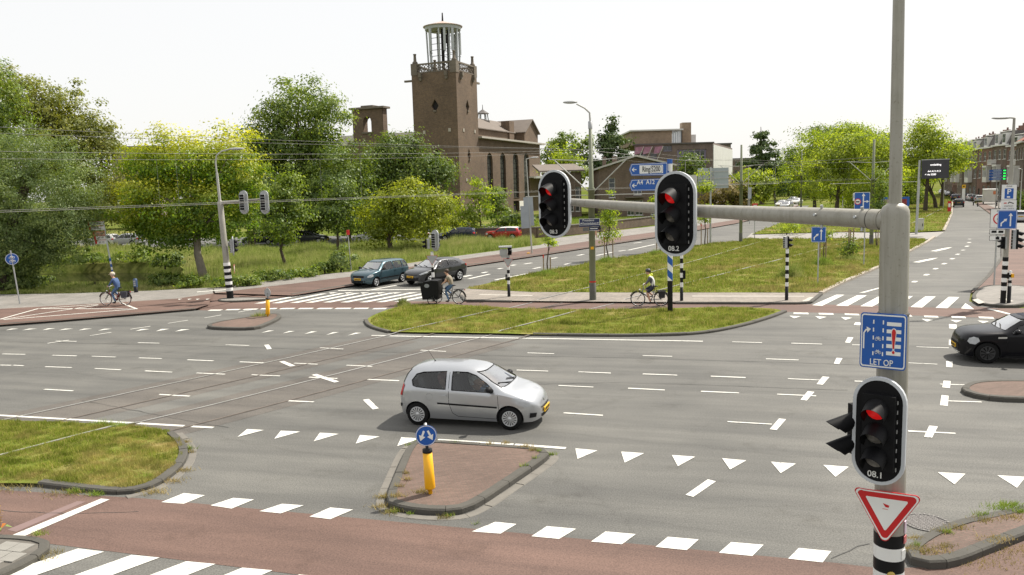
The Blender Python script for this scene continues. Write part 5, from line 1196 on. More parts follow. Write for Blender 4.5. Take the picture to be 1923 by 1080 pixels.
# dock plant at the lower left edge
g=G(2,1008);dk=thing('dock_plant','brown seeded dock plant with orange leaf at the lower left corner','plant',(g.x,g.y,0.1))
m=MB();m.tube([(0,0,0),(0.01,0,0.25),(0.0,0.01,0.45)],[0.012,0.01,0.006],5);m.build('stem',M('dock_stem',(0.22,0.10,0.05),0.8,0.2,5),dk)
leaf_mesh('seeds',np.stack([RNG.normal(size=300)*0.02,RNG.normal(size=300)*0.02,RNG.uniform(0.15,0.48,300)],1),0.022,leafmat('dock_seed',(0.14,0.08,0.03),(0.28,0.18,0.07),0.1),dk)
for i, a in enumerate((0.2, 1.4, 2.6, 4.0, 5.2)):
    m=MB();c,s_=math.cos(a),math.sin(a);r=0.2;m.add([(0,0,0.03),(c*r*.5-s_*.04,s_*r*.5+c*.04,0.1),(c*r,s_*r,0.05),(c*r*.5+s_*.04,s_*r*.5-c*.04,0.1)],[(0,1,2,3)]);m.build('leaf',(M('dock_leaf',(0.14,0.20,0.04),0.7,0.2,5),M('dock_leaf_orange',(0.50,0.17,0.03),0.7,0.2,5))[i in(1,3)],dk)
# ------------------------------------------------------------------ signals, signs, posts, lamps, wires
def face(g,extra=0.0):return-math.atan2(g[0],g[1])+extra  # turn the -y side towards the viewer's place
def rrect(w, h, r, n=4):
    P = []
    for cx,cz,a0 in((w/2-r,h/2-r,0),(-w/2+r,h/2-r,90),(-w/2+r,-h/2+r,180),(w/2-r,-h/2+r,270)):
        for i in range(n + 1):
            a = math.radians(a0 + 90 * i / n); P.append((cx + r * math.cos(a), cz + r * math.sin(a)))
    return P
def circ(r,n=24,c=(0,0)):return[(c[0]+r*math.cos(2*math.pi*i/n),c[1]+r*math.sin(2*math.pi*i/n))for i in range(n)]
def flat(P, y, th, name, mat, parent, m=None):
    """2-D outline (x, z) as a plate whose front lies at local y"""
    mm = m or MB(); mm.prism([(p[0], y + th, p[1]) for p in P], (0, -th, 0))
    return mm if m is not None else mm.build(name, mat, parent)
def ring2(P, Q, y, th, name, mat, parent):
    """band between outline P (outer) and Q (inner), same count"""
    m=MB();n=len(P);vs=[(p[0],y,p[1])for p in P]+[(q[0],y,q[1])for q in Q]+[(p[0],y+th,p[1])for p in P]+[(q[0],y+th,q[1])for q in Q];fs=[]
    for i in range(n):
        j=(i+1)%n;fs+=[(i,j,n+j,n+i),(i,2*n+i,2*n+j,j),(n+i,n+j,3*n+j,3*n+i)]
    m.add(vs, fs); return m.build(name, mat, parent)
def sc2(P, k, kz=None): return [(p[0] * k, p[1] * (kz or k)) for p in P]
def line2(m, pts, w, y, th=0.003, head=0.0):
    for i in range(len(pts) - 1):
        a,b=Vector((pts[i][0],pts[i][1])),Vector((pts[i+1][0],pts[i+1][1]));t=(b-a).normalized();n=Vector((-t.y,t.x))*w/2;e=w*0.2 if i<len(pts)-2 else 0
        flat([tuple(a-n),tuple(b-n+t*e),tuple(b+n+t*e),tuple(a+n)],y-0.0004*i,th,None,None,None,m)
    if head:
        a,b=Vector(pts[-2]),Vector(pts[-1]);t=(b-a).normalized();n=Vector((-t.y,t.x))*head*0.62
        flat([tuple(b - n), tuple(b + t * head), tuple(b + n)], y - 0.0012, th, None, None, None, m)
    return m
def bike2(m, c, s, y, up=True):
    for dx in (-0.55, 0.55):
        for i in range(12):
            a,b=2*math.pi*i/12,2*math.pi*(i+1)/12;m.tube([(c[0]+s*(dx+0.38*math.cos(a)),y,c[1]+s*0.38*math.sin(a)),(c[0]+s*(dx+0.38*math.cos(b)),y,c[1]+s*0.38*math.sin(b))],s*0.055,4,0,False,False)
    for p,q in(((-0.55,0),(-0.3,0.6)),((-0.3,0.6),(-0.45,0.75)),((-0.35,0.5),(0.2,0.5)),((0.2,0.5),(0.55,0)),((-0.35,0.5),(0.05,0)),((0.05,0),(0.2,0.62)),((0.05,0),(0.55,0)),((0.05,0.65),(0.35,0.65))):
        m.tube([(c[0]+s*p[0],y,c[1]+s*p[1]),(c[0]+s*q[0],y,c[1]+s*q[1])],s*0.06,4,0,False,False)
    return m
FRONT=Matrix.Rotation(math.radians(90),4,'X')  # lettering: xy plane -> xz plane, facing -y
def tmat(x, z, y): return Matrix.Translation((x, y, z)) @ FRONT
def visor(m, c, r, ln, cut=0.25, n=12):
    """tapered half-open hood in front (-y) of a lens at c"""
    vs = []; fs = []
    for i in range(n + 1):
        a=math.radians(-35+250*i/n);k=0.5+0.5*math.sin(a);l_=ln*(cut+(1-cut)*max(0,k))if True else ln
        ca, sa = math.cos(a), math.sin(a)
        vs+=[(c[0]+r*ca,c[1],c[2]+r*sa),(c[0]+r*0.92*ca,c[1]-l_,c[2]+r*0.92*sa-ln*0.24)]
    for i in range(n): fs.append((2 * i, 2 * i + 1, 2 * i + 3, 2 * i + 2))
    m.add(vs,fs,0,True);vs2=[(c[0]+(x-c[0])*0.95,y,c[2]+(z-c[2])*0.95)for x,y,z in vs];m.add(vs2,[f[::-1]for f in fs],0,True)
    return m
lens_red=emit('lens_red_lit',(0.9,0.015,0.015),0.26,(0.28,0.008,0.008));lens_off=M('lens_unlit',(0.16,0.15,0.14),0.3,0.3,30)
border_m = M('board_border', (0.50, 0.52, 0.55), 0.45, 0.05, 3)
def signal(loc,rz,label,num=None,w=0.52,h=0.95,n=3,lit=0,board=True,hood=0.23,back=False,group=None,name='traffic_light',tilt=0.0):
    t = thing(name, label, 'traffic light', loc, rz, group); t.rotation_euler[0] = tilt
    if board:
        st_ = rrect(w, h, w / 2 - 0.001, 8); inn = rrect(w - 0.056, h - 0.056, w / 2 - 0.029, 8)
        flat(inn,0.0,0.025,'backboard',black_matt,t);ring2(st_,inn,-0.006,0.035,'border',border_m,t)
        if back: flat(sc2(st_, 0.97), 0.03, 0.012, 'board_back', greyp, t)
    hw, hh = w * 0.50, h * 0.66; pitch = hh / n * (1.0 if n == 3 else 0.95)
    m=MB();m.b2(-hw/2-0.01,hw/2+0.035,-0.075 if board else-0.05,-0.004,-hh/2-0.01,hh/2+0.02)
    if back or not board: m.b2(-hw / 2, hw / 2, 0.045, 0.17, -hh / 2, hh / 2)
    hs = m.build('housing', [black_matt, greyp], t)
    if back or not board:
        m = MB()
        for i in range(7):z=-hh/2+hh*i/6;m.b2(-hw/2-0.01,hw/2+0.01,0.17,0.19,z-0.012,z+0.012)
        m.b2(-hw/2-0.008,hw/2+0.008,0.04,0.168,-hh/2-0.008,hh/2+0.008);m.build('rear_cover',greyp,t)
    r = min(pitch * 0.47, hw * 0.46)
    for i in range(n):
        z = pitch * ((n - 1) / 2 - i); y = -0.077 if board else -0.052
        m=MB();m.lathe([(0,-0.028),(r*0.5,-0.022),(r*0.85,-0.008),(r*0.9,0.004)],16,0,(0,y,z),'Y');m.build('lens',lens_red if i==lit else lens_off,t)
        visor(MB(), (0, y, z), r, hood).build('visor', black_matt, t)
    if board:
        for i in range(8):m=MB();z=hh/2-hh*(i+0.4)/7.5;m.b2(hw/2+0.036,hw/2+0.042,-0.012,-0.002,z-0.022,z+0.010)if not back else m.b2(hw/2+0.036,hw/2+0.04,-0.005,-0.003,z-.01,z);m.build('edge_clip',M('clip_grey',(0.4,0.4,0.4),0.5,0.1,3),hs)
    if num: text('number', num, 0.075, whitep, t, tmat(-0.015, -h / 2 + 0.085, -0.008), bold=0.012)
    return t
def bands(m_parent, x, y, z0, z1, r, n, first_black=True, lean=None, nm='band'):
    """alternate black and white sleeves"""
    for i in range(n):
        a = z0 + (z1 - z0) * i / n; b = z0 + (z1 - z0) * (i + 1) / n; f = lean or (lambda z: (x, y))
        m=MB();m.tube([(*f(a),a),(*f(b),b)],r,14);m.build(nm,blackp if(i%2==0)==first_black else whitep,m_parent)

# ---- foreground signal mast with arm
MY=6.8;mp0=PD(1681,420,MY);mast=thing('signal_mast','cream steel signal mast with long arm and black white bands in the foreground','signal mast',(mp0.x+0.075,MY,0));mast.rotation_euler[1]=-0.0144
mz = lambda py: zat((mp0.x, MY), py)
m = MB(); m.tube([(0, 0, -0.1), (0, 0, mz(588))], 0.126, 28); m.build('lower_pole', cream, mast)
m=MB();m.lathe([(0.116,mz(600)),(0.116,mz(405)),(0.112,mz(396)),(0.098,mz(388)),(0.06,mz(382)),(0.05,mz(381.5)),(0,mz(381.5))],28);m.build('upper_pole',cream,mast)
m=MB();m.lathe([(0.127,mz(592)),(0.129,mz(588)),(0.117,mz(586))],28);m.build('pole_seam',M('pole_seam_dark',(0.08,0.075,0.065),0.8,0.2,3),mast)
m=MB();m.tube([(0,0,mz(392)),(0,0,mz(180)),(0,0,mz(-40)),(0,0,9.5)],[0.052,0.049,0.045,0.043],20);m.build('lamp_pole',cream,mast)
zb = [mz(y) for y in (997, 1020, 1043, 1067)]; st_ = (zb[0] - zb[3]) / 3
for i in range(7):m=MB();m.tube([(0,0,zb[0]-st_*(i+1)),(0,0,zb[0]-st_*i)],0.1285,28);m.build('band',(blackp,whitep)[i%2],mast)
m=MB();c=mz(1067);m.lathe([(0,0),(0.030,0),(0.034,0.02),(0.026,0.035),(0,0.036)],14,0,(0,0,0),'Y');o=m.build('push_button',M('button_yellow',(0.50,0.36,0.08),0.5,0.1,8),mast);o.location=(-0.045,-0.15,c);o.rotation_euler=(0,0,math.radians(-20));m=MB();m.lathe([(0,-0.004),(0.012,-0.003),(0.013,0.002)],10,0,(0,0,0),'Y');q=m.build('button_core',blackp,o)
m=MB();m.b2(-0.03,0.03,-0.133,-0.128,mz(1040),mz(1024));o=m.build('hatch',whitep,mast);o.rotation_euler=(0,0,math.radians(38))
m=MB();m.b2(-0.022,0.022,-0.136,-0.127,mz(994),mz(972));o=m.build('sticker',M('sticker_pink',(0.5,0.42,0.50),0.5,0.3,40),mast);o.rotation_euler=(0,0,math.radians(50))
m=MB();m.b2(-0.03,0.03,-0.137,-0.129,mz(1012),mz(999));o=m.build('sticker',M('sticker_red',(0.45,0.12,0.12),0.5,0.6,60),mast);o.rotation_euler=(0,0,math.radians(48))
m=MB();m.b2(-0.10,0.0,-0.15,-0.10,mz(925),mz(898));o=m.build('clamp',cream,mast);o.rotation_euler=(0,0,math.radians(-20))
Mi = Matrix.Rotation(0.0144, 3, 'Y'); loc_ = lambda P: Mi @ (P - Vector(mast.location))
A0, A1 = loc_(PD(1676, 414, MY)), loc_(PD(1056, 378.5, 11.1))
m=MB();m.tube([A0,A0.lerp(A1,0.12),A0.lerp(A1,0.5)+Vector((0,0,-0.02)),A1],[0.083,0.082,0.068,0.050],24);arm=m.build('arm',cream,mast)
m=MB();d_=(A1-A0).normalized();m.tube([A0+d_*0.10,A0+d_*0.20],0.089,24);m.build('arm_socket',cream,mast)
m=MB();m.tube([A0+d_*0.195,A0+d_*0.21],0.0885,24);m.build('arm_gasket',MATS['pole_seam_dark'],mast)
for tt_, sg in ((0.055, 1), (0.055, -1), (0.14, 1), (0.14, -1), (0.06, 0.2), (0.145, 0.2)):
    p=A0.lerp(A1,tt_);sd_=d_.cross(Z).normalized();q=p-sd_*0.075*(1 if abs(sg)<1 else 0.3)+Z*0.083*(sg if abs(sg)==1 else 0.2)
    m=MB();o_=(q-p).normalized();m.tube([q-o_*0.01,q+o_*0.025],0.014,6);m.build('bolt',steel,mast)
LA = math.radians(-36)
signal(PD(1650,810,6.50),LA-math.radians(5),'traffic light numbered 08.1 showing red on the mast pole','08.1',0.425,0.93,hood=0.19)
signal(PD(1268, 402, 8.72), LA, 'traffic light numbered 08.2 showing red in mid arm', '08.2', 0.48, 0.925)
signal(PD(1041,383.5,10.95),LA,'traffic light numbered 08.3 showing red at the arm tip','08.3',0.505,0.925)
signal(PD(1612,808,6.70),math.radians(-80),'small side signal with two black hoods left of the mast',None,0.30,0.62,2,-1,False,0.25,name='side_signal')
# warning sign LET OP
t=thing('warning_sign','blue square sign reading LET OP with red exclamation mark','sign',PD(1658,641,6.66),LA)
sw_=0.455;t.scale=(0.80,1,1.05);flat(rrect(sw_,sw_*1.0,0.03),0,0.012,'plate',blue,t);ring2(rrect(sw_-0.02,sw_-0.02,0.025),rrect(sw_-0.042,sw_-0.042,0.018),-0.002,0.003,'border',whitep,t)
m=MB();line2(m,[(-0.19,-0.07),(-0.19,0.06),(-0.17,0.085),(-0.160,0.087)],0.013,-0.003,0.003,0.04);m.build('arrow',whitep,t)
for x in (-0.095, 0.0):
    for z in(0.155,0.09,0.025,-0.04,-0.105):flat([(x-0.006,z-0.016),(x+0.006,z-0.016),(x+0.006,z+0.016),(x-0.006,z+0.016)],-0.002,0.002,'lane_line',whitep,t)
for z in(0.145,0.085,0.025,-0.035,-0.095):flat([(0.035,z-0.015),(0.175,z-0.015),(0.175,z+0.015),(0.035,z+0.015)],-0.002,0.002,'zebra_bar',whitep,t)
ex=[(0.125,0.08),(0.118,0.10),(0.105,0.107),(0.092,0.10),(0.085,0.08),(0.098,-0.055),(0.112,-0.055)]
flat([(0.105+(p[0]-0.105)*1.35,0.03+(p[1]-0.03)*1.1)for p in ex],-0.004,0.002,'mark_outline',whitep,t);flat(ex,-0.006,0.002,'exclamation_mark',redp,t);flat(circ(0.019,14,(0.105,-0.084)),-0.0042,0.002,'dot_outline',whitep,t);flat(circ(0.013,14,(0.105,-0.084)),-0.0062,0.002,'exclamation_dot',redp,t)
for z in (0.015, -0.095): bike2(MB(), (-0.047, z), 0.031, -0.004).build('bicycle_symbol', whitep, t)
text('lettering', 'LET OP', 0.072, whitep, t, tmat(-0.01, -0.178, -0.003), bold=0.008)
# give way sign
def tri(s, r=0.06):
    P = []
    for cx,cz,a0 in((-s/2+r,s*0.2887-r*0.58,60),(0,-s*0.577+2*r*0.6,210),(s/2-r,s*0.2887-r*0.58,330)):
        for i in range(5):a=math.radians(a0+120*i/4+(30 if False else 0));P.append((cx+r*0.58*math.cos(a),cz+r*0.58*math.sin(a)))
    return P
def give_way(loc, rz, label, s=0.6, tilt=0.0, sticker=False, backside=False, group=None):
    t = thing('give_way_sign', label, 'sign', loc, rz, group); t.rotation_euler[1] = tilt
    T = tri(s); 
    flat(T, 0, 0.012, 'plate', redp if not backside else greyp, t)
    if backside: ring2(T, sc2(T, 0.93), -0.002, 0.016, 'rim', redp, t); return t
    ring2(sc2(T,0.965),sc2(T,0.90),-0.002,0.003,'rim',whitep,t);flat(sc2(tri(s,0.03),0.61),-0.0025,0.002,'centre',whitep,t)
    if sticker:m=MB();flat([(-0.028,0.055),(0.024,0.04),(0.018,0.02),(-0.005,0.022)],-0.004,0.001,None,None,None,m);flat([(-0.028,0.008),(0.014,0.004),(0.014,0.001),(-0.028,0.004)],-0.0045,0.001,None,None,None,m);m.build('sticker',redp,t)
    return t
give_way(PD(1664,957,6.62),math.radians(-26),'red and white give way triangle on the foreground mast',0.565,0.018,True)

# ---- yellow posts on the islands
def keep_post(base, lean, label, facing, rz):
    g = G(*base); t = thing('bollard', label, 'bollard', (g.x, g.y, 0.12), rz); t.rotation_euler[1] = lean
    m=MB();m.lathe([(0.04,-0.05),(0.04,0.1),(0.092,0.1),(0.10,0.12),(0.088,0.80),(0.0,0.81)],20);m.build('sleeve',yellowp,t)
    m=MB();m.lathe([(0.09,0.80),(0.094,0.81),(0.09,0.865),(0.03,0.87),(0.028,0.93)],20);m.build('collar',blackp,t)
    m = MB(); m.tube([(0, 0.03, 0.86), (0, 0.03, 1.12)], 0.02, 8); m.build('sign_stub', steel, t)
    d=flat(circ(0.2,28,(0,1.12)),0,0.014,'disc',blue if facing else greyp,t);ring2(circ(0.193,28,(0,1.12)),circ(0.182,28,(0,1.12)),-0.002,0.003,'disc_rim',whitep if facing else blue,d)
    if facing:
        for s_ in (-1, 1):
            m=MB();line2(m,[(s_*0.035,1.215),(s_*0.075,1.12)],0.038,-0.003,0.003,0.10);m.build('arrow',whitep,d)
    m = MB(); m.tube([(0, 0.0, 1.31), (0, 0.04, 1.34)], 0.03, 8); m.build('top_cap', steel, t)
    return t
keep_post((809,938),-0.032,'yellow bollard with blue two arrow disc on the triangular island',True,math.radians(4))
keep_post((503,599),-0.09,'yellow bollard with grey disc back on the far left island',False,math.radians(150))

# ---- mast with two back-facing signals on the left
g=G(433,563);lm=thing('signal_mast','cream signal mast with street lamp on the left bank','signal mast',g);lz=lambda py:zat(g,py);TL=-0.035
lean = lambda z: (z * TL, 0.0)
m = MB(); m.tube([(*lean(0), 0), (*lean(lz(493)), lz(493))], 0.185, 16); m.build('base_pole', blackp, lm)
m=MB();m.tube([(*lean(lz(493)),lz(493)),(*lean(lz(380)),lz(380)),(*lean(lz(375)),lz(375))],[0.165,0.15,0.06],16);m.build('pole',cream,lm)
bands(lm, 0, 0, lz(546), lz(493), 0.189, 9, False, lean)
zt2=lz(377);m=MB();m.tube([(*lean(zt2),zt2),(*lean(lz(325)),lz(325))],[0.075,0.065],10);p=lean(lz(325));z1=lz(325)
m.tube([(p[0],0,z1),(p[0]-0.03,0,lz(305)),(p[0]+0.05,0,lz(292)),(p[0]+0.35,0,lz(284)),(p[0]+0.75,0,lz(281))],[0.05,0.045,0.04,0.038,0.035],8);m.build('lamp_pole',steel_pole,lm)
m = MB(); m.ball((p[0] + 1.15, 0, lz(280.5)), (0.45, 0.13, 0.07)); m.build('lamp_head', greyp, lm)
za=lz(381);m=MB();m.tube([(*lean(za),za),(1.35,0,lz(378)),(2.2,-0.2,lz(376))],[0.10,0.075,0.05],10);m.build('arm',cream,lm)
bk = math.radians(180 - 20)
for px,lab,dy in((458,'nearer of two grey backed signals on the left mast arm',-0.35),(497,'grey backed signal at the tip of the left mast arm',-0.4)):
    q=PD(px,380,g.y+dy);signal(q,bk,lab,None,0.55,1.28,3,-1,True,0.2,True,'back facing signals on the left mast')
q=PD(438,462,g.y-0.1);signal(q,math.radians(115),'signal on the side of the left mast pole',None,0.5,1.05,3,-1,True,0.2,True)
give_way(PD(440, 503, g.y + 0.05), math.radians(105), 'give way sign seen edge on at the left mast', 0.6)
# ---- round cycle and moped sign
g=G(38,574);t=thing('cycle_sign','round blue cycle path sign on a leaning post at the left edge','sign',g,face(g));z_=lambda py:zat(g,py)
t.rotation_euler[1] = -0.06
m = MB(); m.tube([(0, 0.03, -0.05), (0, 0.03, z_(470))], 0.038, 10); m.build('post', steel, t); c = z_(486)
d=flat(circ(0.32,28,(0,c)),0,0.02,'disc',blue,t);ring2(circ(0.31,28,(0,c)),circ(0.29,28,(0,c)),-0.003,0.003,'rim',whitep,d);bike2(MB(),(0,c-0.13),0.15,-0.01).build('bicycle_symbol',whitep,d);bike2(MB(),(0,c+0.07),0.14,-0.01).build('moped_symbol',whitep,d)
# ---- cycle direction signpost
g=G(216,538);t=thing('direction_post','leaning cycle signpost with red edged white blades by the canal','signpost',g,0);z_=lambda py:zat(g,py);TLn=-0.09;lean=lambda z:(z*TLn,0)
m=MB();H=z_(415);m.tube([(0,0,0),(*lean(H),H)],0.055,10);m.build('post',M('signpost_grey',(0.5,0.52,0.52),0.5,0.08,3),t)
m = MB(); z1 = z_(512); m.tube([(0, 0, 0), (*lean(z1), z1)], 0.06, 10); m.build('post_base', blackp, t)
for i in range(5):a=z1+(z_(485)-z1)*i/5;b=z1+(z_(485)-z1)*(i+1)/5;m=MB();m.tube([(*lean(a),a),(*lean(b),b)],0.059,10);m.build('band',(blue,whitep)[i%2],t)
for i,(yy,x0,x1,col)in enumerate(((419,180,205,0),(428,182,206,0),(438,188,206,1),(446,190,207,0),(454,191,208,0))):
    z = z_(yy); k = mpp(g.y); xe = lean(z)[0]; xs = (x0 - 216) * k + 0.0
    bl=flat([(xs,z-0.12),(xe,z-0.12),(xe,z+0.12),(xs,z+0.12)],-0.08,0.03,'blade',whitep if not col else M('blade_salmon',(0.6,0.35,0.25),0.5,0.1,2),t)
    flat([(xs-0.12,z-0.125),(xs,z-0.125),(xs,z+0.125),(xs-0.12,z+0.125)],-0.083,0.036,'blade_end',redp,bl)
    m=MB();flat([(xs,z+0.121),(xe,z+0.121),(xe,z+0.145),(xs,z+0.145)],-0.08,0.03,None,None,None,m);m.build('blade_edge',redp,bl)
    for kx in(0.2,0.55):m=MB();w_=(xe-xs);flat([(xs+w_*kx,z-0.03),(xs+w_*(kx+0.25),z-0.03),(xs+w_*(kx+0.25),z+0.03),(xs+w_*kx,z+0.03)],-0.082,0.002,None,None,None,m);m.build('print_line',M('print_grey',(0.25,0.22,0.22),0.6,0.2,9),bl)
# ---- small posts
g=G(256,552);t=thing('marker_post','short dark blue marker post beside the footpath','post',g);m=MB();m.lathe([(0.12,-0.05),(0.12,0.45),(0.0,0.47)],12);m.build('post',blackp,t);m=MB();m.lathe([(0.125,0.42),(0.125,0.85),(0.10,0.92),(0,0.94)],12);m.build('sleeve',M('post_dark_blue',(0.03,0.06,0.13),0.5,0.2,6),t)
for i in range(3):m=MB();m.b2(-0.06,0.06,-0.13,-0.12,0.5+i*0.12,0.58+i*0.12);m.build('plate',greyp,t)
g=G(660,512);t=thing('marker_post','thin grey post with small red box on the verge','post',g);z_=lambda py:zat(g,py);m=MB();m.tube([(0,0,0),(-0.1,0,z_(441))],0.035,8);m.build('post',steel,t);m=MB();m.b2(-0.19,-0.01,-0.09,0.09,z_(441),z_(432));m.build('box',redp,t)
g=G(1417,452);t=thing('marker_post','thin grey post with red and white plate by the far road','post',g);z_=lambda py:zat(g,py);m=MB();m.tube([(0,0,0),(0,0,z_(389))],0.04,8);m.build('post',steel,t);m=MB();m.b2(-0.24,0.24,-0.06,0.02,z_(389),z_(382));pl=m.build('plate',redp,t);MB().b2(-0.16,0.16,-0.075,-0.062,z_(387),z_(385)).build('stripe',whitep,pl)
# ---- black and white signal posts
def bw_post(base, top, label, r=0.075, n=9, dark=0.75):
    g = G(*base); t = thing('signal_post', label, 'post', g); H = zat(g, top)
    m=MB();m.lathe([(r*1.05,-0.05),(r*1.05,dark),(r,dark)],14);m.build('foot',blackp,t);bands(t,0,0,dark,H,r,n,False);m=MB();m.lathe([(r,H),(r*0.7,H+0.04),(0,H+0.05)],12);m.build('cap',greyp,t)
    return t, g, H
t, g, H = bw_post((815, 566), 474, 'black and white signal post behind the cargo bike', n=7)
signal((g.x+0.2,g.y,zat(g,452)),math.radians(140),'tall signal with grey backboard above the cargo bike',None,0.5,1.1,3,-1,True,0.22,True);signal((g.x-0.28,g.y,zat(g,458)),math.radians(-75),'small grey side signal left of the backboard',None,0.32,0.72,2,-1,False,0.2)
give_way((g.x,g.y-0.1,zat(g,486)),math.radians(4),'grey backed give way sign above the cargo bike',0.62,0,False,True)
t, g, H = bw_post((956, 560), 480, 'black and white signal post with grey box head at the refuge', n=8)
m=MB();m.b2(-0.42,-0.02,-0.15,0.2,H+0.02,H+0.32);m.b2(-0.35,0.1,-0.12,0.12,H-0.1,H+0.02);m.build('head_box',greyp,t);m=MB();m.b2(0.0,0.2,-0.2,0.2,H+0.05,H+0.42);visor(m,(0.12,-0.2,H+0.25),0.11,0.22);o=m.build('head_signal',black_matt,t);o=MB().b2(-0.46,0.22,-0.22,0.22,H+0.42,H+0.5).build('head_cover',greyp,t)
give_way((g.x,g.y-0.1,zat(g,491)),math.radians(3),'grey backed give way sign on the refuge signal post',0.55,0,False,True);m=MB();m.b2(-0.16,-0.08,-0.08,0.08,0.95,1.25);m.build('push_box',black_matt,t)
t,g,H=bw_post((1280,568),440,'black and white post behind the blue and white post',n=11);m=MB();m.b2(0.08,0.17,-0.09,0.09,zat(g,524),zat(g,508));m.build('push_box',black_matt,t)
t,g,H=bw_post((1477,567),468,'black and white signal post left of the merge sign',n=9);signal((g.x,g.y,zat(g,455)),math.radians(95),'small two hood signal on top of the right black white post',None,0.34,0.78,2,-1,False,0.24)
# ---- blue and white post with motorway boards
g=G(1258.5,588);t=thing('direction_sign','blue motorway direction boards on a blue and white post','sign',g,0);z_=lambda py:zat(g,py);H=z_(299)
m=MB();m.tube([(0,0,-0.05),(0,0,z_(527))],0.115,18);m.build('post_base',blackp,t);m=MB();m.tube([(0,0,z_(527)),(0,0,H-0.2)],0.113,18);m.build('post',whitep,t);m=MB();m.tube([(0,0,H-0.2),(0,0,H)],0.114,18);m.build('post_top',blue,t)
zz = z_(527); vs = []; k_ = 0
for zc in np.arange(zz + 0.02, H - 0.4, 0.62):
    m = MB(); n = 10; vs = []
    for i in range(n + 1):
        a=math.pi+math.pi*i/n;x,y=0.1155*math.cos(a),0.1155*math.sin(a);dz=-0.30*(i/n)+0.22;vs+=[(x,y,zc+dz),(x,y,zc+dz+0.32)]
    m.add(vs,[(2*i,2*i+2,2*i+3,2*i+1)for i in range(n)]);m.build('spiral_stripe',blue,t)
k = mpp(g.y)
for px0, px1, r0, r1, txt in ((1180.5, 1252, 305, 329, 1), (1180.5, 1268, 334.5, 357.5, 2)):
    z0, z1 = z_(r1), z_(r0); x0, x1 = (px0 - 1257) * k, (px1 - 1257) * k; zc = (z0 + z1) / 2; e = 0.1
    b=flat([(x0+e,z0+0.02),(x1,z0),(x1,z1),(x0+e,z1-0.02),(x0,zc)],-0.15,0.05,'board',blue,t);ring2([(x0+e+.02,z0+0.045),(x1-.03,z0+.025),(x1-.03,z1-.025),(x0+e+.02,z1-0.045),(x0+.03,zc)],[(x0+e+.03,z0+0.06),(x1-.045,z0+.04),(x1-.045,z1-.04),(x0+e+.03,z1-0.06),(x0+.045,zc)],-0.153,0.003,'board_rim',whitep,b)
    m=MB();line2(m,[(x0+0.32,zc if txt==1 else zc-0.02),(x0+0.15,zc if txt==1 else zc-0.02)],0.035,-0.154,0.003);
    za = zc if txt == 1 else zc - 0.02
    line2(m,[(x0+0.22,za+0.08),(x0+0.13,za)],0.035,-0.1545,0.003);line2(m,[(x0+0.22,za-0.08),(x0+0.13,za)],0.035,-0.155,0.003);m.build('arrow',whitep,b)
    if txt == 1:
        p=flat(rrect(1.02,0.36,0.02),0,0.004,'inset_panel',whitep,b);p.location=(x0+0.96,-0.155,zc);text('lettering','Ring S200',0.33,blackp,p,tmat(0.0,0.0,-0.006),bold=0.01,sx=0.60)
        o_=ring2(rrect(0.50,0.33,0.06),rrect(0.475,0.305,0.05),-0.004,0.003,'number_frame',blackp,p);o_.location=(0.225,0,0)
    else:text('lettering','A4  A12',0.27,whitep,b,tmat(x0+0.72,zc+0.11,-0.156),bold=0.012,sx=0.85)
# ---- overhead line poles
def ov_pole(base, top, label, r0=0.15, r1=0.085, lamp=False, arms=True, knee=None, struts=True):
    g = G(*base); t = thing('overhead_line_pole', label, 'pole', g, 0); H = zat(g, top); zk = H * 0.62
    m=MB();m.lathe([(r0,-0.05),(r0,zk),(r0*1.12,zk),(r0*1.12,zk+0.12),(r0*0.8,zk+0.2),(r1,H),(0,H+0.02)],14);m.build('pole',greenpole,t)
    m=MB();m.lathe([(r0*1.1,-0.05),(r0*1.1,0.9),(r0,0.92)],14);m.build('foot',M('pole_foot',(0.10,0.10,0.085),0.8,0.2,3),t)
    if struts:
        for s_ in (-1, 1):
            m=MB();m.tube([(0,0,zk-0.15),(s_*1.75,-s_*0.5,zk+1.55)],0.03,6);o=m.build('strut',steel_pole,t);m=MB();m.tube([(0,0,zk+1.45),(s_*2.0,-s_*0.55,zk+1.6)],0.022,6);m.tube([(0,0,zk-0.2),(s_*3.2,-s_*0.9,zk-0.2)],0.022,6);m.build('bracket',steel_pole,t)
    return t, g, H
t,g,H=ov_pole((1113.5,566),228,'green overhead line pole with street lamp at the refuge',0.155,0.075)
m=MB();m.tube([(0,0,H-0.05),(-0.02,0,zat(g,212)),(-0.25,0,zat(g,203)),(-0.65,0,zat(g,194.5))],[0.05,0.045,0.04,0.035],8);m.build('lamp_arm',steel_pole,t);m=MB();m.ball((-0.95,0,zat(g,191)),(0.36,0.13,0.075));m.build('lamp_head',greyp,t);m=MB();m.lathe([(0.105,H-0.35),(0.105,H),(0.0,H+0.01)],12);m.build('lamp_socket',greyp,t)
MB().b2(-0.09,0.06,-0.175,-0.15,zat(g,468),zat(g,463)).build('sticker',yellowp,t);m=MB();m.lathe([(0.162,zat(g,530)),(0.162,zat(g,527.5))],14);m.build('red_band',redp,t)
navy = M('street_sign_navy', (0.010, 0.018, 0.075), 0.35, 0.05, 3)
p=PD(1107,416.5,g.y-0.22);s_=thing('street_name_sign','dark blue street sign President Kennedylaan on the green pole','sign',(p.x,p.y,p.z),0);ww,hh=38.5*mpp(g.y),11.8*mpp(g.y)
flat(rrect(ww,hh,0.01),0,0.02,'plate',navy,s_);ring2(rrect(ww,hh,0.01),rrect(ww-0.03,hh-0.03,0.01),-0.002,0.003,'rim',whitep,s_);text('lettering','President',0.15,whitep,s_,tmat(-0.06,0.07,-0.003));text('lettering','Kennedylaan',0.135,whitep,s_,tmat(0.0,-0.075,-0.003))
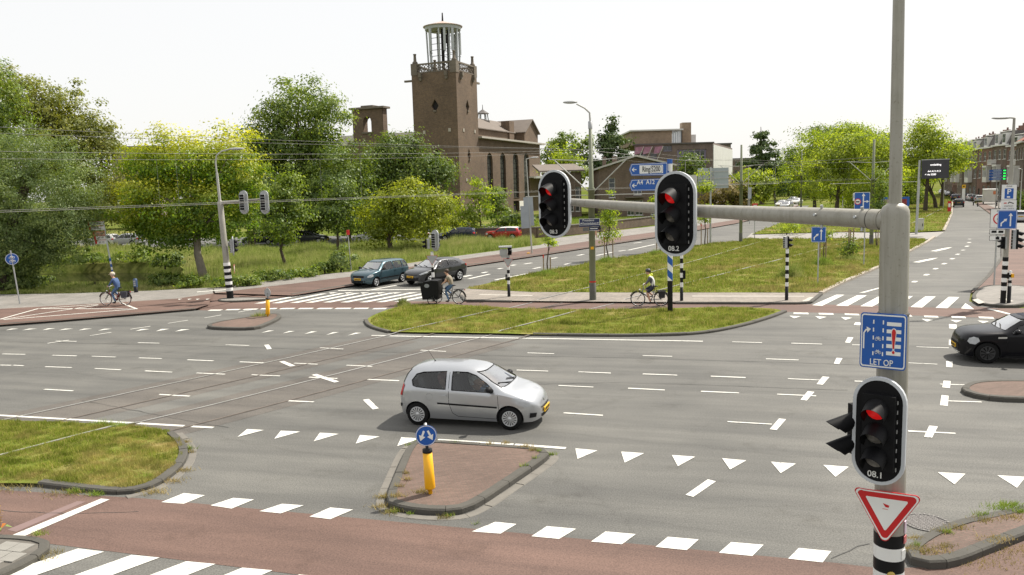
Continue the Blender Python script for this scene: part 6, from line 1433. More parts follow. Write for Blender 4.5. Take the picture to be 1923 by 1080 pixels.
for sx_ in(-1,1):m=MB();line2(m,[(sx_*0.36,-0.07),(sx_*0.40,-0.07)],0.025,-0.003,0.002,0.05);m.build('arrow',whitep,s_)
m=MB();m.b2(-ww/2,ww/2,-0.01,0.02,-hh/2-0.085,-hh/2-0.005);m.build('under_strip',navy,s_)
p=PD(1105,430.5,g.y-0.2);s_=thing('street_name_sign','small cross street name plate below the blue street sign','sign',(p.x,p.y,p.z),math.radians(12));m=MB();m.b2(0.05,0.52,0,0.02,-0.07,0.11);m.build('plate',navy,s_);m=MB();m.b2(0.05,0.52,-0.004,0.0,0.10,0.12);m.b2(0.05,0.52,-0.004,0,-0.085,-0.07);m.b2(0.09,0.47,-0.004,0,0.0,0.04);m.build('white_print',whitep,s_);m=MB();m.b2(-0.27,0.0,0,0.02,-0.09,0.09);m.build('plate_back',M('plate_back_grey',(0.12,0.12,0.12),0.6,0.1,3),s_)
ov_pole((1391,456),272,'green overhead line pole at the far end of the median',0.15,0.09);ov_pole((1636,462),262,'green overhead line pole in front of the avenue trees',0.15,0.09);ov_pole((1504,395),285,'distant green overhead line pole left of the avenue',0.15,0.09)
# ---- street lamps
def lamp(base, top, label, arm=-0.9, depth=None, r=0.06):
    g=G(*base)if depth is None else Vector((PD(base[0],base[1],depth).x,depth,0));t=thing('street_lamp',label,'street lamp',g,0);H=zat(g,top)
    m=MB();m.tube([(0,0,-0.05),(0,0,H*0.3),(0,0,H)],[r*1.35,r*1.1,r*0.6],10);m.build('pole',steel_pole,t);m=MB();m.tube([(0,0,H-0.02),(arm*0.4,0,H+0.05)],r*0.6,8);m.build('bracket',steel_pole,t);m=MB();m.ball((arm*0.75,0,H+0.06),(abs(arm)*0.42,0.14,0.07));m.build('lamp_head',greyp,t)
    return t, g, H
t,g,H=lamp((999,478),298,'slim street lamp with grey boards beside the church lawn',0.9);t.rotation_euler[1]=-0.035
m=MB();k=mpp(g.y);m.b2(-0.75*1,-0.05,-0.12,-0.06,zat(g,428),zat(g,386));m.build('board',M('board_grey',(0.30,0.33,0.36),0.5,0.08,2),t);m=MB();m.b2(-0.45,0.35,-0.05,0.0,zat(g,424),zat(g,370));m.build('board',MATS['board_grey'],t);m=MB();m.lathe([(0.16,0),(0.13,0.18),(0,0.2)],10,0,(-0.3,0,0));m.build('yellow_foot',yellowp,t)
lamp((1582,400),268,'grey street lamp in front of the avenue',0.6);lamp((1287,385),301,'short white street lamp by the dark brick block',0.9,150);lamp((1405,400),312,'slim lamp post behind the far median pole',0.5,125,0.05);lamp((1455,396),312,'distant slim lamp post near the cedar',0.5,150,0.05);lamp((1771,398),300,'slim lamp post right of the display board',0.5,135,0.05);lamp((1916,385),318,'thin lamp post before the grey brick house',-0.4,98,0.06)
# ---- large sign seen from behind
g=G(1334,459);t=thing('sign_back','big grey sign panels seen from behind on two poles','sign',g,0);z_=lambda py:zat(g,py);k=mpp(g.y)
m = MB(); m.tube([(0, 0, 0), (0, 0, z_(314))], 0.085, 10); m.build('pole', steel, t)
for x0, x1, r0, r1 in ((1311, 1339, 315.5, 354), (1340, 1368, 315.5, 354)):
    m=MB();m.b2((x0-1334)*k,(x1-1334)*k,0.1,0.16,z_(r1),z_(r0));p=m.build('panel',M('panel_blue_grey',(0.33,0.37,0.40),0.45,0.06,1),t)
    for yy in(322,335,348):m=MB();m.b2((x0-1334)*k,(x1-1334)*k,0.05,0.099,z_(yy+1),z_(yy-1));m.build('rail',steel,p)
g2=PD(1293,345,118);t=thing('sign_back','smaller white sign panels seen from behind left of the big ones','sign',(g2.x,g2.y,0),0);k2=mpp(118)
m=MB();m.b2(-6*k2,16*k2,0,0.06,zat(g2,353),zat(g2,329));m.build('panel',M('panel_pale',(0.50,0.50,0.47),0.5,0.06,1),t);MB().tube([(0,0.1,0),(0,0.1,zat(g2,328))],0.08,8).build('pole',steel,t)
# ---- square blue signs
def merge_plate(t, c, s, y=0.0):
    p=flat([(x,z+c)for x,z in rrect(s,s*1.12,0.05)],y,0.02,'plate',blue,t);ring2([(x,z+c)for x,z in rrect(s-0.03,s*1.12-0.03,0.04)],[(x,z+c)for x,z in rrect(s-0.06,s*1.12-0.06,0.03)],y-0.003,0.003,'rim',whitep,p)
    m=MB();line2(m,[(s*0.17,c-s*0.4),(s*0.17,c+s*0.22)],s*0.07,y-0.004,0.003,s*0.18);m.build('arrow',whitep,p);m=MB();line2(m,[(-s*0.3,c-s*0.4),(-s*0.3,c-s*0.22),(-s*0.12,c-s*0.05)],s*0.07,y-0.004,0.003,s*0.16);m.build('arrow',whitep,p)
g=G(1535.5,536);t=thing('merge_sign','blue lane merge sign on a thin post in the grass median','sign',g,face(g));m=MB();H=zat(g,426);m.tube([(0,0.05,0),(0,0.05,H)],0.035,8);m.build('post',steel,t);merge_plate(t,(H+zat(g,455))/2,26*mpp(g.y))
g=G(1622,500);t=thing('lane_sign','blue lane arrow sign with round ban symbol before the avenue','sign',g,face(g));H=zat(g,361);zl_=zat(g,393);w_=27*mpp(g.y);m=MB();m.tube([(0,0.06,0),(0,0.06,H)],0.04,8);m.build('post',steel,t);c=(H+zl_)/2;hh=H-zl_
xo=-6*mpp(g.y);p=flat([(x+xo,z+c)for x,z in rrect(w_,hh,0.04)],0,0.02,'plate',blue,t);ring2([(x+xo,z+c)for x,z in rrect(w_,hh,0.04)],[(x+xo,z+c)for x,z in rrect(w_-.05,hh-.05,0.03)],-0.003,0.003,'rim',whitep,p);m=MB();line2(m,[(xo+0.08,c-hh*0.38),(xo+0.08,c+hh*0.28)],0.07,-0.004,0.003,0.18);m.build('arrow',whitep,p);m=MB();line2(m,[(xo+0.08,c-0.05),(xo+0.27,c-0.05)],0.06,-0.006,0.003,0.15);m.build('arrow',whitep,p)
flat(circ(0.2,20,(xo-0.25,c-0.05)),-0.004,0.003,'ban_disc',whitep,p);ring2(circ(0.2,20,(xo-0.25,c-0.05)),circ(0.15,20,(xo-0.25,c-0.05)),-0.007,0.003,'ban_ring',redp,p);m=MB();m.b2(xo-0.37,xo-0.15,-0.009,-0.007,c-0.1,c-0.02);m.build('lorry_symbol',blackp,p);m=MB();m.b2(xo-w_/2,xo+w_/2,-0.0,0.02,zl_-0.28,zl_-0.02);m.build('under_plate',blackp,t)
# ---- display board
g=G(1720.5,440);t=thing('display_board','dark electronic message board on a grey post left of the far road','display board',g,face(g));z_=lambda py:zat(g,py);k=mpp(g.y)
MB().tube([(0, 0, 0), (0.1, 0, z_(301))], 0.13, 10).build('post', steel, t)
m=MB();m.b2(5*k,50*k,-0.25,0.05,z_(336),z_(301.5));b=m.build('screen',M('screen_dark',(0.028,0.028,0.033),0.35,0.2,4),t);m=MB();m.b2(4.5*k,50.5*k,-0.27,0.06,z_(301.4),z_(300));m.build('top_edge',greyp,b)
lit=emit('led_white',(1.0,0.95,0.95),1.0,(0.5,0.5,0.5));text('lettering','omleiding',4.6*k,lit,b,tmat(28*k,z_(310.5),-0.256),bold=0.015);text('lettering','A4 A12 A13',4.2*k,lit,b,tmat(26*k,z_(322.5),-0.256),bold=0.015);text('lettering','< via S200',4.4*k,lit,b,tmat(20*k,z_(328.5),-0.256),bold=0.015)
g2=G(1727,434);t=thing('cabinet','small grey street cabinet under the display board','cabinet',g2,0);m=MB();m.b2(-0.3,0.3,-0.25,0.25,0,1.25);m.build('body',M('cabinet_grey',(0.48,0.47,0.42),0.6,0.08,2),t);MB().b2(-0.33,0.33,-0.28,0.28,1.252,1.31).build('lid',greyp,t);MB().b2(0.12,0.2,-0.262,-0.251,0.5,0.8).build('handle',blackp,t)
q=PD(1681,378,88);t=thing('info_panel','blue framed information panel behind the signal mast','info panel',(q.x,q.y,0),face(q));k=mpp(88);m=MB();m.b2(-24*k,24*k,0,0.1,zat(q,388),zat(q,370));p=m.build('frame',blue,t)
for i in range(4):m=MB();x0=-20*k+i*10.2*k;m.b2(x0,x0+9*k,-0.02,-0.002,zat(q,386),zat(q,374));m.build('poster',M('poster_%d'%i,((0.25,0.2,0.18),(0.3,0.1,0.07),(0.3,0.08,0.06),(0.2,0.02,0.02))[i],0.5,0.7,5),p)
for x in (-20 * k, 20 * k): MB().tube([(x, 0.1, 0), (x, 0.1, zat(q, 372))], 0.06, 8).build('post', steel, t)
# ---- right-hand mast with lamp and signs
g=G(1883,573);t=thing('signal_mast','slim mast with street lamp and banded foot on the right refuge','signal mast',g,0);z_=lambda py:zat(g,py);k=mpp(g.y);RL=0.012;lean=lambda z:(z*RL,0.0)
m=MB();m.tube([(0,0,0),(*lean(z_(483)),z_(483))],0.11,14);m.build('foot',blackp,t);bands(t,0,0,z_(545),z_(483),0.113,8,False,lean)
m=MB();H=z_(222);m.tube([(*lean(z_(483)),z_(483)),(*lean(z_(345)),z_(345)),(*lean(H),H)],[0.10,0.085,0.05],14);m.build('pole',cream,t)
m=MB();m.tube([(*lean(H),H),(lean(H)[0]-0.2,0,H+0.03)],0.04,8);m.build('bracket',steel_pole,t);m=MB();m.ball((lean(H)[0]-0.55,0,H+0.02),(0.44,0.13,0.06));m.build('lamp_head',greyp,t)
fz = face(g)
q=PD(1891.5,412.5,g.y-0.25);s_=thing('merge_sign','blue lane merge sign on the right refuge mast','sign',q,fz);merge_plate(s_,0,31*k)
q=PD(1895,361,g.y-0.2);s_=thing('parking_sign','white ZONE parking sign with blue P on the right mast','sign',q,fz);flat(rrect(25*k,29*k,0.02),0,0.02,'plate',whitep,s_);ring2(rrect(25*k,29*k,0.02),rrect(24*k,28*k,0.02),-0.003,0.003,'rim',blackp,s_);text('lettering','ZONE',3.4*k,blackp,s_,tmat(0,10.8*k,-0.003));p=flat(rrect(14*k,19*k,0.01),-0.003,0.004,'blue_field',blue,s_);p.location=(0,0,-2.5*k);text('lettering','P',13*k,whitep,p,tmat(0,3*k,-0.008),bold=0.02);m=MB();m.b2(-3*k,2*k,-0.012,-0.0075,-7.5*k,-5*k);m.build('hand_symbol',whitep,p)
q=PD(1894,385.5,g.y-0.2);s_=thing('tow_sign','white tow away plate between the P sign and merge sign','sign',q,fz);flat(rrect(25*k,19*k,0.02),0,0.02,'plate',whitep,s_);m=MB();flat([(-8*k,3*k),(-3*k,3*k),(-3.5*k,5*k),(-7*k,5*k)],-0.003,0.002,None,None,None,m);m.build('car_symbol',redp,s_);m=MB();line2(m,[(-1*k,3*k),(1*k,6*k),(8*k,3*k)],1.6*k,-0.003,0.002);m.build('truck_symbol',blackp,s_);text('lettering','wegslepen',3.6*k,blackp,s_,tmat(0,-1.2*k,-0.003));text('lettering','0.00 - 24.00 h',3.2*k,blackp,s_,tmat(0,-6*k,-0.003))
signal((g.x+0.42,g.y-0.05,z_(450)),math.radians(75),'signal with black hoods right of the right mast',None,0.4,1.25,3,-1,False,0.3);signal((g.x-0.12,g.y-0.02,z_(456)),math.radians(-80),'small signal with black hoods left of the right mast',None,0.3,0.75,2,-1,False,0.26)
t2,g2,H2=bw_post((1894,573),510,'short black and white push button post beside the right mast',0.075,5,0.85);m=MB();m.b2(0.0,0.1,-0.13,-0.07,zat(g2,521),zat(g2,514));m.build('button_box',yellowp,t2);m=MB();m.b2(-0.16,-0.075,-0.06,0.06,zat(g2,523),zat(g2,512));m.build('bracket',blackp,t2)
g=G(1866.5,539);t=thing('zone_sign','white low emission ZONE sign with lorry and camera plates','sign',g,face(g));z_=lambda py:zat(g,py);k=mpp(g.y);m=MB();m.tube([(0,0.06,0),(0.02,0.06,z_(392))],0.04,8);m.build('post',steel,t)
for r0, r1, nm in ((392, 428.5, 'plate'), (430.5, 440.5, 'lorry_plate'), (442.5, 452, 'camera_plate')):
    x1 = 20 if nm == 'plate' else 14
    p=flat([(-11.5*k,z_(r1)),(x1*k,z_(r1)),(x1*k,z_(r0)),(-11.5*k,z_(r0))],0,0.02,nm,whitep,t);ring2([(-11.5*k,z_(r1)),(x1*k,z_(r1)),(x1*k,z_(r0)),(-11.5*k,z_(r0))],[(-10.8*k,z_(r1-.7)),((x1-.7)*k,z_(r1-.7)),((x1-.7)*k,z_(r0+.7)),(-10.8*k,z_(r0+.7))],-0.003,0.003,'rim',blackp,p)
    if nm == 'plate':
        c=(4*k,z_(411));ring2(circ(10.8*k,24,c),circ(8.6*k,24,c),-0.004,0.003,'red_ring',redp,p);m=MB();m.b2(c[0]-4*k,c[0]+4*k,-0.006,-0.003,c[1]-2*k,c[1]+1*k);m.b2(c[0]-2.6*k,c[0]+2.6*k,-0.006,-0.003,c[1]+1*k,c[1]+3*k);m.build('car_symbol',blackp,p);text('lettering','ZONE',4*k,blackp,p,tmat(4*k,z_(396),-0.004))
    elif nm == 'lorry_plate':
        for xx in(-4,7):m=MB();m.b2((xx-4)*k,(xx+4)*k,-0.006,-0.003,z_(437.5),z_(433));m.build('lorry_symbol',blackp,p)
    else:m=MB();m.b2(-1*k,5*k,-0.006,-0.003,z_(450),z_(445));m.b2(1*k,3.5*k,-0.006,-0.003,z_(445),z_(444));m.build('camera_symbol',blackp,p)
# ---- parking guidance sign, works sign
q=PD(1873,345,128);t=thing('parking_guide','blue parking guide sign with four green counters','sign',(q.x,q.y,0),face(q));k=mpp(128);grn=emit('led_green',(0.02,0.9,0.10),1.2)
for i, r0 in enumerate((318.5, 323.7, 328.9, 334.1)):
    p=flat([(-14*k,zat(q,r0+4.2)),(14*k,zat(q,r0+4.2)),(14*k,zat(q,r0)),(-14*k,zat(q,r0))],0,0.06,'row',blue,t);m=MB();m.b2(6.5*k,13.6*k,-0.012,-0.002,zat(q,r0+3.9),zat(q,r0+.3));c=m.build('counter',blackp,p);m=MB();m.b2(8.5*k,12.6*k,-0.02,-0.0125,zat(q,r0+3.2),zat(q,r0+1));m.build('digits',grn,c);m=MB();m.b2(-7.5*k,5.8*k,-0.012,-0.002,zat(q,r0+3.3),zat(q,r0+0.9));m.build('print_line',M('pale_blue_print',(0.30,0.36,0.48),0.5,0.3,6),p)
for x in (-1 * k, 4 * k): MB().tube([(x, 0.1, 0), (x, 0.1, zat(q, 317))], 0.07, 8).build('post', steel, t)
q=PD(1810,352,165);t=thing('works_sign','yellow diversion sign far down the right-hand street','sign',(q.x,q.y,0),face(q));k=mpp(165);m=MB();m.b2(-3*k,3*k,0,0.05,zat(q,353.5),zat(q,347));p=m.build('plate',M('works_yellow',(0.75,0.42,0.02),0.5,0.05,2),t);MB().b2(-1.2*k,1.2*k,-0.02,-0.002,zat(q,351.5),zat(q,349)).build('symbol',blackp,p);MB().b2(-2.6*k,2.6*k,0.05,0.1,0,zat(q,354)).build('stand',whitep,t)
for i, (px, py, dp) in enumerate(((1590 + 15, 368, 96), (1408, 360, 105), (1783, 385, 118))):
    q=PD(px,py,dp);k=mpp(dp);t=thing('notice_plate',('small white and blue stop plate before the avenue','dark grey board on a slim post at the far road','red and white post right of the display board')[i],'sign',(q.x,q.y,0),face(q));MB().tube([(0,0.05,0),(0,0.05,q.z+4*k)],0.045,8).build('post',steel,t)
    hh_=(9,13,12)[i];p=MB().b2(-3*k,3*k,0,0.04,q.z-hh_*k,q.z+hh_*k*.6).build('plate',(whitep,MATS['panel_blue_grey'],redp)[i],t);MB().b2(-1.8*k,1.8*k,-0.02,-0.002,q.z-4*k,q.z+3*k).build('symbol',(blue,greyp,whitep)[i],p)
# ---- manhole
g=G(1740,982);t=thing('manhole_cover','round cast iron manhole cover at the lower right','manhole cover',(g.x,g.y,0.0),math.radians(20));iron=M('cast_iron',(0.24,0.225,0.215),0.6,0.2,8,metal=0.2);m=MB();m.lathe([(0.37,0.004),(0.37,0.012),(0.33,0.013),(0.33,0.008),(0,0.008)],36);m.build('plate',M('cast_iron_dark',(0.10,0.095,0.09),0.7,0.2,8),t)
for ix in range(-8, 9):
    for iy in range(-8, 9):
        x, y = ix * 0.04, iy * 0.04
        h_ = (ix // 2 + iy // 2) % 2
        if math.hypot(x, y) < 0.31:
            if 'mstud' not in globals():mstud=[MB().b2(-0.009,0.009,-0.018,0.018,0,0.009).mesh('stud',iron),MB().b2(-0.018,0.018,-0.009,0.009,0,0.009).mesh('stud',iron)]
            o=bpy.data.objects.new('stud',mstud[h_]);COL.objects.link(o);o.parent=t;o.location=(x,y,0.0075)
for i in range(30):a=2*math.pi*i/30;o=bpy.data.objects.new('stud',mstud[0]);COL.objects.link(o);o.parent=t;o.location=(0.35*math.cos(a),0.35*math.sin(a),0.0115);o.rotation_euler=(0,0,a+math.pi/2)
# ---- overhead wires
wirem = M('wire_dark', (0.20, 0.195, 0.18), 0.6, 0.1, 1)
mid1 = offset_line(R1, -0.72); mid3 = offset_line(R3, -0.72); OVX = G(1113.5, 566)
def wire(P,label,r=0.0055):return tag(MB().tube(P,r,5,0,False).build('overhead_wire',wirem),label,'wire','overhead tram wires')
for base, lab in ((mid1, 'farther'), (mid3, 'nearer')):
    Q = resample(base, 3.0); s0 = Q[0] + (Q[0] - Q[1]) * 8
    P = [s0] + Q
    n0 = min(range(len(P)), key=lambda i: (P[i] - OVX).length)
    con = [Vector((p.x, p.y, 5.55)) for p in P]; wire(con, lab + ' tram contact wire across the picture')
    mes = []; 
    for i, p in enumerate(P):
        f = ((i - n0) / 16.0) % 1.0; mes.append(Vector((p.x, p.y, 7.4 - 0.55 * 4 * f * (1 - f))))
    wire(mes, lab + ' carrier wire above the tram contact wire', 0.0045)
    dm = MB()
    for i in range(1, len(P), 2): dm.tube([con[i], mes[i]], 0.003, 4, 0, False)
    tag(dm.build('wire_droppers',wirem),'thin droppers between the '+lab+' carrier and contact wire','wire',kind='stuff')
E2 = PD(-60, 236, 26)
for dy,lab in((0,'upper feeder wire running left from the green pole'),(12,'lower feeder wire running left from the green pole')):
    a=PD(-60,236+dy,27);b=Vector((OVX.x,OVX.y,zat(OVX,281)));wire([a,a.lerp(b,0.33)-Z*0.10,a.lerp(b,0.66)-Z*0.1,b],lab,0.007)
for py, lab in ((430, 'span wire from the green pole to the far median pole'),):
    a=Vector((OVX.x,OVX.y,zat(OVX,283)));e=G(1391,456);b=Vector((e.x,e.y,zat(e,300)));wire([a,a.lerp(b,0.5)-Z*0.3,b],lab,0.012);e2=G(1636,462);c=Vector((e2.x,e2.y,zat(e2,295)));wire([b,b.lerp(c,0.5)-Z*0.3,c],'span wire between the two far green poles',0.014)
# ------------------------------------------------------------------ vehicles
def pchip(pts):
    xs=np.array([p[0]for p in pts],float);ys=np.array([p[1]for p in pts],float);h=np.diff(xs);d=np.diff(ys)/h;m=np.zeros(len(xs));m[0],m[-1]=d[0],d[-1]
    for i in range(1, len(xs) - 1):
        if d[i-1]*d[i]>0:w1,w2=2*h[i]+h[i-1],h[i]+2*h[i-1];m[i]=(w1+w2)/(w1/d[i-1]+w2/d[i])
    def f(x):
        x=min(max(x,xs[0]),xs[-1]);i=min(int(np.searchsorted(xs,x,'right'))-1,len(h)-1);i=max(i,0);t=(x-xs[i])/h[i]
        return float((2*t**3-3*t**2+1)*ys[i]+(t**3-2*t**2+t)*h[i]*m[i]+(-2*t**3+3*t**2)*ys[i+1]+(t**3-t**2)*h[i]*m[i+1])
    return f
wscreen=glass('windscreen_glass',(0.46,0.50,0.49),12.0);cglass=glass('car_glass',(0.70,0.75,0.74),0.4);cdark=glass('car_glass_dark',(0.16,0.18,0.18),0.6)
trim=M('car_black_trim',(0.012,0.012,0.013),0.6,0.1,5,spec=0.2);inter=M('car_interior',(0.035,0.035,0.038),0.8,0.2,5);seatm=M('car_seat',(0.06,0.06,0.066),0.85,0.2,5)
lampg=M('headlamp_glass',(0.42,0.44,0.46),0.06,0.12,9,spec=1.0);tailr=M('tail_lamp',(0.42,0.012,0.012),0.2,0.15,8);platey=M('plate_yellow',(0.72,0.42,0.02),0.5,0.04,5);alloy=M('alloy_rim',(0.52,0.53,0.54),0.35,0.06,6,metal=0.4);rimblack=M('black_rim',(0.02,0.02,0.021),0.4,0.1,6);chrome=M('chrome',(0.7,0.7,0.7),0.15,0.05,3,metal=0.9)
def carpaint(name,col,metal=0.25,coat=0.9):return M(name,col,0.36,0.03,1.5,metal=metal,coat=coat,spec=0.12)
class Body:
    def __init__(s,top,bot,belt,w,th=0.20,n=4.5):s.top,s.bot,s.belt,s.w=pchip(top),pchip(bot),pchip(belt),pchip(w);s.x0,s.x1=top[0][0],top[-1][0];s.th,s.n=th,n
    def par(s, x):
        zt,zb,be,w=s.top(x),s.bot(x),s.belt(x),s.w(x);be=min(be,zt-0.02);c=min(1,max(0,(zt-be-0.04)/0.30));return zt,zb,be,w,s.th*c+0.02,s.n*c+2.3*(1-c)
    def y(s, x, z):
        if x <= s.x0 or x >= s.x1: return 0.0
        zt, zb, be, w, th, n = s.par(x)
        if z >= zt: return 0.0
        if z > be: q = (z - be) / (zt - be); return (w - th * q) * max(0.0, 1 - q ** n) ** (1 / n)
        q=(be-z)/max(0.05,be-zb);return w*(1-0.075*q**2.2+0.018*math.sin(math.pi*min(1,q)))
    def nrm(s, x, z):
        e=0.015;n=Vector((-(s.y(x+e,z)-s.y(x-e,z))/(2*e),1.0,-(s.y(x,z+e)-s.y(x,z-e))/(2*e)));n.x=max(-4,min(4,n.x));n.z=max(-4,min(4,n.z));return n.normalized()
    def x_front(s, y, z, sgn=1):
        a, b = (s.x1, 0.0) if sgn > 0 else (s.x0, 0.0); lo = a
        for i in range(60):
            x = a + (b - a) * i / 59
            if s.y(x, z) >= max(abs(y), 0.03): break
            lo = x
        hi = x
        for _ in range(14):
            m_ = (lo + hi) / 2
            if s.y(m_, z) >= max(abs(y), 0.03): hi = m_
            else: lo = m_
        return hi
    def mesh(s, inset_=0.0, zfloor=None, xr=None, nst=44):
        m = MB(); X0, X1 = (s.x0, s.x1) if xr is None else xr
        xs=[X0+(X1-X0)*(0.5-0.5*math.cos(math.pi*i/nst))*0.5+(X1-X0)*i/nst*0.5 for i in range(nst+1)]
        if xr is None: xs[0] += 0.002; xs[-1] -= 0.002
        rings = []
        for x in xs:
            zt, zb, be, w, th, n = s.par(x); zt -= inset_; lo = zb if zfloor is None else zfloor; half = []
            if zfloor is None: half += [(0.0, zb), (w * 0.6, zb)]
            else: half += [(0.0, lo)]
            for i in range(9):
                z=lo+(max(be,lo+0.01)-lo)*i/8;half.append((max(0.01,s.y(x,min(z,s.top(x)-0.011))-inset_),z))
            for i in range(1, 12):
                a=math.pi/2*i/12;q=math.sin(a)**(2/n)if True else 0;q=min(q,1);z=be+(zt-be)*q;yy=(w-th*q)*max(0,1-q**n)**(1/n)-inset_;half.append((max(yy,0.004),z))
            half.append((0.0,zt));rings.append([(x,y,z)for y,z in half]+[(x,-y,z)for y,z in half[-2:0:-1]])
        k=len(rings[0]);vs=[p for r in rings for p in r];fs=[(i*k+j,i*k+(j+1)%k,(i+1)*k+(j+1)%k,(i+1)*k+j)for i in range(len(rings)-1)for j in range(k)]
        fs += [tuple(range(k))[::-1], tuple((len(rings) - 1) * k + j for j in range(k))]
        m.add(vs, [f[::-1] for f in fs], 0, True); return m
def dens(P, n=4):
    out = []
    for i in range(len(P)):
        a, b = P[i], P[(i + 1) % len(P)]
        for j in range(n): t = j / n; out.append((a[0] + (b[0] - a[0]) * t, a[1] + (b[1] - a[1]) * t))
    return out
def decal(fn, P, rings=3, smooth=True):
    Q=dens(P);c=(sum(p[0]for p in Q)/len(Q),sum(p[1]for p in Q)/len(Q));vs=[fn(*c)];n=len(Q)
    for r in range(1, rings + 1):
        for p in Q: t = r / rings; vs.append(fn(c[0] + (p[0] - c[0]) * t, c[1] + (p[1] - c[1]) * t))
    fs = [(0, 1 + j, 1 + (j + 1) % n) for j in range(n)]
    for r in range(rings-1):fs+=[(1+r*n+j,1+(r+1)*n+j,1+(r+1)*n+(j+1)%n,1+r*n+(j+1)%n)for j in range(n)]
    m = MB(); m.add(vs, fs, 0, smooth); return m
def wheel_mesh(r, wd, style, parent, loc, side, rimm):
    w=bpy.data.objects.new('wheel',None);COL.objects.link(w);w.parent=parent;w.location=loc;w.rotation_euler=(0,0,0 if side<0 else math.pi)
    m=MB();rr=r*0.67;m.lathe([(rr,-wd/2),(r*0.93,-wd/2),(r,-wd*0.36),(r,wd*0.36),(r*0.93,wd/2),(rr,wd/2)],32,0,(0,0,0),'Y');m.build('tyre',rubber,w)
    m=MB();m.lathe([(0,-wd*0.25),(rr*0.9,-wd*0.25),(rr,-wd*0.5),(rr*1.01,-wd*0.5),(rr,wd*0.5),(0,wd*0.3)],28,0,(0,0,0),'Y');m.build('rim_well',rimblack,w)
    m=MB();ns={'cap':15,'alloy':5,'ten':10}[style];m.lathe([(rr*0.98,-wd*0.47),(rr,-wd*0.52),(rr*0.9,-wd*0.53),(rr*0.88,-wd*0.46)],28,0,(0,0,0),'Y')
    for i in range(ns):
        a=2*math.pi*i/ns;hw=(0.55 if style=='cap' else 0.62)*math.pi/ns if style!='alloy' else 0.24
        c = lambda q, ang: (q * math.cos(ang), -wd * (0.50 if q > rr * 0.5 else 0.53), q * math.sin(ang))
        P=[c(rr*0.22,a-hw*0.9),c(rr*0.9,a-hw),c(rr*0.9,a+hw),c(rr*0.22,a+hw*0.9)];Q=[(p[0],p[1]+0.02,p[2])for p in P];m.add(P+Q,[(0,1,2,3),(0,4,5,1),(2,6,7,3)])
    m.lathe([(0,-wd*0.55),(rr*0.24,-wd*0.545),(rr*0.27,-wd*0.48)],16,0,(0,0,0),'Y');m.build('rim',rimm,w)
    return w
def prism_cut(P3, d, idx=1):
    m = MB(); m.prism(P3, d, idx); return m
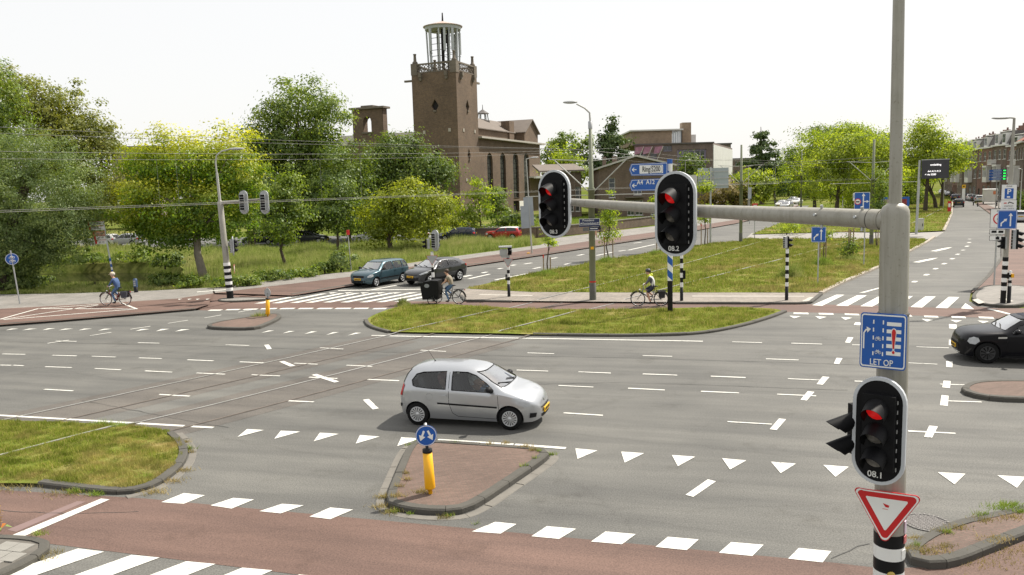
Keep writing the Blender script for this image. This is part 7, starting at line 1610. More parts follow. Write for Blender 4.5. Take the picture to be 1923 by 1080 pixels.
def make_car(spec, paint, label, name='parked_car', seats=True):
    B=Body(spec['top'],spec['bot'],spec['belt'],spec['w'],spec.get('th',0.2),spec.get('n',4.5));ra,rf_,r,tr_=spec['axr'],spec['axf'],spec['r'],spec['track']
    root = thing(name, label, 'car'); m = B.mesh(); cuts = []
    m1 = MB()
    for ax in (ra, rf_):
        for sd in (-1, 1): m1.tube([(ax, sd * (tr_ - 0.16), r), (ax, sd * (tr_ + 0.5), r)], r * 1.17, 28, 1)
    cuts.append(m1)
    side, front, rear = spec['side'], spec['ws'], spec['rw']; simple = spec.get('simple', False)
    xc0, xc1 = spec['cav']; zf = 0.42; cuts.append(None)
    cav = B.mesh(0.05, zf, (xc0, xc1), 20); cav.m = [1] * len(cav.m); cuts[1] = cav
    m3 = MB()
    for P in side: m3.prism([(x, -1.6, z) for x, z in P], (0, 3.2, 0), 1)
    m4=MB();zA,hA,zB,hB=front;m4.prism([(spec['wx'],-hA,zA),(spec['wx'],hA,zA),(spec['wx'],hB,zB),(spec['wx'],-hB,zB)],(B.x1-spec['wx']+0.3,0,0),1)
    m5=MB();zA2,hA2,zB2,hB2=rear;m5.prism([(spec['rx'],-hA2,zA2),(spec['rx'],hA2,zA2),(spec['rx'],hB2,zB2),(spec['rx'],-hB2,zB2)],(B.x0-spec['rx']-0.3,0,0),1)
    cuts += [m3, m4, m5]
    me=m.mesh('body',[paint,inter,spec.get('roofm',paint)]);bo=bpy.data.objects.new('body',me);COL.objects.link(bo);tmp=[]
    for c in cuts:
        cm=c.mesh('cut',[paint,inter]);bm_=bmesh.new();bm_.from_mesh(cm);bmesh.ops.recalc_face_normals(bm_,faces=bm_.faces);bm_.to_mesh(cm);bm_.free();co=bpy.data.objects.new('cut',cm);COL.objects.link(co);tmp.append(co);md=bo.modifiers.new('cut','BOOLEAN');md.operation='DIFFERENCE';md.solver='EXACT';md.object=co
        md.use_self = c is m3
    bm_=bmesh.new();bm_.from_mesh(me);bmesh.ops.recalc_face_normals(bm_,faces=bm_.faces);bm_.to_mesh(me);bm_.free();bpy.context.view_layer.update()
    nm=bpy.data.meshes.new_from_object(bo.evaluated_get(bpy.context.evaluated_depsgraph_get()));bpy.data.objects.remove(bo)
    for t_ in tmp: bpy.data.objects.remove(t_)
    if 'roofm' in spec:
        for p in nm.polygons:
            if p.material_index==0 and p.center.z>spec['roofz']and p.normal.z>0.35:p.material_index=2
    nm.polygons.foreach_set('use_smooth',[True]*len(nm.polygons));nm.set_sharp_from_angle(angle=math.radians(32));nm.name='body'
    body = bpy.data.objects.new('body', nm); COL.objects.link(body); body.parent = root
    S3=lambda sd,off:(lambda x,z:(lambda n_,y_:(x+n_[0]*off,sd*(y_+n_[1]*off),z+n_[2]*off))(B.nrm(x,z),B.y(x,z)));F3=lambda off,sg=1:(lambda y,z:(B.x_front(y,z,sg)+off*sg,y,z))
    gm = spec.get('glass', cglass)
    for P in side:
        for sd in (-1, 1):
            g_=decal(S3(sd,-0.012),P,2).build('side_window',gm,root);q=[S3(sd,0.001)(*p)for p in dens(P)];MB().tube(q+[q[0]],0.012,5,0,False).build('window_seal',trim,g_)
    def quadwin(fr, sg, nm_):
        zA, hA, zB, hB = fr; vs = []; nz, ny = 6, 10
        for i in range(nz + 1):
            z = zA + (zB - zA) * i / nz; h = hA + (hB - hA) * i / nz
            for j in range(ny+1):y=-h+2*h*j/ny;vs.append((B.x_front(y,z,sg)-0.012*sg,y,z))
        mm=MB();mm.add(vs,[(i*(ny+1)+j,i*(ny+1)+j+1,(i+1)*(ny+1)+j+1,(i+1)*(ny+1)+j)for i in range(nz)for j in range(ny)],0,True);o=mm.build(nm_,wscreen if sg>0 else gm,root)
        bd=[vs[j]for j in range(ny+1)]+[vs[i*(ny+1)+ny]for i in range(1,nz+1)]+[vs[nz*(ny+1)+j]for j in range(ny-1,-1,-1)]+[vs[i*(ny+1)]for i in range(nz-1,-1,-1)]
        MB().tube([(p[0]+0.012*sg,p[1],p[2])for p in bd],0.013,5,0,False).build('window_seal',trim,o);return o
    wsh = quadwin(front, 1, 'windscreen'); quadwin(rear, -1, 'rear_window')
    for nm_, P, mt in spec.get('sideparts', []):
        for sd in (-1, 1): decal(S3(sd, 0.010), P).build(nm_, mt, root)
    for nm_, P, mt in spec.get('frontparts', []): decal(F3(0.012), P).build(nm_, mt, root)
    for nm_, P, mt in spec.get('rearparts', []): decal(F3(0.008, -1), P).build(nm_, mt, root)
    for line in spec.get('seams', []):
        for sd in(-1,1):MB().tube([S3(sd,0.0)(*p)for p in dens(line,5)[:5*(len(line)-1)+1]],0.006,4,0,False).build('panel_gap',trim,root)
    for h in spec.get('handles', []):
        for sd in(-1,1):y=B.y(h[0],h[1]);MB().box((h[0],sd*(y+0.012),h[1]),(0.17,0.03,0.035)).build('door_handle',spec.get('handlem',paint),root)
    mx, mzz = spec['mirror']
    for sd in (-1, 1):
        y=B.y(mx,mzz-0.05);m=MB();m.ball((mx+0.02,sd*(y+0.13),mzz+0.03),(0.085,0.115,0.075));m.tube([(mx+0.05,sd*(y-0.02),mzz-0.04),(mx+0.03,sd*(y+0.08),mzz-0.01)],0.025,6);m.build('mirror',spec.get('mirrorm',trim),root)
    for sg, pz in ((1, spec['plate'][0]), (-1, spec['plate'][1])):
        x=B.x_front(0.25,pz,sg);m=MB();m.box((x+sg*0.03,0,pz),(0.03,0.52,0.11));pl=m.build('number_plate',platey,root);m=MB()
        for k in range(6):m.box((x+sg*0.047,-0.19+0.075*k+(0.01 if k>2 else 0),pz),(0.006,0.045,0.065))
        m.build('plate_print', blackp, pl)['kind'] = 'stuff'
    for ax in (ra, rf_):
        for sd in(-1,1):wheel_mesh(r,spec.get('tw',0.19),spec.get('wheel','alloy'),root,(ax,sd*(tr_-0.02),r),sd,spec.get('rimm',alloy))
    z0 = zat if False else None
    for k, yy in enumerate((-0.12, 0.38)):
        zc=front[0];xb=B.x_front(yy,zc+0.01,1);yt=yy-0.45;zt_=front[0]+0.09;m=MB();m.tube([(xb+0.02,yy,zc+0.015),(B.x_front(yt,zt_,1)+0.02,yt,zt_)],0.012,5);m.build('wiper',trim,wsh)
    if seats:
        sx = spec['seatx']
        for x in ((sx, sx - 0.85) if spec.get('rear_seat', True) else (sx,)):
            for y in (-0.36, 0.36):
                m=MB();m.box((x,y,0.55),(0.5,0.46,0.16));m.box((x-0.28,y,0.85),(0.14,0.46,0.62),0,0,Matrix.Rotation(-0.2,3,'Y'));m.box((x-0.38,y,1.2),(0.09,0.24,0.16));m.build('seat',seatm,root)
        xd=spec['wx']+0.42;m=MB();m.box((xd,0,0.80),(0.5,1.25,0.26));m.build('dashboard',inter,root);m=MB();n=14
        m.tube([(xd-0.30+0.08*math.sin(2*math.pi*i/n),0.36+0.18*math.cos(2*math.pi*i/n),0.90+0.17*math.sin(2*math.pi*i/n))for i in range(n+1)],0.016,5,0,False);m.build('steering_wheel',trim,root)
    return root
P_silver = carpaint('paint_silver', (0.45, 0.465, 0.485), 0.8)
twingo=dict(top=[(-1.80,.66),(-1.77,.80),(-1.70,1.06),(-1.58,1.31),(-1.40,1.42),(-0.95,1.465),(-0.35,1.475),(0.10,1.44),(0.38,1.36),(0.72,1.17),(1.02,.985),(1.25,.925),(1.5,.83),(1.68,.70),(1.76,.58),(1.80,.46)],
    bot=[(-1.80,.40),(-1.70,.27),(-1.2,.19),(1.2,.19),(1.6,.19),(1.74,.22),(1.80,.28)],belt=[(-1.80,.60),(-1.65,.86),(-1.2,.94),(-0.5,.93),(0.3,.895),(0.9,.86),(1.2,.80),(1.5,.70),(1.7,.58),(1.80,.42)],
    w=[(-1.80,.50),(-1.765,.64),(-1.66,.745),(-1.35,.81),(-0.5,.828),(0.6,.828),(1.15,.82),(1.4,.775),(1.58,.69),(1.70,.56),(1.77,.42),(1.80,.30)],th=0.22,axr=-1.265,axf=1.10,r=0.285,track=0.735,tw=0.175,wheel='cap',
    side=[[(-1.36,1.0),(-1.40,1.12),(-1.30,1.26),(-1.12,1.31),(-0.52,1.345),(-0.50,0.945),(-0.95,0.955),(-1.25,0.975)],[(-0.34,0.935),(-0.36,1.345),(0.02,1.335),(0.24,1.27),(0.52,1.10),(0.70,0.96),(0.70,0.905)]],
    ws=(1.01,.66,1.345,.52),wx=0.25,rw=(1.02,.56,1.33,.47),rx=-1.2,cav=(-1.5,0.92),plate=(0.40,0.72),mirror=(0.62,0.98),seatx=-0.05,handles=[(-0.56,0.79)],handlem=P_silver,
    sideparts=[('headlamp',[(1.14,.745),(1.22,.80),(1.42,.765),(1.56,.68),(1.60,.60),(1.50,.575),(1.30,.635)],lampg),('tail_lamp',[(-1.735,.74),(-1.665,.74),(-1.60,.98),(-1.66,1.02)],tailr),('rub_strip',[(-0.72,.575),(0.80,.535),(0.80,.575),(-0.72,.615)],trim),('fog_recess',[(1.56,.30),(1.69,.30),(1.71,.40),(1.58,.42)],trim),('rear_bumper_strip',[(-1.75,.44),(-1.70,.44),(-1.68,.53),(-1.74,.53)],trim)],
    frontparts=[('lower_grille',[(-.34,.25),(.34,.25),(.38,.33),(-.38,.33)],trim),('upper_grille',[(-.36,.475),(.36,.475),(.38,.50),(-.38,.50)],trim),('emblem',[(0,.555),(.035,.60),(0,.645),(-.035,.60)],chrome)],
    seams=[[(-0.43,1.33),(-0.42,0.9),(-0.42,0.62),(-0.34,0.36),(-0.2,0.28),(0.8,0.26),(0.84,0.5),(0.82,0.88)]])
car = make_car(twingo, P_silver, 'silver three door hatchback crossing in mid junction', 'hatchback_car')
car.location = (-0.99, 19.62, 0); car.rotation_euler = (0, 0, math.radians(-15.6))
m=MB();m.tube([(-1.05,0,1.46),(-1.22,0,1.72)],[0.006,0.004],5);m.ball((-1.05,0,1.46),0.025,8);m.build('aerial',trim,car);
Bt=Body(twingo['top'],twingo['bot'],twingo['belt'],twingo['w']);m=MB();y_=Bt.y(-1.0,0.72);m.lathe([(0.088,0.0),(0.092,0.006),(0.085,0.006)],20,0,(-0.92,-(Bt.y(-0.92,0.74)+0.002),0.74),'Y');m.build('fuel_cap_ring',trim,car)
# black three door car entering from the right
P_blk = carpaint('paint_black', (0.003, 0.003, 0.005), 0.0, 0.4)
mini=dict(top=[(-2.0,.70),(-1.97,.86),(-1.90,1.08),(-1.74,1.34),(-1.5,1.42),(-0.8,1.44),(-0.1,1.425),(0.30,1.37),(0.62,1.18),(0.86,1.02),(1.15,1.0),(1.55,.965),(1.80,.90),(1.94,.78),(2.0,.60)],bot=[(-2.0,.40),(-1.85,.24),(1.8,.20),(1.95,.22),(2.0,.30)],
    belt=[(-2.0,.66),(-1.8,.92),(-1,.95),(0.8,.92),(1.3,.88),(1.7,.80),(1.9,.68),(2.0,.56)],w=[(-2.0,.62),(-1.95,.76),(-1.8,.84),(-1.2,.885),(1.2,.885),(1.55,.85),(1.78,.74),(1.92,.58),(2.0,.40)],th=0.2,n=5,axr=-1.22,axf=1.28,r=0.325,track=0.79,tw=0.2,wheel='ten',rimm=rimblack,
    side=[[(-1.62,1.0),(-1.52,1.28),(-1.0,1.32),(-0.52,1.325),(-0.52,0.965)],[(-0.42,0.965),(-0.42,1.325),(0.12,1.30),(0.40,1.18),(0.64,0.98),(0.64,0.945)]],ws=(1.02,.70,1.345,.58),wx=0.2,rw=(1.05,.62,1.33,.55),rx=-1.3,cav=(-1.75,0.80),plate=(0.44,0.75),mirror=(0.50,1.0),seatx=0.0,handles=[(-0.5,0.84)],handlem=chrome,mirrorm=P_blk,
    sideparts=[('headlamp',[(1.50,.70),(1.55,.80),(1.66,.82),(1.77,.77),(1.81,.67),(1.75,.60),(1.62,.59)],lampg),('tail_lamp',[(-1.92,.66),(-1.84,.66),(-1.82,.86),(-1.90,.88)],tailr),('side_scuttle',[(0.78,.80),(1.02,.79),(1.02,.84),(0.78,.85)],chrome),('wheel_arch_trim',[(-0.75,.20),(0.8,.20),(0.8,.27),(-0.75,.27)],trim)],
    frontparts=[('grille',[(-.42,.34),(.42,.34),(.48,.44),(.40,.56),(-.40,.56),(-.48,.44)],trim),('chrome_lip',[(-.5,.26),(.5,.26),(.5,.29),(-.5,.29)],chrome)],seams=[[(-0.47,1.3),(-0.46,0.5),(-0.40,0.3),(0.72,0.3),(0.78,0.6),(0.72,0.93)]])
bc=make_car(mini,P_blk,'black small car entering from the right edge','small_car');ang=math.radians(164);h_=Vector((math.cos(ang),math.sin(ang),0));nl=Vector((-h_.y,h_.x,0))
c = G(1852, 682) - nl * 0.77 - h_ * 1.28; bc.location = c; bc.rotation_euler = (0, 0, ang)
for y in (0.0,): m = MB(); m.box((1.25, 0, 0.995), (0.95, 0.09, 0.008)); 
# dark green blue five door car and grey crossover waiting on the left-hand road
kd = (G(657, 538) - G(869, 502)).normalized(); ka = math.atan2(kd.y, kd.x)
P_teal = carpaint('paint_teal', (0.045, 0.085, 0.105), 0.3)
fus=dict(top=[(-2.0,.80),(-1.97,.98),(-1.88,1.25),(-1.75,1.44),(-1.5,1.50),(-0.6,1.535),(0.1,1.52),(0.42,1.44),(0.80,1.16),(1.04,1.0),(1.3,.97),(1.68,.88),(1.88,.76),(2.0,.56)],bot=[(-2.0,.42),(-1.85,.28),(1.8,.24),(2.0,.34)],belt=[(-2.0,.74),(-1.8,.95),(-1,.97),(0.8,.95),(1.3,.88),(1.75,.74),(2.0,.52)],w=[(-2.0,.66),(-1.95,.76),(-1.8,.82),(-1,.855),(1.2,.855),(1.6,.82),(1.82,.72),(1.94,.58),(2.0,.46)],th=0.2,n=5.5,axr=-1.24,axf=1.25,r=0.30,track=0.745,
    side=[[(-1.76,1.02),(-1.66,1.36),(-1.38,1.39),(-1.32,1.0)],[(-1.22,1.0),(-1.28,1.39),(-0.46,1.415),(-0.44,0.985)],[(-0.34,0.985),(-0.36,1.415),(0.10,1.40),(0.36,1.30),(0.70,1.04),(0.78,0.97)]],ws=(1.03,.68,1.42,.56),wx=0.3,rw=(1.05,.62,1.40,.56),rx=-1.5,cav=(-1.85,0.95),plate=(0.52,0.80),mirror=(0.66,1.03),seatx=0.05,handles=[(-0.52,0.88),(-1.22,0.89)],
    sideparts=[('headlamp',[(1.52,.68),(1.55,.80),(1.74,.78),(1.86,.70),(1.88,.62),(1.70,.62)],lampg),('tail_lamp',[(-1.96,.80),(-1.89,.80),(-1.84,1.25),(-1.88,1.28)],tailr),('sill_strip',[(-0.9,.46),(0.9,.46),(0.9,.53),(-0.9,.53)],trim)],frontparts=[('grille',[(-.45,.60),(.45,.60),(.42,.72),(-.42,.72)],trim),('lower_grille',[(-.55,.34),(.55,.34),(.55,.44),(-.55,.44)],trim)],seams=[[(-0.40,1.4),(-0.39,0.35)],[(0.84,0.9),(0.86,0.4),(0.7,0.32),(-0.9,0.32)],[(-1.25,1.0),(-1.2,0.7),(-0.95,0.55)]])
fc=make_car(fus,P_teal,'dark teal upright hatchback waiting left of the grey crossover','family_car');a2=ka+0.02;h_=Vector((math.cos(a2),math.sin(a2),0));nl=Vector((-h_.y,h_.x,0));fc.location=G(706,539)-nl*0.75-h_*1.25;fc.rotation_euler=(0,0,a2)
P_gry = carpaint('paint_dark_grey', (0.040, 0.042, 0.046), 0.3)
chr_=dict(top=[(-2.17,.84),(-2.13,1.04),(-1.95,1.20),(-1.55,1.42),(-1.0,1.53),(-0.4,1.555),(0.1,1.52),(0.45,1.40),(0.9,1.13),(1.15,1.02),(1.6,.95),(1.9,.86),(2.08,.74),(2.17,.58)],bot=[(-2.17,.46),(-2.0,.30),(1.9,.26),(2.17,.36)],belt=[(-2.17,.80),(-1.9,1.06),(-1.2,1.03),(0.8,.97),(1.4,.88),(1.85,.78),(2.17,.54)],w=[(-2.17,.64),(-2.1,.78),(-1.9,.87),(-1.3,.905),(0,.885),(1.2,.90),(1.65,.86),(1.95,.72),(2.1,.54),(2.17,.40)],th=0.26,n=4.5,axr=-1.30,axf=1.34,r=0.345,track=0.795,tw=0.22,
    side=[[(-1.30,1.16),(-1.0,1.34),(-0.50,1.39),(-0.46,1.06)],[(-0.36,1.05),(-0.40,1.39),(0.05,1.38),(0.35,1.29),(0.72,1.06),(0.76,1.0)]],ws=(1.06,.70,1.43,.58),wx=0.3,rw=(1.14,.58,1.36,.5),rx=-1.2,cav=(-1.7,0.98),plate=(0.56,0.85),mirror=(0.66,1.06),seatx=0.05,handles=[(-0.46,0.93)],mirrorm=P_gry,
    sideparts=[('headlamp',[(1.50,.80),(1.62,.86),(1.90,.79),(2.03,.71),(1.98,.68),(1.75,.74)],lampg),('tail_lamp',[(-2.13,.86),(-1.86,.98),(-1.84,1.06),(-2.08,1.0)],tailr),('sill_trim',[(-0.85,.30),(0.9,.30),(0.9,.44),(-0.85,.44)],trim)],frontparts=[('grille',[(-.55,.36),(.55,.36),(.62,.52),(-.62,.52)],trim),('upper_grille',[(-.5,.66),(.5,.66),(.5,.69),(-.5,.69)],trim)],seams=[[(-0.42,1.35),(-0.4,0.45)],[(0.88,0.9),(0.86,0.45),(-0.8,0.45)]])
cc=make_car(chr_,P_gry,'dark grey crossover waiting behind the cargo bike rider','crossover_car');a3=ka-0.10;h_=Vector((math.cos(a3),math.sin(a3),0));nl=Vector((-h_.y,h_.x,0));cc.location=G(862,527)-nl*0.80+h_*1.30;cc.rotation_euler=(0,0,a3)
# generic estate for the parked and distant cars (the distant ones share its meshes)
est=dict(top=[(-2.1,.78),(-2.06,.98),(-1.95,1.25),(-1.75,1.40),(-1.0,1.46),(-0.2,1.465),(0.2,1.42),(0.75,1.12),(1.0,.98),(1.5,.92),(1.85,.80),(2.1,.56)],bot=[(-2.1,.42),(-1.9,.26),(1.9,.22),(2.1,.34)],belt=[(-2.1,.72),(-1.8,.94),(0.8,.91),(1.4,.83),(1.9,.68),(2.1,.52)],w=[(-2.1,.62),(-2.0,.78),(-1.8,.85),(-1,.875),(1.2,.875),(1.7,.83),(1.95,.68),(2.1,.46)],th=0.22,n=4.8,axr=-1.28,axf=1.30,r=0.315,track=0.77,
    side=[[(-1.72,1.0),(-1.55,1.28),(-1.2,1.33),(-1.14,0.97)],[(-1.05,0.965),(-1.08,1.335),(-0.36,1.35),(-0.32,0.95)],[(-0.22,0.95),(-0.26,1.35),(0.1,1.32),(0.66,0.98),(0.7,0.94)]],ws=(1.0,.68,1.36,.55),wx=0.2,rw=(1.02,.62,1.34,.54),rx=-1.5,cav=(-1.8,0.9),plate=(0.46,0.80),mirror=(0.6,0.99),seatx=0.0,handles=[(-0.35,0.84),(-1.1,0.85)],glass=cdark,
    sideparts=[('headlamp',[(1.58,.66),(1.64,.76),(1.86,.72),(1.98,.62),(1.8,.60)],lampg),('tail_lamp',[(-2.06,.74),(-1.86,.78),(-1.85,.92),(-2.03,.94)],tailr)],frontparts=[('grille',[(-.5,.36),(.5,.36),(.5,.5),(-.5,.5)],trim)],seams=[[(-0.28,1.33),(-0.26,0.35)],[(0.78,0.88),(0.8,0.35),(-0.95,0.35)]])
P_navy=carpaint('paint_navy',(0.012,0.018,0.045),0.2);P_red=carpaint('paint_red',(0.34,0.018,0.022),0.2);P_wht=carpaint('paint_white',(0.66,0.66,0.64),0.0);P_sil2=carpaint('paint_silver_far',(0.42,0.43,0.44),0.3);P_dk=carpaint('paint_anthracite',(0.03,0.033,0.036),0.3)
e0 = make_car(est, P_dk, 'dark parked car seen right of the left signal mast', 'parked_car')
redm_=dict(mini);redm_.update(roofm=P_wht,roofz=1.30,rimm=alloy,glass=cdark);rc=make_car(redm_,P_red,'red small car with white roof parked before the church lawn','small_car');rc.location=G(945,450);rc.rotation_euler=(0,0,math.radians(168))
def place_car(src,px,ang,paint,label,name='parked_car',group='cars parked and driving far off',depth=None):
    o=copy_tree(src)if place_car.used else src;place_car.used=True;o.name=name;o['label']=label;o['group']=group
    g=G(*px)if depth is None else Vector((PD(px[0],px[1],depth).x,depth,0));o.location=(g.x,g.y,0.0);o.rotation_euler=(0,0,ang)
    for ch in o.children:
        if ch.name.startswith('body') or ch.name.startswith('door_handle'):
            ch.material_slots[0].link = 'OBJECT'; ch.material_slots[0].material = paint
            if len(ch.material_slots)>2:ch.material_slots[2].link='OBJECT';ch.material_slots[2].material=paint
    return o
place_car.used = False
side_a = math.radians(172)
for px,a,pt,lab,nm in[((490,459),side_a,P_dk,'dark green parked car seen right of the left signal mast','parked_car'),((583,457),math.radians(-8),P_dk,'black parked car half hidden behind the slim young trees','parked_car'),((860,451.5),math.radians(172),P_navy,'dark navy car parked left of the red car','parked_car'),((192,462),side_a,P_wht,'white car parked behind the cycle signpost','parked_car'),((238,461),side_a,P_sil2,'silver car parked right of the cycle signpost','parked_car'),((700,455),side_a,P_sil2,'silver parked car glimpsed under the spreading tree','parked_car'),((775,453.5),side_a,P_wht,'white parked car glimpsed behind the spreading tree','parked_car'),
    ((1800,388.5),math.radians(62),P_dk,'grey saloon driving away down the right-hand street','driving_car'),((1793,377),math.radians(62),P_navy,'dark blue car driving ahead of the grey saloon','driving_car'),((1912,418),math.radians(64),P_sil2,'silver car parked behind the right mast','parked_car'),((1906,402),math.radians(64),P_wht,'white van like car parked beyond the silver one','parked_car'),
    ((1838,380),math.radians(64),P_sil2,'light car parked in front of the white trailer','parked_car'),((1831,378),math.radians(64),P_dk,'dark car second in the row before the trailer','parked_car'),((1822,376.5),math.radians(64),P_wht,'white car in the middle of the right parked row','parked_car'),((1814,374),math.radians(64),P_dk,'dark car at the far end of the right parked row','parked_car'),((1782,369.5),math.radians(240),P_dk,'dark car nearest in the left parked row of the street','parked_car'),((1776,367),math.radians(240),P_wht,'white car in the left parked row of the street','parked_car'),((1769,364.5),math.radians(240),P_wht,'white van like car farthest down the street','parked_car'),
    ((1477,392),math.radians(235),P_sil2,'pale car coming up the far left-hand road','driving_car'),((1468,389),math.radians(235),P_wht,'white car behind the pale one on the far road','driving_car'),((1496,384),math.radians(235),P_wht,'white car farthest down the left-hand road','driving_car'),((1488,381),math.radians(235),P_sil2,'silver car parked at the far end of the left-hand road','parked_car')]:
    place_car(e0, px, a, pt, lab, nm)
# white box trailer
g=G(1858,384);t=thing('box_trailer','white box trailer parked on the right-hand street','trailer',g,math.radians(62));m=MB();m.b2(-2.2,2.2,-1.1,1.1,0.55,2.75);m.build('box',M('trailer_white',(0.62,0.61,0.57),0.5,0.06,1),t);m=MB();m.b2(-2.25,2.25,-1.14,1.14,2.752,2.86);m.build('roof',whitep,t);MB().b2(2.2,3.3,-0.06,0.06,0.45,0.56).build('drawbar',steel,t);MB().b2(-2.24,-2.202,-0.9,-0.4,1.9,2.5).build('hazard_plate',M('hazard_orange',(0.6,0.2,0.08),0.5,0.3,5),t)
for sd in (-1, 1): wheel_mesh(0.33, 0.18, 'alloy', t, (-0.2, sd * 1.0, 0.33), sd, alloy)
for i, (px, py) in enumerate(((1828, 386), (1836, 388), (1872, 388), (1880, 392))):
    g=G(px,py);t=thing('street_bollard',('dark bollard at the kerb left of the trailer','second dark bollard left of the trailer','dark bollard right of the trailer','dark bollard near the parking sign')[i],'bollard',g);m=MB();m.lathe([(0.09,-.02),(0.09,0.85),(0.11,0.9),(0.11,1.0),(0,1.04)],10);m.build('post',blackp,t);MB().lathe([(0.092,0.7),(0.095,0.78)],10).build('band',whitep,t)
# ------------------------------------------------------------------ people and bicycles
skinm=M('skin',(0.50,0.30,0.21),0.55,0.08,6);denim=M('denim',(0.07,0.13,0.24),0.85,0.2,9);denimj=M('denim_jacket',(0.045,0.085,0.19),0.85,0.2,7);shoe=M('dark_shoe',(0.03,0.028,0.028),0.6,0.2,8);taupe=M('taupe_shirt',(0.22,0.19,0.14),0.85,0.12,6);hivis=M('hi_vis_yellow',(0.55,0.62,0.04),0.7,0.08,6);whitej=M('white_jacket',(0.62,0.62,0.60),0.7,0.08,6);greys=M('grey_sleeve',(0.09,0.09,0.11),0.8,0.15,6);navyp=M('navy_shorts',(0.018,0.02,0.045),0.8,0.2,6);hairb=M('brown_hair',(0.05,0.03,0.02),0.7,0.3,12);capb=M('beige_cap',(0.58,0.47,0.34),0.8,0.1,6);helm=M('dark_helmet',(0.03,0.03,0.045),0.4,0.2,6);blackc=M('black_clothes',(0.015,0.015,0.017),0.85,0.2,6);pinks=M('pink_shirt',(0.42,0.20,0.19),0.85,0.15,6);orange_c=M('orange_bag',(0.5,0.16,0.05),0.8,0.1,6)
def figure(label,J,mats,loc,rz,hat=None,hair=None,name='person',group=None,z=0.0,short_sleeve=True,scale=1.0,bare_legs=False):
    """J: joint -> position (x forward, y left, z up). One continuous skinned surface, coloured by the limb it belongs to.
    mats = (torso, upper arm, forearm, thigh, shin, shoe)"""
    t = thing(name, label, 'person', (loc[0], loc[1], z), rz, group); t.scale = (scale,) * 3
    V, E, R_, K = [], [], [], []
    idx = {}
    def v(n, p, r): idx[n] = len(V); V.append(Vector(p)); R_.append(r)
    def e(a, b, k): E.append((idx[a], idx[b])); K.append(k)
    hip = Vector(J['hip']); nk = Vector(J['neck']); hd = Vector(J['head']); up = (nk - hip)
    v('hip',hip,(0.19,0.165));v('waist',hip.lerp(nk,0.35),(0.195,0.165));v('chest',hip.lerp(nk,0.72),(0.22,0.175));v('neckb',hip.lerp(nk,0.95),(0.085,0.08));v('neck',nk,(0.055,0.055));v('jaw',hd-(hd-nk).normalized()*0.05+Vector((0.025,0,0)),(0.075,0.082));v('brow',hd+Vector((0.005,0,0.055)),(0.095,0.104));v('crown',hd+Vector((-0.01,0,0.125)),(0.07,0.08))
    e('hip','waist',0);e('waist','chest',0);e('chest','neckb',0);e('neckb','neck',9);e('neck','jaw',9);e('jaw','brow',9);e('brow','crown',9)
    for s, sg in (('l', 1), ('r', -1)):
        sh=Vector(J['sh'+s]);el=Vector(J['el'+s]);ha=Vector(J['ha'+s]);kn=Vector(J['kn'+s]);an=Vector(J['an'+s]);hp=hip+Vector((0,sg*0.09,-0.03))
        v('sh'+s,sh,(0.072,0.072));v('ua'+s,sh.lerp(el,0.5),(0.066,0.066));v('el'+s,el,(0.046,0.046));v('fa'+s,el.lerp(ha,0.45),(0.043,0.043));v('wr'+s,el.lerp(ha,0.88),(0.029,0.029));v('ha'+s,ha,(0.036,0.026))
        e('chest','sh'+s,0);e('sh'+s,'ua'+s,1);e('ua'+s,'el'+s,2 if short_sleeve else 1);e('el'+s,'fa'+s,2);e('fa'+s,'wr'+s,2);e('wr'+s,'ha'+s,9)
        d = (ha - el).normalized(); side_ = Vector((0, 1, 0)); dn = d.cross(side_).normalized()
        for k, (o_, ln) in enumerate(((-0.03, 0.055), (-0.010, 0.065), (0.010, 0.062), (0.03, 0.048))):
            p=ha+side_*o_+d*0.03;q=p+d*ln*0.55-Vector((0,0,ln*0.35));w_=q-Vector((0,0,ln*0.5))-d*ln*0.3
            v('f%d%s'%(k,s),p,(0.010,)*2);v('g%d%s'%(k,s),q,(0.009,)*2);v('h%d%s'%(k,s),w_,(0.008,)*2);e('ha'+s,'f%d%s'%(k,s),9);e('f%d%s'%(k,s),'g%d%s'%(k,s),9);e('g%d%s'%(k,s),'h%d%s'%(k,s),9)
        p=ha-d*0.01-side_*sg*0.045;v('t'+s,p,(0.011,)*2);v('u'+s,p+d*0.045-Vector((0,0,0.02)),(0.009,)*2);e('ha'+s,'t'+s,9);e('t'+s,'u'+s,9)
        v('th'+s,hp.lerp(kn,0.3),(0.105,0.10));v('tl'+s,hp.lerp(kn,0.7),(0.085,0.085));v('kn'+s,kn,(0.068,0.07));v('ca'+s,kn.lerp(an,0.35),(0.064,0.066));v('an'+s,an,(0.037,0.04));fd=Vector(J.get('foot',(1,0,-0.12))).normalized();v('he'+s,an+Vector((0,0,-0.055))-fd*0.04,(0.04,0.038));v('ba'+s,an+Vector((0,0,-0.065))+fd*0.10,(0.042,0.03));v('to'+s,an+Vector((0,0,-0.07))+fd*0.17,(0.034,0.024))
        e('hip','th'+s,3);e('th'+s,'tl'+s,3);e('tl'+s,'kn'+s,3);e('kn'+s,'ca'+s,4);e('ca'+s,'an'+s,4);e('an'+s,'he'+s,5);e('he'+s,'ba'+s,5);e('ba'+s,'to'+s,5)
    me=bpy.data.meshes.new('body');me.from_pydata([tuple(p)for p in V],E,[]);o=bpy.data.objects.new('body',me);COL.objects.link(o)
    o.modifiers.new('skin', 'SKIN'); sv = me.skin_vertices[0].data
    for i, r in enumerate(R_): sv[i].radius = (r[0], r[1]) if isinstance(r, tuple) else (r, r)
    sv[0].use_root=True;o.modifiers['skin'].use_smooth_shade=True;sb=o.modifiers.new('sub','SUBSURF');sb.levels=1;sb.render_levels=1
    bpy.context.view_layer.update();nm=bpy.data.meshes.new_from_object(o.evaluated_get(bpy.context.evaluated_depsgraph_get()));bpy.data.objects.remove(o)
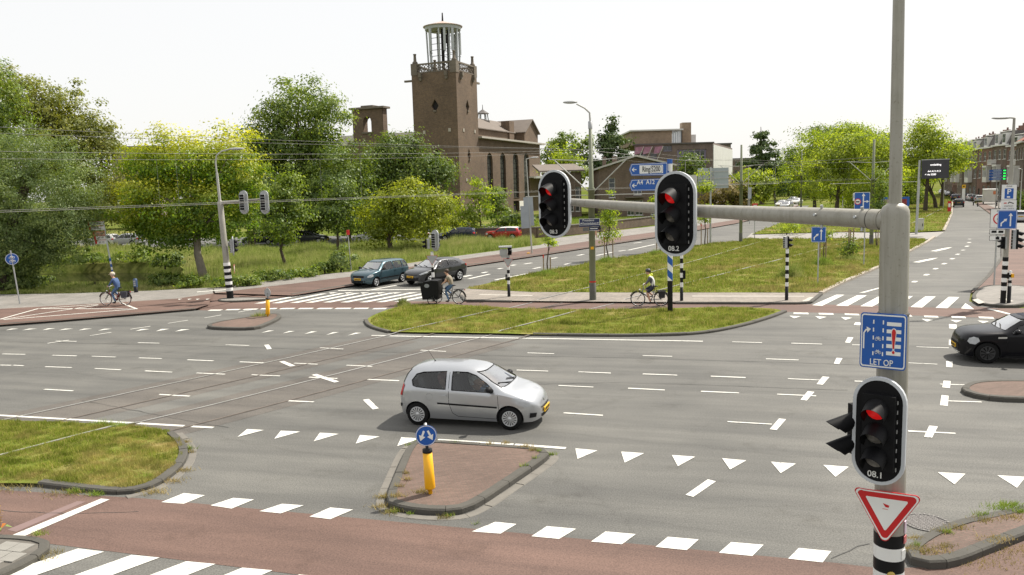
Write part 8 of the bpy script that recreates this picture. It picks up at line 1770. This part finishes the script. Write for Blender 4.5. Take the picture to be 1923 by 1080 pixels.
    A=np.array([V[a]for a,b in E]);Bv=np.array([V[b]for a,b in E]);D=Bv-A;C=np.zeros(len(nm.polygons)*3);nm.polygons.foreach_get('center',C);C=C.reshape(-1,3)
    tt=np.clip(((C[:,None]-A[None])*D[None]).sum(2)/(D*D).sum(1)[None],0,1);dist=np.linalg.norm(C[:,None]-(A[None]+D[None]*tt[...,None]),axis=2);k=np.array(K)[dist.argmin(1)]
    nm.materials.clear(); lst = list(mats) + [skinm]
    for m_ in lst: nm.materials.append(m_)
    nm.polygons.foreach_set('material_index',np.where(k==9,6,k).astype(np.int32));nm.polygons.foreach_set('use_smooth',[True]*len(nm.polygons));nm.name='body'
    b = bpy.data.objects.new('body', nm); COL.objects.link(b); b.parent = t
    m=MB();m.ball(tuple(hd+Vector((0.105,0,0.005))),(0.018,0.013,0.02),6);m.build('nose',skinm,t)
    for sg in(-1,1):MB().ball(tuple(hd+Vector((-0.005,sg*0.088,0.015))),(0.022,0.012,0.034),6).build('ear',skinm,t);MB().ball(tuple(hd+Vector((0.085,sg*0.033,0.03))),(0.010,0.013,0.008),6).build('eye',blackp,t)
    MB().ball(tuple(hd+Vector((0.088,0,-0.045))),(0.010,0.024,0.006),6).build('mouth',M('lips',(0.35,0.13,0.11),0.5,0.1,5),t)
    if hair is not None:m=MB();m.ball(tuple(hd+Vector((-0.028,0,0.075))),(0.118,0.114,0.106),12);m.build('hair',hair,t)
    if hat is not None:
        m=MB();m.lathe([(0.124,0.055),(0.126,0.09),(0.112,0.145),(0.066,0.18),(0,0.19)],14,0,tuple(hd+Vector((-0.008,0,0))));cp=m.build('cap',hat,t)
        if hat is capb:MB().prism([(hd.x+0.09,-0.07,hd.z+0.062),(hd.x+0.19,-0.05,hd.z+0.05),(hd.x+0.19,0.05,hd.z+0.05),(hd.x+0.09,0.07,hd.z+0.062)],(0,0,0.012)).build('peak',hat,cp)
    return t
def bicycle(label,loc,rz,framem,z=0.0,ebike=False,bags=True,rack=True,tyre_m=None,name='bicycle',front=True):
    t = thing(name, label, 'bicycle', (loc[0], loc[1], z), rz); R0 = 0.345; xf, xr = 0.56, -0.52
    def wheel(x):
        w=bpy.data.objects.new('wheel',None);COL.objects.link(w);w.parent=t;w.location=(x,0,R0);n=32
        MB().tube([(R0*0.955*math.cos(2*math.pi*i/n),0,R0*0.955*math.sin(2*math.pi*i/n))for i in range(n+1)],0.022,7,0,False).build('tyre',tyre_m or rubber,w);MB().tube([(R0*0.885*math.cos(2*math.pi*i/n),0,R0*0.885*math.sin(2*math.pi*i/n))for i in range(n+1)],0.011,5,0,False).build('rim',alloy,w)
        m = MB(); m.tube([(0, -0.05, 0), (0, 0.05, 0)], 0.025, 8)
        for i in range(14):a=2*math.pi*i/14;m.tube([(0,0.02*(-1)**i,0),(R0*0.88*math.cos(a),0,R0*0.88*math.sin(a))],0.0028,3,0,False)
        m.build('spokes', steel, w)
    wheel(xr)
    if front: wheel(xf)
    hd0,hd1=Vector((0.36,0,0.64)),Vector((0.30,0,0.86));bb=Vector((-0.06,0,0.29));st=Vector((-0.19,0,0.68));sd=Vector((-0.25,0,0.92));ra=Vector((xr,0,R0));r_=0.03 if ebike else 0.018
    m=MB();m.tube([hd0,hd1],0.022,8);m.tube([hd0+Vector((0,0,0.02)),bb],r_*1.3,8);m.tube([hd1-Vector((0,0,0.05)),st],r_*(0.8),8)if not ebike else m.tube([hd1-Vector((0,0,0.1)),bb.lerp(st,0.5)],r_*0.8,8);m.tube([bb,st],r_,8)
    for sg in(-1,1):m.tube([bb+Vector((0,sg*0.03,0)),ra+Vector((0,sg*0.05,0))],0.012,6);m.tube([st,ra+Vector((0,sg*0.05,0))],0.010,6)
    m.build('frame', framem, t)
    if front:
        m = MB()
        for sg in(-1,1):m.tube([hd0,hd0.lerp(Vector((xf,0,R0)),0.25)+Vector((0,sg*0.045,0)),(xf,sg*0.05,R0)],0.014,6)
        m.build('fork',blackp,t);m=MB();n=12;m.tube([(xf+(R0+0.03)*math.cos(math.radians(20+130*i/n)),0,R0+(R0+0.03)*math.sin(math.radians(20+130*i/n)))for i in range(n+1)],0.022,6);m.build('mudguard',blackp,t);MB().ball((0.47,0,0.78),0.045,8).build('headlight',chrome,t)
    m=MB();n=12;m.tube([(xr+(R0+0.03)*math.cos(math.radians(30+150*i/n)),0,R0+(R0+0.03)*math.sin(math.radians(30+150*i/n)))for i in range(n+1)],0.022,6);m.build('mudguard',blackp,t)
    m=MB();m.tube([hd1,(0.29,0,1.0)],0.015,7);m.tube([(0.12,0.29,1.02),(0.27,0.26,1.045),(0.32,0.1,1.02),(0.29,0,1.0),(0.32,-0.1,1.02),(0.27,-0.26,1.045),(0.12,-0.29,1.02)],0.013,7);m.build('handlebar',steel,t)
    m=MB();m.tube([st,sd],0.014,7);m.ball((sd.x-0.03,0,sd.z+0.025),(0.13,0.08,0.03),10);m.build('saddle',blackp,t);m=MB();m.tube([bb+Vector((0,-0.08,0)),bb+Vector((0,0.08,0))],0.03,8);m.lathe([(0.09,-0.01),(0.09,0.01)],14,0,(bb.x,-0.07,bb.z),'Y')
    for sg,dz in((1,-0.16),(-1,0.13)):m.tube([bb+Vector((0,sg*0.07,0)),bb+Vector((0.07*(1 if sg>0 else-1),sg*0.08,dz))],0.011,5);m.box((bb.x+0.07*sg,sg*0.13,bb.z+dz),(0.09,0.09,0.02))
    m.build('crank', blackp, t)
    if rack:m=MB();m.tube([(-0.28,0.05,0.74),(-0.80,0.05,0.76)],0.009,5);m.tube([(-0.28,-0.05,0.74),(-0.80,-0.05,0.76)],0.009,5);m.tube([(-0.72,0.05,0.76),(xr,0.05,R0)],0.008,5);m.tube([(-0.72,-0.05,0.76),(xr,-0.05,R0)],0.008,5);m.build('rack',blackp,t);MB().box((-0.84,0,0.72),(0.03,0.05,0.05)).build('tail_lamp',tailr,t)
    return t
def pannier(label, t, col, two=True):
    for sg in (-1, 1):
        m=MB();m.prism([(-0.38,sg*0.07,0.74),(-0.74,sg*0.07,0.74),(-0.70,sg*0.07,0.42),(-0.44,sg*0.07,0.40)],(0,sg*0.14,0));m.build('pannier',col,t)
rideJ=dict(hip=(-0.24,0,0.99),neck=(0.02,0,1.46),head=(0.08,0,1.60),shl=(-0.02,0.19,1.39),shr=(-0.02,-0.19,1.39),ell=(0.10,0.25,1.15),elr=(0.10,-0.25,1.15),hal=(0.20,0.27,1.075),har=(0.20,-0.27,1.075),knl=(0.12,0.11,0.66),anl=(-0.02,0.12,0.24),knr=(0.19,-0.11,0.80),anr=(-0.10,-0.13,0.51))
canal_dir = (G(0, 580) - G(330, 561)).normalized(); ca = math.atan2(canal_dir.y, canal_dir.x)
# cyclist in blue jacket
g = (G(196, 578) + G(242, 576)) / 2; ca1 = math.radians(174)
b1=bicycle('red electric bicycle with dark panniers by the canal',g,ca1,M('bike_red',(0.16,0.025,0.02),0.4,0.1,5),0.105,True,tyre_m=M('tyre_brown',(0.10,0.055,0.04),0.8,0.1,5));pannier('',b1,M('pannier_dark',(0.04,0.042,0.055),0.7,0.2,8))
figure('cyclist in blue denim jacket and beige cap riding left',rideJ,(denimj,denimj,denimj,denim,denim,shoe),g,ca1,capb,M('grey_hair',(0.45,0.42,0.38),0.8,0.1,9),z=0.105,short_sleeve=False)
# cyclist in yellow and white jacket
g = (G(1200, 575) + G(1241, 575)) / 2; a_ = math.radians(168)
b2_=bicycle('grey touring bicycle with black panniers on the cycle crossing',g,a_,M('bike_grey',(0.17,0.19,0.22),0.4,0.1,5),0.004);pannier('',b2_,blackc)
figure('cyclist in white and yellow jacket with dark helmet',rideJ,(whitej,greys,greys,navyp,skinm,shoe),g,a_,helm,hairb,z=0.004,short_sleeve=False)
f2 = [o for o in COL.objects if o.get('label') == 'cyclist in white and yellow jacket with dark helmet'][0]
m=MB();m.ball((0.0,0,1.43),(0.13,0.19,0.085),12);m.ball((-0.08,0,1.49),(0.07,0.1,0.07),10);m.build('hood',hivis,f2)
# cargo bike with black box tent
g = G(862, 571); a_ = math.radians(170); h_ = Vector((math.cos(a_), math.sin(a_), 0)); g = g + h_ * 0.52
cb=bicycle('black box cargo tricycle with rain tent',g,a_,blackp,0.004,False,rack=True,front=False,name='cargo_bike')
tent=M('tent_black',(0.006,0.006,0.007),0.6,0.2,5,bmp=0.3,spec=0.2);m=MB();m.prism([(0.45,-0.42,0.28),(1.25,-0.42,0.28),(1.32,-0.42,0.75),(0.40,-0.42,0.75)],(0,0.84,0));m.build('cargo_box',tent,cb)
m=MB();m.prism([(0.40,-0.43,0.751),(1.32,-0.43,0.751),(1.34,-0.43,1.02),(1.15,-0.43,1.18),(0.75,-0.43,1.24),(0.42,-0.43,1.22)],(0,0.86,0));tn=m.build('rain_tent',tent,cb)
m=MB();m.prism([(1.0+0.13*math.cos(2*math.pi*i/14),-0.432,0.98+0.10*math.sin(2*math.pi*i/14))for i in range(14)],(0,-0.004,0));m.build('tent_window',M('tent_window',(0.22,0.23,0.25),0.2,0.1,4),tn);m=MB();m.prism([(1.0+0.13*math.cos(2*math.pi*i/14),0.432,0.98+0.10*math.sin(2*math.pi*i/14))for i in range(14)],(0,0.004,0));m.build('tent_window',MATS['tent_window'],tn)
for sd in (-1, 1):
    w=bpy.data.objects.new('front_wheel',None);COL.objects.link(w);w.parent=cb;w.location=(0.72,sd*0.50,0.25);n=24;MB().tube([(0.235*math.cos(2*math.pi*i/n),0,0.235*math.sin(2*math.pi*i/n))for i in range(n+1)],0.022,6,0,False).build('tyre',rubber,w);m=MB();m.tube([(0,-0.05,0),(0,0.05,0)],0.03,8)
    for i in range(10):q=2*math.pi*i/10;m.tube([(0,0,0),(0.22*math.cos(q),0,0.22*math.sin(q))],0.003,3,0,False)
    m.build('spokes', steel, w)
m=MB();m.tube([(0.42,0,0.5),(0.30,0,0.64),(0.36,0,0.7)],0.03,8);m.build('headstock',blackp,cb)
cargoJ = dict(rideJ); cargoJ.update(hal=(0.22, 0.27, 1.08), har=(0.22, -0.27, 1.08))
figure('cargo bike rider in taupe shirt and jeans',cargoJ,(taupe,taupe,skinm,denim,denim,shoe),g,a_,None,hairb,z=0.004)
# driver and passenger in the silver car
carm = Matrix.Translation(car.location) @ Matrix.Rotation(car.rotation_euler[2], 4, 'Z')
def seated(label, x, y, mats, hair, reach=True, root=None, zz=-0.06):
    R_=root or car;mt=Matrix.Translation(R_.location)@Matrix.Rotation(R_.rotation_euler[2],4,'Z');p=mt@Vector((x,y,0))
    J=dict(hip=(0,0,0.68),neck=(-0.16,0,1.12),head=(-0.13,0,1.25),shl=(-0.15,0.17,1.06),shr=(-0.15,-0.17,1.06),ell=(0.05,0.22,0.86),elr=(0.05,-0.22,0.86),hal=(0.28,0.12,0.92),har=(0.28,-0.12,0.92),knl=(0.38,0.12,0.70),anl=(0.50,0.12,0.36),knr=(0.38,-0.12,0.70),anr=(0.50,-0.12,0.36))
    if not reach:J.update(ell=(-0.02,0.22,0.84),elr=(-0.02,-0.22,0.84),hal=(0.2,0.1,0.78),har=(0.2,-0.1,0.78))
    return figure(label, J, mats, (p.x, p.y), R_.rotation_euler[2], None, hair, z=zz + R_.location.z)
seated('driver in white shirt at the wheel of the silver car',-0.02,0.36,(whitej,whitej,skinm,denim,denim,shoe),hairb,zz=-0.02)
seated('passenger in pink shirt in the back of the silver car',-0.85,0.34,(pinks,pinks,skinm,denim,denim,shoe),hairb,False,zz=-0.02)
seated('driver of the dark teal hatchback',0.02,0.36,(blackc,blackc,skinm,denim,denim,shoe),hairb,True,fc)
seated('driver of the dark grey crossover',0.02,0.38,(blackc,blackc,skinm,denim,denim,shoe),hairb,True,cc,0.0)
# people near the church
standJ=dict(hip=(0,0,0.95),neck=(0,0,1.45),head=(0.03,0,1.59),shl=(0,0.19,1.38),shr=(0,-0.19,1.38),ell=(-0.03,0.25,1.12),elr=(-0.03,-0.25,1.12),hal=(0.06,0.26,0.90),har=(0.06,-0.26,0.90),knl=(0.04,0.10,0.50),anl=(0.0,0.11,0.09),knr=(0.04,-0.10,0.50),anr=(0.0,-0.11,0.09),foot=(1,0,-0.1))
walkJ=dict(standJ);walkJ.update(knl=(0.18,0.09,0.52),anl=(0.22,0.1,0.10),knr=(-0.02,-0.09,0.50),anr=(-0.22,-0.1,0.14),hal=(0.22,0.24,0.98),har=(-0.15,-0.24,0.92))
for px,py,J,mt,hr_,lab,a_ in[(982,419,standJ,(whitej,whitej,skinm,M('grey_shorts',(0.25,0.27,0.30),0.8,0.1,5),skinm,shoe),hairb,'person in white shirt and grey shorts by the church door',2.0),(969,419,standJ,(orange_c,pinks,skinm,blackc,blackc,shoe),hairb,'person in orange clothes beside the church door',1.0),(1126,448,walkJ,(blackc,blackc,blackc,blackc,blackc,shoe),hairb,'pedestrian in black walking behind the street sign',0.3),(1118,449,walkJ,(pinks,pinks,skinm,skinm,skinm,shoe),hairb,'pedestrian in pink hidden behind the green pole',0.3),(881,441,standJ,(whitej,whitej,skinm,pinks,pinks,shoe),hairb,'person in white top beside the parked bicycles',0.5)]:
    figure(lab, J, mt, G(px, py), a_, None, hr_, z=0.0)
# parked bicycles by the church
pb = bicycle('parked bicycle at the left end of the church bike rack', G(915, 442), 0.4, blackp, 0.0)
for i, (px, py) in enumerate(((922, 441.5), (930, 441), (938, 441), (910, 440))):
    o=copy_tree(pb);o.location=G(px,py);o.rotation_euler=(0,0,0.2+0.5*i);o['label']=('second parked bicycle in the church rack','third parked bicycle in the church rack','fourth parked bicycle in the church rack','parked bicycle behind the sapling at the rack')[i]
